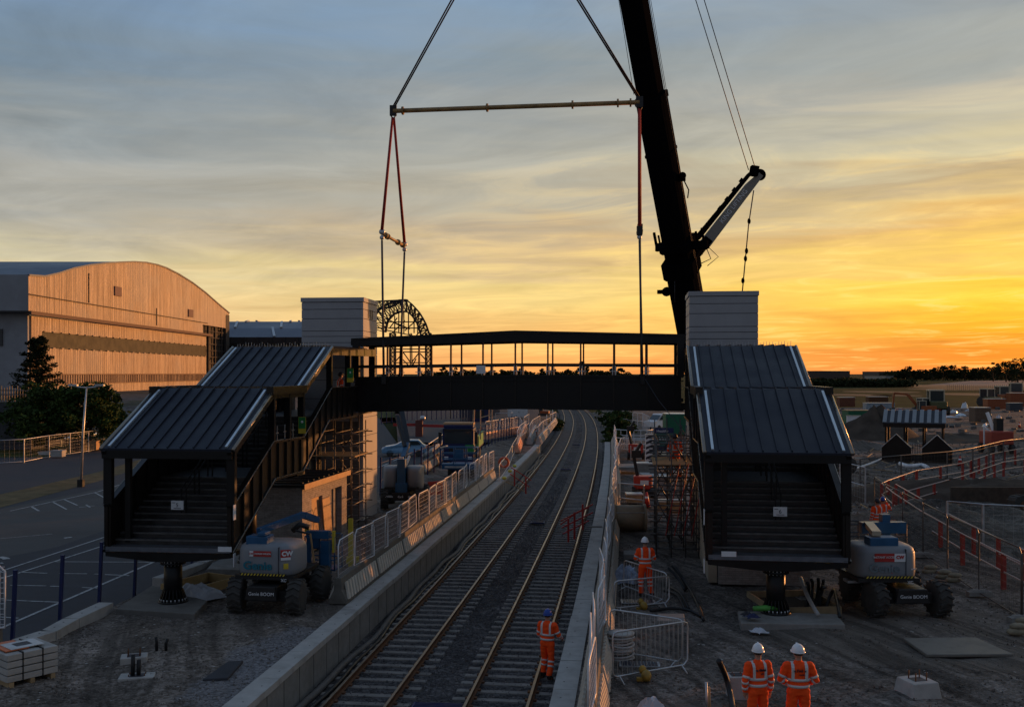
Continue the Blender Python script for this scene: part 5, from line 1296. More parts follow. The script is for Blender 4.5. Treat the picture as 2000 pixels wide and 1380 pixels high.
    if isinstance(back,tuple):
        Mx=Matrix.Translation(V(loc))@Matrix.Rotation(rz,4,'Z')@face_frame((0,-.131,1.33),(1,0,0),(0,0,1)); text(back[0],.075,Mx,M_text,t,.012,name='back_print')
        Mx=Matrix.Translation(V(loc))@Matrix.Rotation(rz,4,'Z')@face_frame((.03,-.131,1.26),(1,0,0),(0,0,1)); text(back[1],.035,Mx,M_text,t,.012,name='back_print')
    if helmet=='w' and loc[0]>5.4: t.scale=(1.13,1.08,1.03)
    return t
q=G(1069,1322,-.15)
person('worker in orange with a blue helmet walking along the right hand track',(q.x,q.y,-.17),R(-24),'b',dict(lk=(-.11,.08,.52),la=(-.13,.02,.1),lf=(-.15,.18,.05),rk=(.12,-.02,.5),ra=(.13,-.2,.13),rf=(.15,-.05,.04),re=(.3,.04,1.14),rh=(.3,.26,1.0),le=(-.25,.03,1.13),lh=(-.2,.2,.98),turn=.2),s=1.03)
q=G(1260,1164,.9)
person('worker in orange with a white helmet standing with folded arms behind the steel barriers',(q.x,q.y,.9),R(3),'w',dict(le=(-.29,.02,1.15),re=(.29,.02,1.15),lh=(-.1,.18,1.08),rh=(.1,.2,1.1),lk=(-.13,.02,.5),rk=(.14,.02,.5),la=(-.13,0,.1),ra=(.18,-.03,.1),lf=(-.16,.14,.04),rf=(.25,.1,.04)),s=1.05)
person('left of the two orange workers at the bottom edge, dark strap round white helmet',(4.78,19.4,.9),R(12),'w',dict(le=(-.27,-.02,1.12),lh=(-.24,.06,.88),re=(.25,-.03,1.12),rh=(.27,.05,.87),turn=-.4,neck=(-.015,.01,1.46),lk=(-.12,.04,.5),head=(.01,.02,1.64)),s=1.03,back=('o tkmi','rail'),voxel=.013)
person('right of the two orange workers at the bottom edge, plain white helmet',(5.55,19.35,.9),R(-3),'w',dict(le=(-.3,0,1.14),lh=(-.16,.16,1.0),re=(.29,0,1.13),rh=(.17,.16,1.0),turn=.15),s=1.03,back=('v.7ml v','works'),voxel=.013)
person('worker with a dark helmet, left one of the pair by the red fence',(15.3,41.8,.9),R(14),'k',dict(rh=(.2,.25,1.1)),s=1.04,voxel=.02)
person('worker with a blue helmet, right one of the pair by the red fence',(15.75,42.4,.9),R(-10),'b',dict(re=(.32,.1,1.28),rh=(.16,.16,1.55)),s=1.03,voxel=.02)
person('worker in orange with an orange helmet on the scaffold under the bridge end',(6.72,41.2,4.88-1.29+.03),R(6),'o',dict(lh=(-.1,.2,1.05),rh=(.1,.22,1.05),lk=(-.13,.06,.52),ra=(.17,-.08,.1),rf=(.2,.06,.04)),s=1.05,voxel=.02)
person('worker half hidden on the upper landing of the left stairway beside the bridge end',tuple(W[SL]@V((3.2,14.6,6.25))),R(-60),'k',None,voxel=.025)

# ================= WHEELS AND MACHINES =================
def wheel(mb_t,mb_r,c,r,w,rz=0):
    M=Matrix.Translation(V(c))@Matrix.Rotation(rz,4,'Z')@Matrix.Rotation(R(90),4,'Y')
    M3=M.to_3x3()
    mb_t.lathe([(r*.62,-w/2),(r*.86,-w/2),(r*.95,-w*.42),(r*.95,w*.42),(r*.86,w/2),(r*.62,w/2)],c,20,M3)
    for k in range(16):
        a=2*PI*k/16
        for sg_ in (-1,1):
            p0=M@V((math.cos(a)*r*.96,math.sin(a)*r*.96,0)); p1=M@V((math.cos(a+.22)*r*.95,math.sin(a+.22)*r*.95,sg_*w*.5)); a2=a+.19
            mb_t.bar(p0,p1,.055*r/.5,.07*r/.5,up=(p0-V(c)))
    mb_r.lathe([(r*.1,-w*.34),(r*.5,-w*.3),(r*.6,-w*.46),(r*.63,-w*.46),(r*.63,w*.46),(r*.6,w*.46),(r*.5,w*.3),(r*.1,w*.34)],c,16,M3)
def boom_lift(label,loc,rz,kind,sc=1.0,mark=None):
    t=thing('boom_lift',label,'boom lift',loc,rz)
    LM=Matrix.Translation(V(loc))@Matrix.Rotation(rz,4,'Z'); LM0=LM
    for i,(x_,y_,st_) in enumerate(((-.93,-1.02,.18),(.93,-1.02,.12),(-.93,1.02,0),(.93,1.02,0))):
        a,b=MB(),MB(); wheel(a,b,(x_,y_,.52),.52,.4,st_); o=a.build('wheel',M_tyre,t,local=True); b.build('rim',M_rim,o,local=True)
    mb=MB(); mb.bx(-.45,.45,-1.35,1.35,.5,.86); mb.prism([(-.5,-1.36,.45),(.5,-1.36,.45),(.42,-1.36,.88),(-.42,-1.36,.88)],(0,-.12,0)); mb.build('chassis',M_chas,t,local=True,bevel=.03)
    for y_ in (-1.02,1.02):
        mb=MB(); mb.tube([(-.95,y_,.52),(.95,y_,.52)],.09,8); mb.bx(-.7,-.4,y_-.15,y_+.15,.4,.7); mb.bx(.4,.7,y_-.15,y_+.15,.4,.7); mb.build('axle',M_chas,t,local=True)
    bo=-.55 if kind=='right' else (-.05 if kind=='left' else 0)
    MB.shift=V((bo,0,0)); LM=LM@Matrix.Translation((bo,0,0))
    mb=MB(); mb.lathe([(.6,.86),(.6,1.05)],(0,0,0),20); mb.bx(-.9,.9,-1.1,1.1,1.0,1.12); mb.build('turntable',M_chas,t,local=True)
    def se(rx_,ry_,z_,n=40,e=3.6,cx_=0,cy_=-.37,x0=-9,x1=9):
        o=[]
        for k in range(n):
            a=2*PI*k/n; c,s__=math.cos(a),math.sin(a); o.append(V((min(x1,max(x0,cx_+rx_*math.copysign(abs(c)**(2/e),c))),cy_+ry_*math.copysign(abs(s__)**(2/e),s__),z_)))
        return o
    prof=[(.86,.75,1.12),(.9,.79,1.16),(.92,.8,1.3),(.91,.795,1.84),(.87,.76,1.96),(.78,.68,2.03),(.5,.45,2.06)]
    if kind!='rear':
        mb=MB(); mb.loft([se(a,b,z_) for a,b,z_ in prof]); mb.build('counterweight_body',M_grey,t,local=True)
        # hazard stripe band
        mb=MB(); mb.bx(-.72,.72,-1.178,-1.165,1.13,1.2); mb.build('hazard_strip',M_chas,t,local=True)
        mb=MB()
        for k in range(14): x_=-.7+k*.1; mb.prism([(x_,-1.181,1.135),(x_+.045,-1.181,1.135),(x_+.085,-1.181,1.195),(x_+.04,-1.181,1.195)],(0,.002,0))
        mb.build('hazard_stripes',M_yel,t,local=True)
        mb=MB(); mb.bx(.47,.482,-1.175,-1.0,1.2,1.98); mb.build('body_seam',M_text,t,local=True)
        fr_=lambda x_,z_,a=0: LM@face_frame((x_,-1.19 if a==0 else -1.10,z_),(math.cos(a),math.sin(a),0),(0,0,1))
        text('Genie',.34,fr_(-.17,1.42),M_teal if mark=='left' else mat('faded_lettering',(.16,.2,.22),.5),t,.012,sx=1.1,bold=.008)
        if mark=='left':
            mb=MB(); mb.bx(-.42,.25,-1.185,-1.172,1.7,1.86); mb.build('red_sticker',M_red,t,local=True)
            mb=MB(); mb.bx(-.42,-.3,-1.188,-1.183,1.7,1.86); mb.build('white_sticker',M_white,t,local=True)
            text('CHARLES WILSON',.065,fr_(-.02,1.78),M_white,t,.012)
            text('CW',.08,fr_(-.36,1.78),M_red,t,.014)
        else:
            mb=MB(); mb.bx(-.45,.42,-1.185,-1.172,1.62,1.86); mb.build('red_sticker',M_red,t,local=True)
            mb=MB(); mb.bx(.13,.45,-1.188,-1.176,1.62,1.86); mb.build('white_sticker',M_white,t,local=True)
            text('INSTANT ACCESS',.085,fr_(-.16,1.75),M_white,t,.012)
            text('CW',.13,fr_(.29,1.75),M_red,t,.014,bold=.006)
        Mr=LM@Matrix.Translation((.72,-1.10,0))@Matrix.Rotation(R(30),4,'Z')
        mb=MB(); zz=(1.6,1.9) if mark=='left' else (1.28,1.5)
        mb.bx(-.14,.15,-.012,.03,*zz,M=W[t].inverted()@Mr); mb.build('side_sticker',M_red,t,local=True)
        if mark=='left':
            mb=MB(); mb.bx(-.14,.15,-.015,-.0121,1.6,1.68,M=W[t].inverted()@Mr); mb.build('white_sticker',M_white,t,local=True)
            text('CW',.18,Mr@face_frame((0,-.014,1.79),(1,0,0),(0,0,1)),M_white,t,.006,bold=.01)
            mb=MB(); mb.bx(-.06,.08,-.018,.02,1.34,1.5,M=W[t].inverted()@Mr); mb.build('yellow_sticker',M_yel,t,local=True)
        else: text('INSTANT',.06,Mr@face_frame((0,-.014,1.39),(1,0,0),(0,0,1)),M_white,t,.006)
        text('Genie BOOM',.14,LM0@face_frame((.02,-1.485,.66),(1,0,0),(0,0,1)),M_white,t,.004)
        text('XC',.12,LM@face_frame((.62,-1.12,1.0),(1,0,0),(0,0,1)),M_white,t,.02)
        mb=MB(); mb.bx(-1.0,-.45,-.5,-.1,.86,.93) ; mb.build('step_plate',M_galv,t,local=True)
    else:
        for sx in (-1,1):
            mb=MB(); mb.loft([[V((p_.x*.42+sx*.62,p_.y,p_.z)) for p_ in se(1,b,z_,e=3)] for a,b,z_ in ((0,.55,1.0),(0,.72,1.12),(0,.8,1.4),(0,.8,1.9),(0,.72,2.08),(0,.5,2.18))]); mb.build('engine_cover',M_grey,t,local=True)
        mb=MB(); mb.bx(-.22,.22,-1.25,-.6,.9,2.6); mb.bx(-.3,.3,-1.3,-1.0,.8,1.35); mb.build('boom_riser',M_blue,t,local=True,bevel=.03)
        mb=MB(); mb.bx(-.8,-.4,-1.5,-1.2,.62,.7); mb.bx(.4,.8,-1.5,-1.2,.62,.7); mb.build('bumper_bar',M_galv,t,local=True)
        text('4x4',.2,LM0@face_frame((0,-1.485,.66),(1,0,0),(0,0,1)),M_white,t,.004)
    if kind=='left':   # stowed blue boom with basket behind to the right
        mb=MB(); mb.bx(-.62,.05,-1.0,-.45,2.0,2.26); mb.bx(-.25,.0,-1.02,-.6,2.26,2.38); mb.build('boom_pivot',M_blue,t,local=True,bevel=.03)
        mb=MB(); mb.bar((-.35,-.7,2.36),(.35,1.2,2.62),.16,.18); mb.bar((.35,1.2,2.6),(.55,1.9,2.35),.18,.2); mb.build('boom_arm',M_blue,t,local=True)
        mb=MB(); mb.bar((.55,.0,2.3),(1.05,-.1,2.22),.05,.05); mb.tube([(.35,.3,2.25),(.6,.25,2.45),(.85,.35,2.35)],.09,8); mb.build('hose_bundle',M_cable,t,local=True)
        bx_,by_,bz_=.62,2.3,.7
    elif kind=='right':
        mb=MB(); mb.bx(-.5,.35,-.95,-.45,2.0,2.28); mb.build('boom_pivot',M_blue,t,local=True,bevel=.03)
        mb=MB(); mb.bar((-.25,-.8,2.38),(.15,.9,2.42),.26,.14); mb.build('boom_arm',mat('pale_boom_top',(.5,.42,.3),.4,var=.1),t,local=True)
        mb=MB(); mb.bar((-.1,.9,2.3),(1.3,.95,2.3),.3,.34); mb.bar((.7,1,2.7),(.7,1,1.6),.25,.3); mb.build('jib_arm',M_blue,t,local=True)
        bx_,by_,bz_=.35,1.9,1.2
    if kind in ('left','right'):
        w_,d_,h_=(1.0,.75,1.1) if kind=='left' else (2.5,.8,1.15)
        x0,x1=bx_-w_/2,bx_+w_/2; y0,y1=by_-d_/2,by_+d_/2
        mb=MB(); mb.bx(x0,x1,y0,y1,bz_,bz_+.06)
        o=mb.build('basket_floor',M_blue,t,local=True)
        mb=MB()
        for z_ in (.35,.72,1.1):
            mb.tube([(x0,y0,bz_+z_),(x1,y0,bz_+z_),(x1,y1,bz_+z_),(x0,y1,bz_+z_)],.022,6,closed=True)
        for x_ in (x0,(x0+x1)/2,x1):
            for y_ in (y0,y1): mb.tube([(x_,y_,bz_),(x_,y_,bz_+1.1)],.022,6)
        mb.build('basket_rail',M_blue if kind=='left' else M_strap,t,local=True)
        mb=MB(); mb.bx(x0+.1,x0+.5,y0-.05,y0+.1,bz_+.75,bz_+1.15); mb.build('control_box',M_blue,t,local=True)
        if kind=='left':
            mb=MB(); mb.bx(.2,.95,1.8,2.05,1.75,2.0); mb.bx(.25,.4,1.7,2.0,.75,1.8); mb.bx(.72,1.0,1.7,2.0,.6,1.7); mb.build('basket_mount',M_blue,t,local=True)
            mb=MB(); mb.bar((.42,1.6,1.95),(.62,1.6,.6),.04,.06); mb.build('light_strut',M_wood,t,local=True)
            mb=MB(); mb.bx(.1,.25,1.95,2.05,1.9,2.03); mb.bx(1.05,1.13,1.9,2.0,1.3,2.0); mb.build('yellow_foam',M_yel,t,local=True)
    MB.shift=None; return t
boom_lift('grey and blue boom lift with teal lettering parked right of the left stairway',(-7.12,30.65,.88),-.16,'left',mark='left')
boom_lift('grey and blue boom lift with red stickers parked right of the right stairway',(11.55,30.3,.88),.02,'right',mark='right')
m=boom_lift('boom lift seen from behind with its blue arm raised, beyond the brick kiosk',(-5.75,53.6,.88),-.05,'rear')
mb=MB(); 
mb.bar(P(787,895,54),P(796,868,55.5),.24,.3); mb.build('boom_arm',M_blue,m)
mb=MB(); mb.bar(P(797,872,55.5),P(783,800,57),.26,.3); mb.bar(P(791,872,55),P(775,812,56),.16,.2); mb.build('boom_arm',mat('boom_dark_blue',(.02,.03,.045),.5),m)
mb=MB(); mb.bar(P(778,803,57),P(768,770,58),.35,.4); mb.build('boom_head',M_chas,m)
mb=MB(); mb.bar(P(800,890,53.4),P(790,915,53),.1,.1); mb.bx(-5.95,-5.7,52.4,52.5,2.9,3.6); mb.build('white_cover',M_white,m)

# lorry behind
t=thing('lorry','blue and green lorry facing the camera beyond the raised boom lift','lorry',(-4.1,76,.9),-.05)
mb=MB(); mb.bx(-1.2,1.2,0,2.0,1.15,2.9); mb.prism([(-1.2,.0,1.0),(1.2,.0,1.0),(1.2,.0,1.15),(-1.2,.0,1.15)],(0,2,0)); mb.bx(-1.15,1.15,.15,2.0,2.9,3.15); mb.build('cab',M_dblue,t,local=True,bevel=.08)
mb=MB(); mb.bx(-1.05,1.05,-.03,.02,1.75,2.65); mb.build('windscreen',M_glass,t,local=True)
mb=MB(); mb.bx(-1.1,1.1,-.12,.02,2.68,2.86); mb.build('sun_visor',M_chas,t,local=True)
mb=MB(); mb.bx(-1.2,1.2,-.05,.1,.35,1.0); mb.build('bumper',M_dblue,t,local=True,bevel=.04)
mb=MB(); mb.bx(-.7,.7,-.07,-.04,1.1,1.5); mb.build('grille',M_chas,t,local=True)
mb=MB(); mb.bx(-1.15,1.15,.2,1.6,3.15,3.3); mb.build('roof_rack',M_wood,t,local=True)
for sx in (-1,1):
    mb=MB(); mb.bx(sx*1.38-.12,sx*1.38+.12,-.1,.02,1.7,2.6); mb.bar((sx*1.2,0,2.7),(sx*1.4,-.05,2.7),.05); mb.build('mirror',M_chas,t,local=True)
    mb=MB(); mb.bx(sx*.9-.15,sx*.9+.15,-.08,-.04,.55,.75); mb.build('headlight',M_white,t,local=True)
    for y_ in (1.0,4.6,6.0): a,b=MB(),MB(); wheel(a,b,(sx*1.05,y_,.5),.5,.3); o=a.build('wheel',M_tyre,t,local=True); b.build('rim',M_rim,o,local=True)
mb=MB(); mb.bx(-1.2,1.25,2.3,8.5,1.1,1.3); mb.build('flatbed',M_dblue,t,local=True)
mb=MB(); mb.prism([(1.22,1.9,1.3),(1.22,2.3,2.1),(1.22,7,2.3),(1.22,7,1.3)],(.15,0,0)); mb.bx(.3,1.3,2.2,3.2,1.3,2.2); mb.bx(.55,1.22,-.06,-.035,1.1,1.65); mb.build('green_crane_base',M_green,t,local=True)
mb=MB(); mb.bar((.9,2.6,2.2),(1.0,2.4,4.3),.14); mb.bar((1.0,2.4,4.3),(2.2,3.2,4.6),.1)
for z_ in (2.4,3.0,3.6,4.2): mb.bar((1.5,2.4,z_),(2.4,2.4,z_+.25),.07)
mb.bar((1.5,2.4,1.9),(1.5,2.4,4.2),.08); mb.bar((2.4,2.4,2.0),(2.4,2.4,4.5),.08); mb.build('loader_frame',mat('warm_steel',(.5,.36,.24),.5,metal=.3),t,local=True)
# blue platform basket in front of the lorry
t=thing('access_platform','blue access platform basket on its carrier in front of the lorry','access platform',(-3.55,67.5,.9),-.06)
mb=MB(); mb.bx(-1.25,1.2,0,1.0,.85,.95); mb.bx(-1.2,1.15,0,.05,.6,.85); mb.build('floor',M_blue,t,local=True)
mb=MB(); mb.bx(-.35,.3,-.02,.05,1.35,1.95); mb.build('control_panel',M_blue,t,local=True)
mb=MB(); mb.bx(-.9,.9,1.0,3.2,.3,.84); mb.build('carrier',M_dblue,t,local=True,bevel=.05)
for z_ in (1.25,1.65,2.05):
    mb=MB(); mb.tube([(-1.25,0,z_),(1.2,0,z_),(1.2,1.0,z_),(-1.25,1.0,z_)],.03,6,closed=True); mb.build('rail',M_blue,t,local=True)
for x_ in (-1.25,-.4,.4,1.2):
    for y_ in (0,1): mb=MB(); mb.tube([(x_,y_,.9),(x_,y_,2.05)],.03,6); mb.build('rail_post',M_blue,t,local=True)
mb=MB(); mb.bar((-1.25,.0,2.05),(-.8,-.4,2.2),.16,.08); mb.bar((1.0,0,2.0),(1.25,-.45,2.15),.16,.08); mb.bar((-1.0,-.02,.75),(.4,-.02,.75),.06,.12); mb.build('grab_bar',M_galv,t,local=True)
for x_ in (-.8,.8):
    for y_ in (1.3,2.9): a,b=MB(),MB(); wheel(a,b,(x_,y_,.38),.38,.25); o=a.build('wheel',M_tyre,t,local=True); b.build('rim',M_rim,o,local=True)
# car on the road
def car(label,loc,rz,m,L=4.1,nm='parked_car',van=False):
    t=thing(nm,label,'van' if van else 'car',loc,rz); h=.0
    if van: top=[(-.5*L,.75),(-.5*L,1.95),(.2*L,2.0),(.33*L,1.25),(.5*L,1.05),(.5*L,.35),(-.5*L,.35)]
    else: top=[(-.5*L,.4),(-.49*L,.95),(-.42*L,1.1),(-.33*L,1.48),(-.02*L,1.52),(.2*L,1.05),(.42*L,.9),(.5*L,.65),(.5*L,.3),(-.5*L,.3)]
    W_=.86 if not van else .95
    mb=MB(); mb.loft([[V((x_,y_,z_)) if z_<1.1 else V((x_,y_*.86,z_)) for x_,z_ in top] for y_ in (-W_,-W_*.93,W_*.93,W_)],False); mb.build('body',m,t,local=True,bevel=.05)
    for sy in (-1,1):
        mb=MB(); y_=sy*W_*.9
        if van: mb.prism([(.05*L,y_,1.25),(.3*L,y_,1.25),(.2*L,y_,1.8),(.05*L,y_,1.8)],(0,sy*.05,0))
        else: mb.prism([(-.38*L,y_,1.08),(.14*L,y_,1.02),(-.03*L,y_,1.42),(-.3*L,y_,1.4)],(0,sy*.04,0))
        mb.build('side_window',M_glass,t,local=True)
        for x_ in (-.32*L,.32*L): a,b=MB(),MB(); wheel(a,b,(x_,sy*(W_-.1),.31),.31,.2,R(90)); o=a.build('wheel',M_tyre,t,local=True); b.build('rim',M_rim,o,local=True)
        mb=MB(); mb.bx(.47*L,.505*L,sy*.6-.15,sy*.6+.15,.62,.75); mb.build('headlight',M_white,t,local=True)
        mb=MB(); mb.bx(-.505*L,-.48*L,sy*.65-.1,sy*.65+.1,.75,1.0); mb.build('tail_light',M_red,t,local=True)
    if van:
        mb=MB(); mb.prism([(.215*L,-.75,1.85),(.34*L,-.8,1.28),(.34*L,.8,1.28),(.215*L,.75,1.85)],(.02,0,.03)); mb.build('windscreen',M_glass,t,local=True)
    return t
q=G(790,890,.3); car('pale blue hatchback on the road behind the post fence',(q.x,q.y,.32),R(180+4),mat('car_blue',(.16,.33,.5),.3,var=.05,spec=.6))
q=G(1295,838,.9); car('white van parked far behind the right scaffold',(q.x,q.y,.9),R(215),M_white,4.8,'parked_van',True)
q=G(838,857,.3); mb=MB()
# post fence between road and works
A=V((-7.6,57.5,.6)); Bq=V((.5,118,.6))
t=thing('post_and_wire_fence','row of thin dark posts along the road behind the boom lift','fence',A)
for k in range(30):
    q=A.lerp(Bq,k/29); mb=MB(); mb.bar((q.x,q.y,.3),(q.x+.05,q.y,3.0+.15*(k%3==0)),.09); mb.build('post',M_dblue,t)
mb=MB(); mb.bar(A+V((0,0,1.2)),Bq+V((0,0,1.2)),.02); mb.bar(A+V((0,0,2.2)),Bq+V((0,0,2.2)),.02); mb.build('wire',M_dblue,t)
for i,(a,b) in enumerate((((828,905),(868,872)),)):
    A=G(a[0],a[1],.9);Bq=G(b[0],b[1],.9); t=thing('pipe_rail','white rail on short posts left of the lorry','guard rail',A)
    mb=MB(); mb.tube([A+V((0,0,.6)),Bq+V((0,0,.6))],.16,8); mb.build('rail',M_conc,t)
    mb=MB(); mb.tube([A+V((0,0,1.3)),Bq+V((0,0,1.3))],.04,6); mb.build('top_rail',M_galv,t)
    for k in range(6): q=A.lerp(Bq,k/5); mb=MB(); mb.bar(q,q+V((0,0,1.3)),.06); mb.build('post',M_strap,t)
A=G(822,925,.9);Bq=G(870,893,.9); 
t=barrier_block((Bq-A).length,'pale ribbed barrier left of the blue platform basket',None); t.location=A; t.rotation_euler=(0,0,math.atan2(-(Bq.x-A.x),Bq.y-A.y))
# palisade fences far
def palisade(a,b,n,h,label,m,z=.3,w_=.1):
    A=G(a[0],a[1],z);Bq=G(b[0],b[1],z); t=thing('palisade_fence',label,'fence',A)
    mb=MB()
    for k in range(n+1): q=A.lerp(Bq,k/n); mb.bar(q,q+V((0,0,h)),w_,.05)
    o=mb.build('pale',m,t)
    for z_ in (.3,h-.4): mb=MB(); mb.bar(A+V((0,0,z_)),Bq+V((0,0,z_)),.08); mb.build('rail',m,t)
    return t
palisade((745,828),(880,822),14,2.6,'dark open fence across the road beyond the red barrier arm',M_dblue,.3,.12)
palisade((900,835),(975,812),32,3.0,'tall dark palisade fence beyond the lorry',M_strap,.3,.14)
palisade((880,822),(960,815),14,2.6,'dark palisade fence beside the gatehouse',M_dblue,.3,.14)
t=thing('gatehouse','small dark gatehouse with a lit lamp beyond the lorry','gatehouse',G(934,828,.3))
q=G(934,828,.3); mb=MB(); mb.bx(q.x-1.6,q.x+1.6,q.y,q.y+3,.3,2.9); mb.build('walls',M_dblue,t); mb=MB(); mb.bx(q.x-2.2,q.x+2.3,q.y-.5,q.y+3.5,2.9,3.15); mb.build('roof',M_strap,t)
mb=MB(); mb.bx(q.x-.4,q.x+.9,q.y-.03,q.y,1.2,2.3); mb.build('window',M_glass,t)
ml=bpy.data.materials.new('lamp_glow'); ml.use_nodes=True; ml.node_tree.nodes['Principled BSDF'].inputs['Emission Color'].default_value=(1,.93,.8,1); ml.node_tree.nodes['Principled BSDF'].inputs['Emission Strength'].default_value=4
mb=MB(); mb.ell((q.x-1.9,q.y-.3,3.0),(.16,.16,.16),8,6); mb.build('lamp',ml,t)
A=P(768,829,115);Bq=P(817,829,115);C_=P(884,832,115)
t=thing('road_barrier','red road barrier arms across the road left of the gatehouse','barrier arm',(Bq.x,115,.3))
mb=MB(); mb.bar(A,Bq,.1,.32); mb.build('arm',M_red,t); mb=MB(); mb.bar(Bq+V((.4,0,-.1)),C_,.1,.3); mb.build('arm',M_red,t)
mb=MB(); mb.bx(Bq.x-.3,Bq.x+.5,114.6,115.4,.3,3.2-.6); mb.build('cabinet',mat('cabinet_red_brown',(.14,.04,.03),.6),t)
mb=MB(); mb.ell((Bq.x+.5,115,2.8),(.35,.3,.3),8,6); mb.build('camera_head',M_galv,t)
# red trestle fences on the track
def red_fence(name_l,posts,rails,D):
    t=thing('red_trestle',name_l,'trestle',P(posts[0][0],posts[0][2],D))
    for x_,a,b in posts: mb=MB(); mb.bar(P(x_,a,D),P(x_,b,D),.09); mb.build('post',M_red,t)
    for a,b,da,db in rails: mb=MB(); mb.bar(P(a[0],a[1],D+da),P(b[0],b[1],D+db),.055); mb.build('rail',M_red,t)
    return t
red_fence('red tubular trestle standing across the left track',[(1005,917,948),(1027,932,964)],[((998,912),(1038,938),0,0),((996,925),(1034,950),0,0)],65)
mb=MB(); mb.bar(P(988,940,65),P(1030,962,65),.06); mb.bar(P(990,938,65.5),P(1034,952,66),.04); tag(mb.build('plank',M_timber),'thin plank lying by the red trestle on the left track','plank')
red_fence('red tubular trestle leaning over the right track',[(1110,1012,1058),(1138,984,1034),(1122,1000,1052)],[((1095,1017),(1158,984),0,0),((1097,1030),(1158,1000),0,.5),((1099,1042),(1150,1016),0,.5),((1104,1012),(1150,990),.6,.6),((1094,1024),(1130,998),1,1)],47.5)
q=P(1163,1019,46); mb=MB(); mb.bx(q.x-.3,q.x+.3,q.y-.1,q.y+.1,.905,.96); tag(mb.build('plank',M_conc2),'short pale plank resting on the right platform edge','plank')
# pipe, drum, mats, crowd barriers
q0=G(1207,1037,.9); q1=G(1262,1037,.9); mb=MB(); c0=V((q0.x-.2,45.0,.9+.58)); c1=V((q1.x,45.0,.9+.58))
pp=thing('large_pipe','large tan pipe section lying across the yard behind the standing worker','pipe',(c0.x,45,.9))
mb.tube([c0,c0.lerp(c1,.5),c1],.57,28); mb.build('barrel',M_pipe,pp)
for f_ in (.0,.93):
    mb=MB(); a=c0.lerp(c1,f_); b=c0.lerp(c1,f_+.07); mb.tube([a,b],.62,28); mb.build('collar',M_pipe,pp)
mb=MB(); mb.bar(c0+V((0,-.5,.3)),c1+V((-.1,-.5,.3)),.03,.03); mb.build('seam_strip',M_galv,pp)
q=G(1213,1284,.9); t=thing('cable_drum','upright drum wound with pale cable behind the near steel barrier','cable drum',(q.x,q.y,.88),0)
mb=MB(); mb.lathe([(.33,.62),(.34,.66),(.05,.67),(.05,.66)],(0,0,0),20); mb.build('top_disc',M_conc,t,local=True)
mb=MB(); mb.lathe([(.34,0),(.34,.05)],(0,0,0),20); mb.build('bottom_disc',M_conc,t,local=True)
mb=MB()
for k in range(11):
    pts=[((.29+.03*math.sin(k*2.3))*math.cos(a),(.29+.03*math.sin(k*2.3))*math.sin(a),.07+k*.052+.03*math.sin(a+k)) for a in [2*PI*j/16 for j in range(16)]]; mb.tube(pts,.028,6,closed=True)
mb.build('wound_cable',mat('pale_cable',(.42,.41,.4),.6,var=.15),t,local=True)
for i,(px,py,w_,d_,lb) in enumerate(((1246,1177,1.05,.5,'under the far pair of steel barriers'),(1249,1300,.98,.42,'under the near pair of steel barriers'))):
    q=G(px,py,.9); t=thing('solar_mat','dark ribbed panel with a pale frame lying '+lb,'panel',(q.x,q.y,.93),R(-3))
    mb=MB(); mb.bx(-w_/2,w_/2,-d_/2,d_/2,0,.03); mb.build('frame',M_galv,t,local=True)
    mb=MB()
    for k in range(11): x_=-w_/2+.05+k*(w_-.1)/11; mb.bx(x_,x_+(w_-.1)/11-.012,-d_/2+.04,d_/2-.04,.031,.04)
    mb.build('dark_cells',mat('dark_cell',(.02,.022,.035),.4),t,local=True)
def crowd_barrier(label,A,Bq,h,lean=(0,0),bars=16):
    L=(Bq-A).length; rz=math.atan2(Bq.y-A.y,Bq.x-A.x); t=thing('steel_barrier',label,'barrier',A,rz,'loose steel crowd barriers in the right yard')
    def q_(x_,z_): return (x_,lean[0]*z_,z_)
    c=.12; pts=[q_(0,.12+c),q_(.03,.15),q_(c,.12),q_(L-c,.12),q_(L,.12+c),q_(L,h-c),q_(L-.03,h-.03),q_(L-c,h),q_(c,h),q_(.03,h-.03),q_(0,h-c)]
    mb=MB(); mb.tube(pts,.022,8,closed=True); mb.build('frame',M_galv,t,local=True)
    mb=MB()
    for k in range(1,bars): x_=L*k/bars; mb.tube([q_(x_,.13),q_(x_,h-.01)],.006,4)
    mb.build('infill_bars',M_galv,t,local=True)
    for x_ in (.18,L-.18):
        mb=MB(); mb.tube([(x_-.05,-.28,.0),(x_,lean[0]*.13,.13),(x_+.05,.28,.0)],.017,6); mb.build('foot',M_galv,t,local=True)
    return t
g=lambda a,b:G(a,b,.9)
crowd_barrier('steel crowd barrier in front of the standing worker, front of the far pair',g(1200,1195),g(1307,1183),.92)
crowd_barrier('angled steel crowd barrier by the standing worker, rear of the far pair',g(1217,1150),g(1300,1180),.95,(.05,0))
crowd_barrier('steel crowd barrier by the cable drum, front of the near pair',g(1197,1332),g(1343,1306),1.15)
crowd_barrier('steel crowd barrier behind the cable drum, rear one of the near pair',g(1192,1278),g(1333,1302),1.15,(.0,0))
for px,py,lb in ((1257,1190,'far'),(1262,1328,'near')):
    q=G(px,py,.9); mb=MB(); mb.ell((q.x,q.y-.02,1.02),(.12,.2,.13),10,8); mb.ell((q.x-.07,q.y+.12,1.12),(.09,.1,.1),8,6); mb.bx(q.x-.22,q.x+.08,q.y-.06,q.y+.06,.9,.97)
    tag(mb.build('barrier_foot',mat('worn_yellow',(.33,.2,.03),.6,var=.3)),'yellow weighted foot of the %s steel barrier'%lb,'barrier foot')
slab('paving_stone',[(1218,1082),(1243,1082),(1243,1074),(1218,1074)],.85,1.05,M_conc2,'small concrete slab just left of the standing worker','slab')
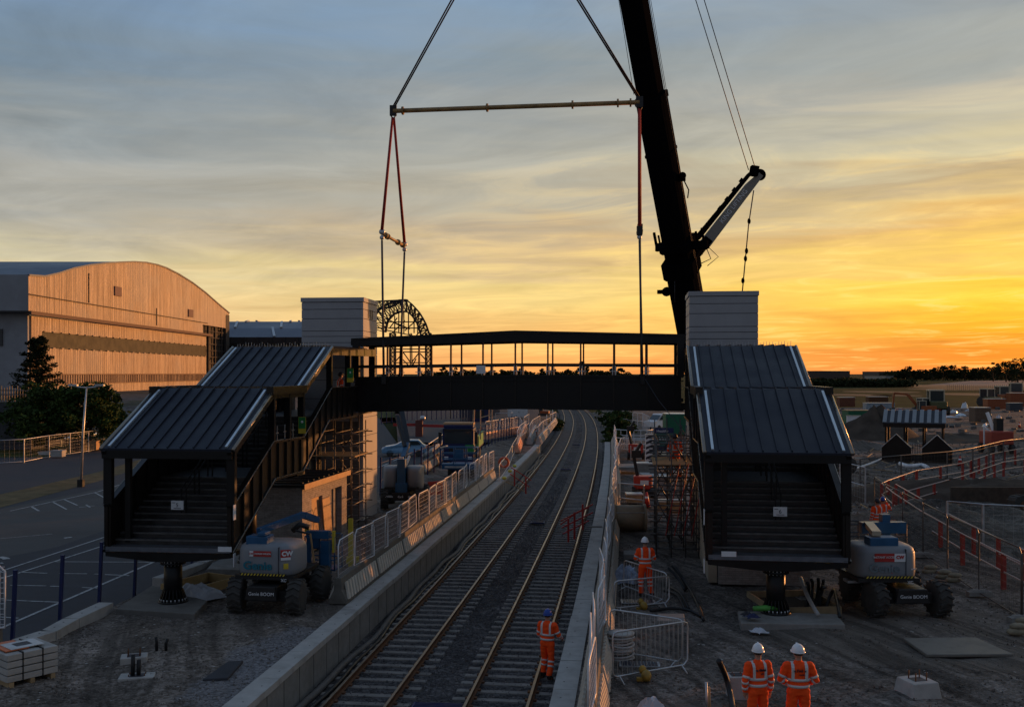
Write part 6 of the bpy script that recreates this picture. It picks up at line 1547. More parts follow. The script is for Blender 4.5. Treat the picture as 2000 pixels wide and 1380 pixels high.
slab('concrete_trough',[(1283,1211),(1338,1211),(1336,1197),(1284,1197)],.88,1.03,M_conc2,'grey concrete trough lid lying between the steel barrier pairs','trough')
for px,py in ((1196,1120),(1203,1128)):
    q=G(px,py,.9); mb=MB(); mb.bar(q,q+V((-.25,.1,.9)),.03); tag(mb.build('rod',M_galv),'thin rod leaning on the right barrier row '+('near' if py>1122 else 'beyond')+' the bulk bag','rod')
# ================= FAR RIGHT YARD =================
def fence_run(pts,label,m_p,m_r,h=1.1,z=.9,sp=2.4,rr_=.03,cat='fence',name='pedestrian_fence',mesh=False,pw=.07,rails=(1.0,.5)):
    Q=[G(a,b,z) for a,b in pts]; t=thing(name,label,cat,Q[0])
    tot=0
    for a,b in zip(Q[:-1],Q[1:]):
        n=max(1,int((b-a).length/sp))
        for k in range(n): q=a.lerp(b,k/n); mb=MB(); mb.bar(q,q+V((0,0,h)),pw); mb.build('post',m_p,t)
    mb=MB(); mb.bar(Q[-1],Q[-1]+V((0,0,h)),pw); mb.build('post',m_p,t)
    for f_ in rails: mb=MB(); mb.tube([q+V((0,0,h*f_)) for q in Q],rr_,6); mb.build('rail',m_r,t)
    if mesh:
        mb=MB()
        for a,b in zip(Q[:-1],Q[1:]):
            n=max(2,int((b-a).length/.35))
            for k in range(n): q=a.lerp(b,k/n); mb.bar(q+V((0,0,.1)),q+V((0,0,h-.05)),.004)
            for z_ in (.3,.6,.9,1.2,1.5,1.8):
                if z_<h: mb.bar(a+V((0,0,z_)),b+V((0,0,z_)),.004)
        mb.build('mesh',m_r,t)
    return t
M_railw=mat('fence_rail_pale',(.55,.42,.36),.5,metal=.1,var=.1)
# red pedestrian fences
fence_run([(2060,1205),(1960,1150),(1880,1103),(1800,1050),(1746,1008),(1722,985),(1735,978),(1790,955),(1880,938),(1940,915),(2040,895)],'long red post fence with pale rails curving through the right yard, nearer one',M_redf,M_railw,1.15,pw=.13)
fence_run([(2060,1168),(1950,1110),(1860,1058),(1790,1012),(1750,985)],'second red post fence running just behind the nearer one on the right',M_redf,M_railw,1.1,pw=.12)
fence_run([(1760,1000),(1880,962),(1960,930),(2040,918)],'low red post fence parallel behind the curve of the long one',M_redf,M_railw,1.0,pw=.12)
# tall wire site fence
H_=mesh_panel(3.4,'tall wire site fence panel at the right edge, first from the camera','tall wire fence panels on the right',H=2.0,nv=22,nh=9,m=M_scaf,name='site_fence',r=.022,w=.005)
pts=[(14.6,28.6),(14.95,31.95),(15.4,35.3),(15.9,38.6),(16.4,41.9),(16.9,45.2),(17.6,48.5)]
def setp(o,a,b): o.location=(a[0],a[1],.98); o.rotation_euler=(0,0,math.atan2(-(b[0]-a[0]),b[1]-a[1]))
setp(H_,pts[0],pts[1])
for i in range(1,6): o=dup(H_,(pts[i][0],pts[i][1],.98),math.atan2(-(pts[i+1][0]-pts[i][0]),pts[i+1][1]-pts[i][1]),'tall wire site fence panel on the right, %s from the camera'%ordn(i))
dup(H_,(14.6,28.6,.98),R(-95),'tall wire site fence panel turning off out of the right edge of the photo')
fb_=None
for i,(a,b) in enumerate(pts[:6]):
    lab='dirty concrete foot under the tall wire fence, %s from the camera'%ordn(i)
    mb=MB(); mb.bx(-.38,.38,-.12,.12,0,.14) 
    if fb_ is None: mb.hexa([(-.3,-.1,.14),(.3,-.1,.14),(.3,.1,.14),(-.3,.1,.14),(-.22,-.07,.2),(.22,-.07,.2),(.22,.07,.2),(-.22,.07,.2)]); fb_=mb.build('ballast_block',M_conc2,loc=(0,0,0)); fb_.location=(a,b,.88); fb_.rotation_euler=(0,0,.1); tag(fb_,lab,'fence foot','feet of the tall wire fence')
    else: dup(fb_,(a,b,.88),.15*(i%3)-.1,lab)
for i,(px,py) in enumerate(((1842,1128),(1862,1134),(1996,1225),(1985,1236),(1815,1118))):
    q=G(px,py,.9); mb=MB(); mb.ell((q.x,q.y,.95),(.28,.14,.11),10,6); mb.ell((q.x+.05,q.y,1.1),(.25,.13,.09),10,6)
    tag(mb.build('sandbag',mat('sandbag',(.26,.22,.15),.9,var=.3,scale=6)),'sandbags weighing the tall wire fence, %s group from the left'%ORD[[4,5,1,2,3][i]-1 if False else [1,2,4,3,0][i]],'sandbag','sandbags at the wire fence')
fence_run([(1690,985),(1640,968),(1590,950)],'wire fence seen between the posts of the right stairway',M_galv,M_galv,2.0,mesh=True,sp=3.5,cat='fence',name='site_fence')
fence_run([(1680,962),(1760,952),(1850,942),(1900,932),(1960,912),(2040,900)],'thin wire fence crossing in front of the small shelter',M_scaf,M_scaf,2.0,mesh=True,sp=3.5,name='site_fence',rails=(1.0,))
fence_run([(1850,1070),(1920,1078),(2040,1085)],'wire fence panels around the earth mound on the right',M_galv,M_galv,1.9,mesh=True,sp=3.5,name='site_fence',rails=(1.0,.03))
# excavated mounds
def mound(label,px,py,rx_,ry_,h,m,seed=1,z=.88,name='earth_mound',cat='mound',pw=1.0):
    q=G(px,py,z); rg=random.Random(seed); mb=MB(); N=28; K=9; vs=[(0,0,h)]; ph=[rg.uniform(0,6) for _ in range(6)]
    for j in range(1,K+1):
        f=j/K
        for k in range(N):
            a=2*PI*k/N; rr_=1+.14*math.sin(2*a+ph[0])+.1*math.sin(3*a+ph[1])+.05*math.sin(7*a+ph[2]); zz=h*(1-f**pw)*(1+.18*math.sin(3*a+ph[3]+f*4)+.08*math.sin(9*a+ph[4]+f*9)) if j<K else -.1
            vs.append((rx_*f*rr_*math.cos(a),ry_*f*rr_*math.sin(a),zz+rg.uniform(-.04,.04)*h))
    fs=[(0,1+k,1+(k+1)%N) for k in range(N)]+[(1+(j-1)*N+k,1+j*N+k,1+j*N+(k+1)%N,1+(j-1)*N+(k+1)%N) for j in range(1,K) for k in range(N)]
    mb.add(vs,fs,True); o=mb.build(name,m,loc=(0,0,0)); o.location=(q.x,q.y+ry_*.9,z); return tag(o,label,cat)
mound('brown cone of spoil behind the small shelter on the right',1742,862,5.2,5.0,3.4,M_earth,1)
mound('flat topped mound of crushed stone by the right edge',1960,1075,6.8,5.0,1.15,gravel('crushed_stone',[(.05,.045,.038),(.08,.072,.062),(.12,.11,.095),(.15,.14,.12)],.09),2,pw=2.4)
mound('long dark earth bank behind the red fences on the right',1950,985,9,3.5,.9,M_earth,3,pw=2.2)
mound('low dark heap right of the small shelter',1905,865,9,6,.6,M_earth,4)
mound('far heap of rubble left of the excavators',1600,860,8,6,1.5,M_earth,6)
mound('small heap of grey rubble left of the small shelter',1690,880,4.5,2.5,.8,M_siteR,7)
mb=MB()
# trench walls / sunken pit with boards
A=G(1858,992,.9);Bq=G(2040,1000,.9); mb.bx(A.x,Bq.x,A.y,A.y+.15,.8,2.0); tag(mb.build('shutter_wall',mat('dark_board',(.07,.055,.04),.8,var=.4)),'dark timber shutter wall behind the wire fence on the right','shuttering')
# shelter
def shelter():
    q=G(1797,900,.9); D=q.y; t=thing('steel_shelter','unfinished open shelter with a ribbed pale roof in the right yard','shelter',(q.x-2.75,D,.9),-.42)
    w_,d_=4.2,3.7
    for x_ in (0,1.4,2.8,w_):
        for y_ in (0,d_): 
            mb=MB(); mb.bx(x_-.08,x_+.08,y_-.08,y_+.08,.3,3.0); mb.build('post',M_brown,t,local=True)
    mb=MB(); mb.prism([(-.2,-.2,3.0),(w_+.2,-.2,3.0),(w_+.2,d_/2,3.95),(-.2,d_/2,3.95)][::-1],(0,0,.1)); mb.prism([(-.2,d_/2,3.95),(w_+.2,d_/2,3.95),(w_+.2,d_+.2,3.0),(-.2,d_+.2,3.0)][::-1],(0,0,.1)); mb.build('roof',M_roof,t,local=True)
    mb=MB()
    for k in range(9): f=k/8; mb.bar((-.1+f*(w_+.2),-.2,3.14),(-.1+f*(w_+.2),d_/2,4.1),.3,.07)
    mb.build('roof_rib',mat('pale_roof_rib',(.22,.235,.25),.5,var=.15),t,local=True)
    mb=MB(); mb.bx(-.2,w_+.2,-.25,-.1,2.75,3.05); mb.build('eave_beam',M_brown,t,local=True)
    for x0 in (-.3,2.7):
        mb=MB(); mb.prism([(x0,-.3,0.0),(x0+2.2,-.3,0),(x0+2.2,-.3,1.15),(x0+1.1,-.3,2.2),(x0,-.3,1.15)],(0,.12,0)); mb.build('gable_panel',M_brown,t,local=True)
        mb=MB(); mb.bar((x0,-.3,1.17),(x0+1.1,-.3,2.23),.14,.05); mb.bar((x0+1.1,-.3,2.23),(x0+2.2,-.3,1.17),.14,.05); mb.build('panel_trim',M_strip,t,local=True)
    mb=MB()
    for k in range(8): mb.bar((2.0+k*.18,-.2,.6),(2.0+k*.18,-.2,1.5),.03)
    mb.bx(1.9,3.4,-.2,.2,0,.6); mb.build('rebar_cage',M_chas,t,local=True)
    mb=MB(); mb.bx(-.4,w_+.4,-.4,d_+.3,.0,.12); mb.build('floor',M_earth,t,local=True)
shelter()
# container, cabins, vehicles
def cbox(label,px,py,w_,d_,h,m,roof=None,name='shipping_container',cat='container',rz=0,ribs=True,z=.9):
    q=G(px,py,z); t=thing(name,label,cat,(q.x,q.y,z),rz)
    mb=MB(); mb.bx(-w_/2,w_/2,0,d_,.1,h); mb.build('body',m,t,local=True)
    if ribs:
        mb=MB(); n=int(w_/.3)
        for k in range(n): mb.bx(-w_/2+.05+k*.3,-w_/2+.17+k*.3,-.04,0,.2,h-.15)
        mb.build('panel_rib',m,t,local=True)
    mb=MB(); mb.bx(-w_/2-.05,w_/2+.05,-.05,d_+.05,h,h+.08); mb.build('roof',roof or M_galv,t,local=True)
    return t
cbox('green container with pale roof edge left of the spoil cone',1702,831,6.2,2.6,2.0,M_cont,M_timber)
cbox('grey container end beside the green one',1752,830,2.2,2,1.9,M_galv,name='site_cabin',cat='cabin')
cbox('white panel cabin in front of the green container',1668,839,1.7,.3,1.7,M_white,name='white_board',cat='board',ribs=False)
cbox('low pale concrete plinth under the green container',1688,846,3.6,1.2,.8,M_conc2,name='plinth',cat='plinth',ribs=False)
cbox('red brown open skip beyond the green container',1716,792,4.2,2,1.9,M_rust,name='skip',cat='skip')
cbox('orange brown stack of skips left of the excavators',1655,795,3.2,2,2.0,mat('skip_orange',(.18,.06,.03),.7),name='skip',cat='skip')
cbox('pale blue tanker body parked before the field',1720,803,5.2,2,1.5,mat('pale_blue_body',(.26,.32,.36),.5),name='tank_trailer',cat='trailer',ribs=False)
cbox('rusty round topped tank on the right yard',1920,825,2.2,2.0,2.1,mat('rust_tank',(.14,.09,.06),.8,var=.3),name='storage_tank',cat='tank',ribs=False)
cbox('small red generator in the middle of the yard',1834,808,1.6,1.2,1.2,mat('generator_red',(.4,.03,.03),.5),name='generator',cat='generator')
cbox('pink crate near the excavators',1759,806,1.0,.8,.8,mat('crate_pink',(.45,.2,.22),.6),name='crate',cat='crate',ribs=False)
cbox('orange low machine hood among the tractors at the right edge',1947,799,3.6,2,2.0,mat('machine_orange',(.28,.07,.02),.5),name='dumper',cat='dumper',ribs=False)
cbox('orange machine body at the far right edge',1990,795,3.4,2,2.9,mat('machine_orange',(.28,.07,.02),.5),name='dumper',cat='dumper',ribs=False)
cbox('blue grey bin between the orange machines',1985,803,2.4,1.5,1.5,M_strap,name='bin',cat='bin',ribs=False)
for i,(px,py,w_,h) in enumerate(((1884,797,1.2,1.3),(1895,803,1.8,.6),(1862,806,1.5,.6),(1848,808,1.3,1.2),(1811,812,2,.4),(1850,815,4,.3),(1876,812,2,.5),(1905,800,1.6,.7),(1930,812,1.2,1.0),(1950,820,1.2,.9),(1925,833,1.2,.5))):
    crumple('wrapped_pallet',px,py,w_,w_*.6,h,'pale wrapped pallet goods in the far right yard, %s from the left of the heap'%ordn([4,6,3,2,0,1,5,7,9,10,8][i]),M_plast if i%2 else M_strip,.1*i,20+i,cat='pallet goods')
def excavator(label,px,py,rz,m,s=1.0,armup=True,z=.9):
    q=G(px,py,z); t=thing('excavator',label,'excavator',(q.x,q.y,z),rz); t.scale=(s,s,s)
    for sy in (-1,1):
        mb=MB(); mb.prism([(-1.9,sy*1.1-.3,.25),(-1.6,sy*1.1-.3,0),(1.6,sy*1.1-.3,0),(1.9,sy*1.1-.3,.25),(1.9,sy*1.1-.3,.6),(1.6,sy*1.1-.3,.85),(-1.6,sy*1.1-.3,.85),(-1.9,sy*1.1-.3,.6)],(0,.6,0)); mb.build('track',M_tyre,t,local=True)
    mb=MB(); mb.bx(-2.0,1.2,-1.3,1.3,.95,1.9); mb.build('body',m,t,local=True,bevel=.1)
    mb=MB(); mb.bx(.2,1.6,.2,1.2,1.1,2.9); mb.build('cab',M_glass,t,local=True,bevel=.05)
    mb=MB(); mb.bx(.1,1.7,.1,1.3,2.9,3.0)
    for x_ in (.2,1.6):
        for y_ in (.2,1.2): mb.bx(x_-.05,x_+.05,y_-.05,y_+.05,1.1,2.95)
    mb.build('cab_frame',mat('cab_cream',(.5,.45,.33),.5),t,local=True)
    mb=MB(); mb.bar((1.2,-.3,1.6),(3.4,-.3,4.2),.4,.5); mb.bar((3.4,-.3,4.2),(6.2,-.3,4.5),.35,.4); mb.build('boom',m,t,local=True)
    mb=MB(); mb.bar((6.2,-.3,4.5),(6.5,-.3,1.6),.3,.35); mb.build('dipper_arm',m,t,local=True)
    mb=MB(); mb.prism([(6.2,-.7,1.6),(7,-.7,1.4),(6.9,-.7,.6),(6.1,-.7,.5)],(0,.8,0)); mb.build('bucket',M_chas,t,local=True)
    return t
excavator('orange excavator with its arm reaching left in front of the field',1806,810,R(180),mat('digger_orange',(.32,.08,.02),.5),.82)
def tractor(label,px,py,rz,m,s):
    q=G(px,py,.9); t=thing('tractor',label,'tractor',(q.x,q.y,.9),rz); t.scale=(s,s,s)
    mb=MB(); mb.bx(-.9,.9,-2.2,1.2,.8,1.7); mb.build('body',m,t,local=True,bevel=.1)
    mb=MB(); mb.bx(-.85,.85,-.6,1.0,1.7,3.0); mb.build('cab',M_glass,t,local=True)
    mb=MB(); mb.bx(-.95,.95,-.7,1.1,3.0,3.15)
    for x_ in (-.85,.85):
        for y_ in (-.6,1.0): mb.bx(x_-.06,x_+.06,y_-.06,y_+.06,1.7,3.0)
    mb.build('cab_frame',mat('cab_cream',(.5,.45,.33),.5),t,local=True)
    for sx in (-1,1):
        for y_,r_ in ((-1.7,.55),(.6,.85)): a,b=MB(),MB(); wheel(a,b,(sx*1.05,y_,r_),r_,.4); o=a.build('wheel',M_tyre,t,local=True); b.build('rim',m,o,local=True)
    return t
mg=mat('tractor_olive',(.1,.1,.04),.6); mo=mat('machine_orange',(.28,.07,.02),.5)
tractor('small cream cabbed tractor beside the excavator',1805,809,.3,mg,.9); tractor('tall cream cabbed tractor right of the excavator',1828,809,-.2,mg,1.35)
tractor('cream cabbed tractor left of the orange dumpers',1930,793,.4,mg,1.2); tractor('tractor cab rising behind the orange dumper',1958,788,.1,mo,1.3); tractor('dark tractor at the back of the right machine park',1984,785,-.3,mo,1.5)
# crawler track end at the right frame edge
q=G(1998,1022,.9); t=thing('crawler_machine','front end of a crawler track poking in at the right edge','crawler',(q.x+.55,q.y,1.2),R(8))
mb=MB(); pr=[(-1.0,.2),(-.92,.05),(-.7,0),(3,0),(3,1.0),(-.7,1.0),(-.92,.92),(-1.0,.7)]; mb.loft([[V((a,y_,b)) for a,b in pr] for y_ in (0,.6)],False)
for k in range(7): a=PI/2+PI*k/6; mb.bar((-.55+.5*math.cos(a),-.03,.5+.52*math.sin(a)),(-.55+.5*math.cos(a),.63,.5+.52*math.sin(a)),.07)
mb.build('track',M_tyre,t,local=True)
mb=MB(); mb.lathe([(.32,-.02),(.32,.02)],(-.45,-.03,.5),14,Matrix.Rotation(R(90),3,'X')); mb.build('idler',M_rust,t,local=True)
mb=MB(); mb.bx(1.9,4,-.3,2.5,1.05,2.2); mb.build('body',mo,t,local=True,bevel=.1)
# red boom lift with white arm
q=G(1950,885,.9); t=thing('boom_lift','red boom lift with a pale arm raised to the left in the far right yard','boom lift',(q.x,q.y,.9),0)
mb=MB(); mb.bx(-1.0,1.0,-.8,1.6,.8,2.0); mb.build('body',mat('lift_red',(.38,.06,.035),.5,var=.15),t,local=True,bevel=.12)
for sx in (-1,1):
    for y_ in (-.6,1.4): a,b=MB(),MB(); wheel(a,b,(sx*.9,y_,.42),.42,.3); o=a.build('wheel',M_tyre,t,local=True); b.build('rim',M_rim,o,local=True)
D=q.y; mb=MB(); mb.bar(P(1950,865,D),P(1928,805,D+1),.22); mb.bar(P(1943,850,D),P(1921,832,D+.5),.14); mb.bar(P(1922,832,D),P(1922,868,D),.1); mb.build('arm',M_white,t)
mb=MB(); mb.bx(-.3,.3,-.3,.3,2.0,3.1); mb.build('turret',M_chas,t,local=True)
cone_n=0
for px,py,lab in ((1875,910,'tall white topped red cone on the near red fence line'),(1991,836,'orange cone at the far right'),(1263,990,'orange and white cone beside the large pipe'),(1046,850,'orange cone on the track side beyond the pale barriers')):
    q=G(px,py,.9); t=thing('traffic_cone',lab,'cone',(q.x,q.y,.9)); mb=MB(); mb.lathe([(.2,.03),(.05,.8)],(0,0,0),10); mb.build('body',M_red,t,local=True); mb=MB(); mb.lathe([(.135,.35),(.095,.58)],(0,0,0),10); mb.build('white_band',M_white,t,local=True); mb=MB(); mb.bx(-.24,.24,-.24,.24,0,.04); mb.build('foot',M_chas,t,local=True)
# long white pipes on the ground
cable([G(a,b,1.0) for a,b in ((1758,905),(1775,910),(1800,908),(1812,913))],.16,M_white,'white plastic pipe lying in front of the small shelter','pipe','pipe')
cable([G(a,b,1.0) for a,b in ((1660,918),(1700,905),(1728,893))],.08,M_white,'thin pale pipe leading towards the small shelter','pipe','pipe')
cable([G(a,b,1.1) for a,b in ((1820,968),(1858,955),(1862,953))],.07,M_white,'pale pole on the ground behind the long red fence','pole','pole')
cable([G(a,b,1.0) for a,b in ((1950,1050),(1900,1036),(1860,1030))],.06,M_conc2,'thin pole lying on the dark earth bank','pole','pole')
# scattered boards / rubble of the middle right yard
rg=random.Random(12)
def fy(rg):
    px=rg.uniform(1650,2010); py=rg.uniform(850,1075); q=G(px,py,.9); return (q.x,q.y,.9)
tag(stones('yard_rubble',1500,fy,mat('yard_rubble',(.14,.12,.1),.9,var=.7,scale=3),.05,.22,9),'broken rubble and clods strewn over the right yard','rubble')
mb=MB()
for k in range(110):
    px=rg.uniform(1660,2000); py=rg.uniform(800,1060); q=G(px,py,.95); a=rg.uniform(0,PI); l=rg.uniform(.3,1.6); mb.bar(q,q+V((math.cos(a)*l,math.sin(a)*l,rg.uniform(0,.25))),.08,.05)
mk=MB()
for k in range(130):
    px=rg.uniform(1600,2005); py=rg.uniform(797,850); q=G(px,py,.9); a=rg.uniform(0,PI); w_=rg.uniform(.25,.9); mk.bx(-w_/2,w_/2,-.3,.3,0,rg.uniform(.1,.45),Matrix.Translation(q)@Matrix.Rotation(a,4,'Z')@Matrix.Rotation(rg.uniform(-.2,.2),4,'X'))
tag(mk.build('yard_clutter',mat('yard_clutter',(.15,.14,.13),.8,var=.9,scale=.5,dirt=(.04,.03,.03),dscale=.35),loc=(0,0,0)),'low heaps of mixed building material strewn across the far right yard','clutter',kind='stuff')
o=tag(mb.build('scrap_timber',M_timber,loc=(0,0,0)),'scrap timber and offcuts strewn over the right yard','scrap',kind='stuff')

# ---- right of the tracks, under the bridge ----
def red_unit(label,px,py,D,w_,h):
    q=V(((px-1000)*D/F,D,.9)); t=thing('engine_unit',label,'machine',q,-.1)
    mb=MB(); mb.bx(-w_/2,w_/2,0,.9,.45,.45+h); mb.build('red_cover',mat('cover_red',(.5,.05,.03),.45,var=.1),t,local=True,bevel=.06)
    mb=MB(); mb.bx(-w_*.15,w_*.3,-.01,0,.45+h*.35,.45+h*.7); mb.build('white_label',M_white,t,local=True)
    mb=MB(); mb.bx(-w_*.55,w_*.5,-.2,1.2,.15,.44); mb.build('chassis',M_chas,t,local=True)
    mb=MB(); mb.bar((-w_*.3,.4,.45+h),(-w_*.5,.5,1.6+h),.18); mb.bar((-w_*.5,.5,1.6+h),(-w_*.1,.6,2.3+h),.16); mb.bx(-w_*.6,-w_*.1,.3,.6,1.5+h,1.9+h); mb.build('arm',M_chas,t,local=True)
    for sx in (-1,1): a,b=MB(),MB(); wheel(a,b,(sx*w_*.5,.1,.3),.3,.2); o=a.build('wheel',M_tyre,t,local=True); b.build('rim',M_rim,o,local=True)
red_unit('red covered machine with a black arm behind the large pipe',1256,960,57,1.05,.75)
red_unit('red covered machine with a black arm, the farther of two',1242,893,82,1.2,.8)
q=G(1296,893,.9); t=thing('site_sign','dark green and navy sign board with white lettering behind the scaffold','sign',(q.x,q.y,.9),0)
mb=MB(); mb.bx(-.85,.85,0,.06,.3,2.5); mb.build('board',mat('sign_green',(.05,.12,.1),.6),t,local=True)
mb=MB(); mb.bx(-.85,.85,-.01,-.001,.3,.95); mb.bx(-.85,.85,-.01,-.001,2.05,2.5); mb.build('navy_band',M_dblue,t,local=True)
mb=MB(); mb.bx(-.75,-.68,0,.05,0,.3); mb.bx(.68,.75,0,.05,0,.3); mb.build('leg',M_galv,t,local=True)
text('kings',.5,W[t]@face_frame((.1,-.012,1.55),(1,0,0),(0,0,1)),M_white,t,.004); text('Healthy',.32,W[t]@face_frame((-.1,-.016,2.22),(1,0,0),(0,0,1)),M_white,t,.004)
q=G(1287,946,.9); t=thing('ramp','low white ramp with a red and white striped edge behind the scaffold','ramp',(q.x,q.y,.9),0)
mb=MB(); mb.bx(-.9,.8,0,2.8,.35,.5); mb.build('deck',M_conc,t,local=True); mb=MB(); mb.bx(-.8,.8,-.02,0,.0,.5); mb.build('white_edge',M_white,t,local=True)
mb=MB()
for k in range(7): x_=-.78+k*.22; mb.prism([(x_,-.03,.02),(x_+.1,-.03,.02),(x_+.18,-.03,.48),(x_+.08,-.03,.48)],(0,.008,0))
mb.build('red_stripes',M_red,t,local=True)
t=cbox('bundle of black and white chevron boards left of the scaffold',1268,912,.5,.3,2.4,M_white,name='chevron_board',cat='board',ribs=False)
mb=MB()
for k in range(6): mb.prism([(-.25,-.01,.2+k*.38),(.25,-.01,.4+k*.38),(.25,-.01,.58+k*.38),(-.25,-.01,.38+k*.38)],(0,.008,0))
mb.build('black_stripes',M_text,t,local=True)
def curved_fence(label,cx_,cy_,rx_,ry_,a0,a1,n=9,h=1.1,z=.9):
    c=G(cx_,cy_,z); t=thing('white_fence',label,'fence',c)
    pts=[V((c.x+rx_*math.cos(a0+(a1-a0)*k/n),c.y+ry_*math.sin(a0+(a1-a0)*k/n),z)) for k in range(n+1)]
    mb=MB()
    for z_ in (h,h*.5,.1): mb.tube([p_+V((0,0,z_)) for p_ in pts],.035,6)
    mb.build('rail',M_mesh,t)
    mb=MB()
    for p_ in pts: mb.bar(p_,p_+V((0,0,h)),.06)
    mb.build('post',M_mesh,t)
curved_fence('white barrier enclosure beside the far end of the right platform wall',1240,876,1.9,2.2,PI,2*PI)
curved_fence('farther white barrier enclosure beyond the right platform wall',1238,857,2.1,3,PI,2*PI)
fence_run([(1202,838),(1225,838)],'small pale guard rail right of the track near the bushes',M_galv,M_galv,1.3,sp=1.6)
fence_run([(1236,835),(1255,838),(1268,846)],'white mesh fence by the parked van',M_mesh,M_mesh,2.0,sp=1.5,mesh=True)
fence_run([(1205,905),(1212,880),(1228,872),(1232,898)],'loose steel barriers stacked right of the right platform wall',M_galv,M_galv,1.1,sp=1.2)
fence_run([(1165,1062),(1205,1062)] if False else [(1208,1000),(1258,1006)],'wire fence panel in front of the nearer red machine',M_galv,M_galv,1.5,sp=2.0,mesh=True)
slab('low_trailer',[(1206,912),(1250,912),(1250,905),(1206,905)],1.2,1.4,M_conc2,'low flat trailer deck right of the right barrier row','trailer')
cbox('pale strip of stacked boards right of the scaffold top',1349,880,.5,1,3.8,M_conc,name='board_stack',cat='boards',ribs=False)
cbox('green container behind the worker on the scaffold',1335,850,4,2.5,2.4,M_cont,M_strip)
for px,py,w_,h,m_,lab in ((1262,935,1.2,1.0,M_conc2,'grey block stack left of the striped ramp'),(1310,960,1.6,.8,M_conc2,'low grey block stack inside the scaffold tower'),(1330,935,1.5,1.2,M_galv,'steel bundle behind the scaffold tower'),(1240,985,.8,.5,M_timber,'small timber stack just beyond the large pipe'),(1320,1000,1.8,.5,M_timber,'timber stack at the foot of the scaffold tower'),(1335,975,1.2,1.4,M_conc2,'tall grey stack between scaffold and brick kiosk'),(1275,900,1.0,1.3,M_strap,'dark cabinet left of the green sign board')):
    cbox(lab,px,py,w_,.8,h,m_,name='material_stack',cat='material stack',ribs=False)
# left works: small things
for px,py,lab in ((984,905,'orange life ring shaped reel hanging on the barriers left of the tracks'),):
    q=G(984,925,.9); mb=MB(); mb.tube([V((q.x+.32*math.cos(a),q.y,1.7+.32*math.sin(a))) for a in [2*PI*k/14 for k in range(14)]],.09,7,closed=True); tag(mb.build('cable_reel',mat('reel_orange',(.6,.1,.03),.5)),lab,'reel')
g=lambda a,b:G(a,b,.9)
crowd_barrier('steel crowd barrier standing beyond the end of the left barrier row, nearest of three',g(975,940),g(992,915),1.1)['group']='loose steel barriers left of the tracks'
crowd_barrier('steel crowd barrier beyond the end of the left barrier row, middle of three',g(993,915),g(1000,895),1.1)['group']='loose steel barriers left of the tracks'
crowd_barrier('steel crowd barrier beyond the end of the left barrier row, farthest of three',g(1001,893),g(1012,872),1.1)['group']='loose steel barriers left of the tracks'
for i,(px,py) in enumerate(((985,936),(996,922),(1005,912))):
    q=g(px,py); mb=MB(); mb.ell((q.x,q.y,1.0),(.16,.22,.12),8,6); tag(mb.build('barrier_foot',mat('bright_yellow',(.55,.5,.08),.6)),'yellow rubber foot of the loose steel barriers, %s from the camera'%ORD[i],'barrier foot')
fence_run([(968,842),(1000,842),(1000,838)],'grey tubular gate beyond the orange barriers',M_galv,M_galv,2.2,sp=3,rails=(1.0,.1))
cbox('small white and blue cabin far beyond the gate under the bridge',1011,815,3.2,2.5,3.2,M_strip,name='site_cabin',cat='cabin',ribs=False)
excavator('small orange excavator far under the bridge left of the tracks',1062,812,R(170),mo,.45)
q=g(846,985)
t=thing('red_barrier','red plastic pedestrian barrier standing behind the left mesh panels','barrier',G(850,978,.9),R(40))
for x_ in (-.45,.45): mb=MB(); mb.bx(x_-.04,x_+.04,-.03,.03,0,1.1); mb.build('post',M_red,t,local=True)
mb=MB(); mb.bx(-.5,.5,-.02,.02,.85,1.1); mb.bx(-.5,.5,-.02,.02,.35,.5)
for k in range(6): mb.bx(-.35+k*.13,-.31+k*.13,-.015,.015,.5,.85)
mb.build('panel',M_red,t,local=True)
t=thing('yellow_hoist','yellow upright hoist frame right of the stowed blue basket','hoist',G(685,1105,.9),0)
mb=MB(); mb.bx(-.08,.08,-.08,.08,0,1.75); mb.build('mast',M_yel,t,local=True); mb=MB(); mb.bx(-.15,.3,-.1,.1,.1,.35); mb.build('base',M_yel,t,local=True)

# ================= LEFT BACKGROUND =================
t=thing('street_lamp','tall grey lamp post with a two armed head over the car park road','street lamp',G(158,950,.3))
q=G(158,950,.3); D=q.y; mb=MB(); mb.tube([q,V((q.x+.15,D,4.0)),P(169,757,D)],[.09,.075,.05],10); mb.build('post',M_galv,t)
tp=P(169,757,D)
for sx in (-1,1):
    mb=MB(); mb.tube([tp,tp+V((sx*.6,0,.05)),tp+V((sx*1.15,0,.22))],.05,6); mb.build('arm',M_galv,t)
    mb=MB(); mb.bx(tp.x+sx*.9-.3,tp.x+sx*.9+.3,D-.15,D+.15,tp.z+.12,tp.z+.24); mb.build('lamp_head',M_galv,t)
mb=MB(); mb.bx(q.x-.18,q.x+.18,D-.18,D+.18,.3,.8); mb.build('base',M_chas,t)
fence_run([(-40,908),(47,903),(96,893),(137,887),(173,882),(202,877)],'temporary fence with pale rails along the left car park',M_galv,M_galv,2.0,.3,9,mesh=True,name='site_fence',rails=(1.0,.05))
fence_run([(-60,893),(60,890),(130,880),(230,868)],'dark open fence under the trees on the left',M_strap,M_strap,1.6,.3,3.0,name='park_fence')
fence_run([(120,872),(240,852)],'pale rail along the road behind the trees',M_strip,M_strip,.8,.3,4,name='guard_rail',rr_=.12,rails=(1.0,))
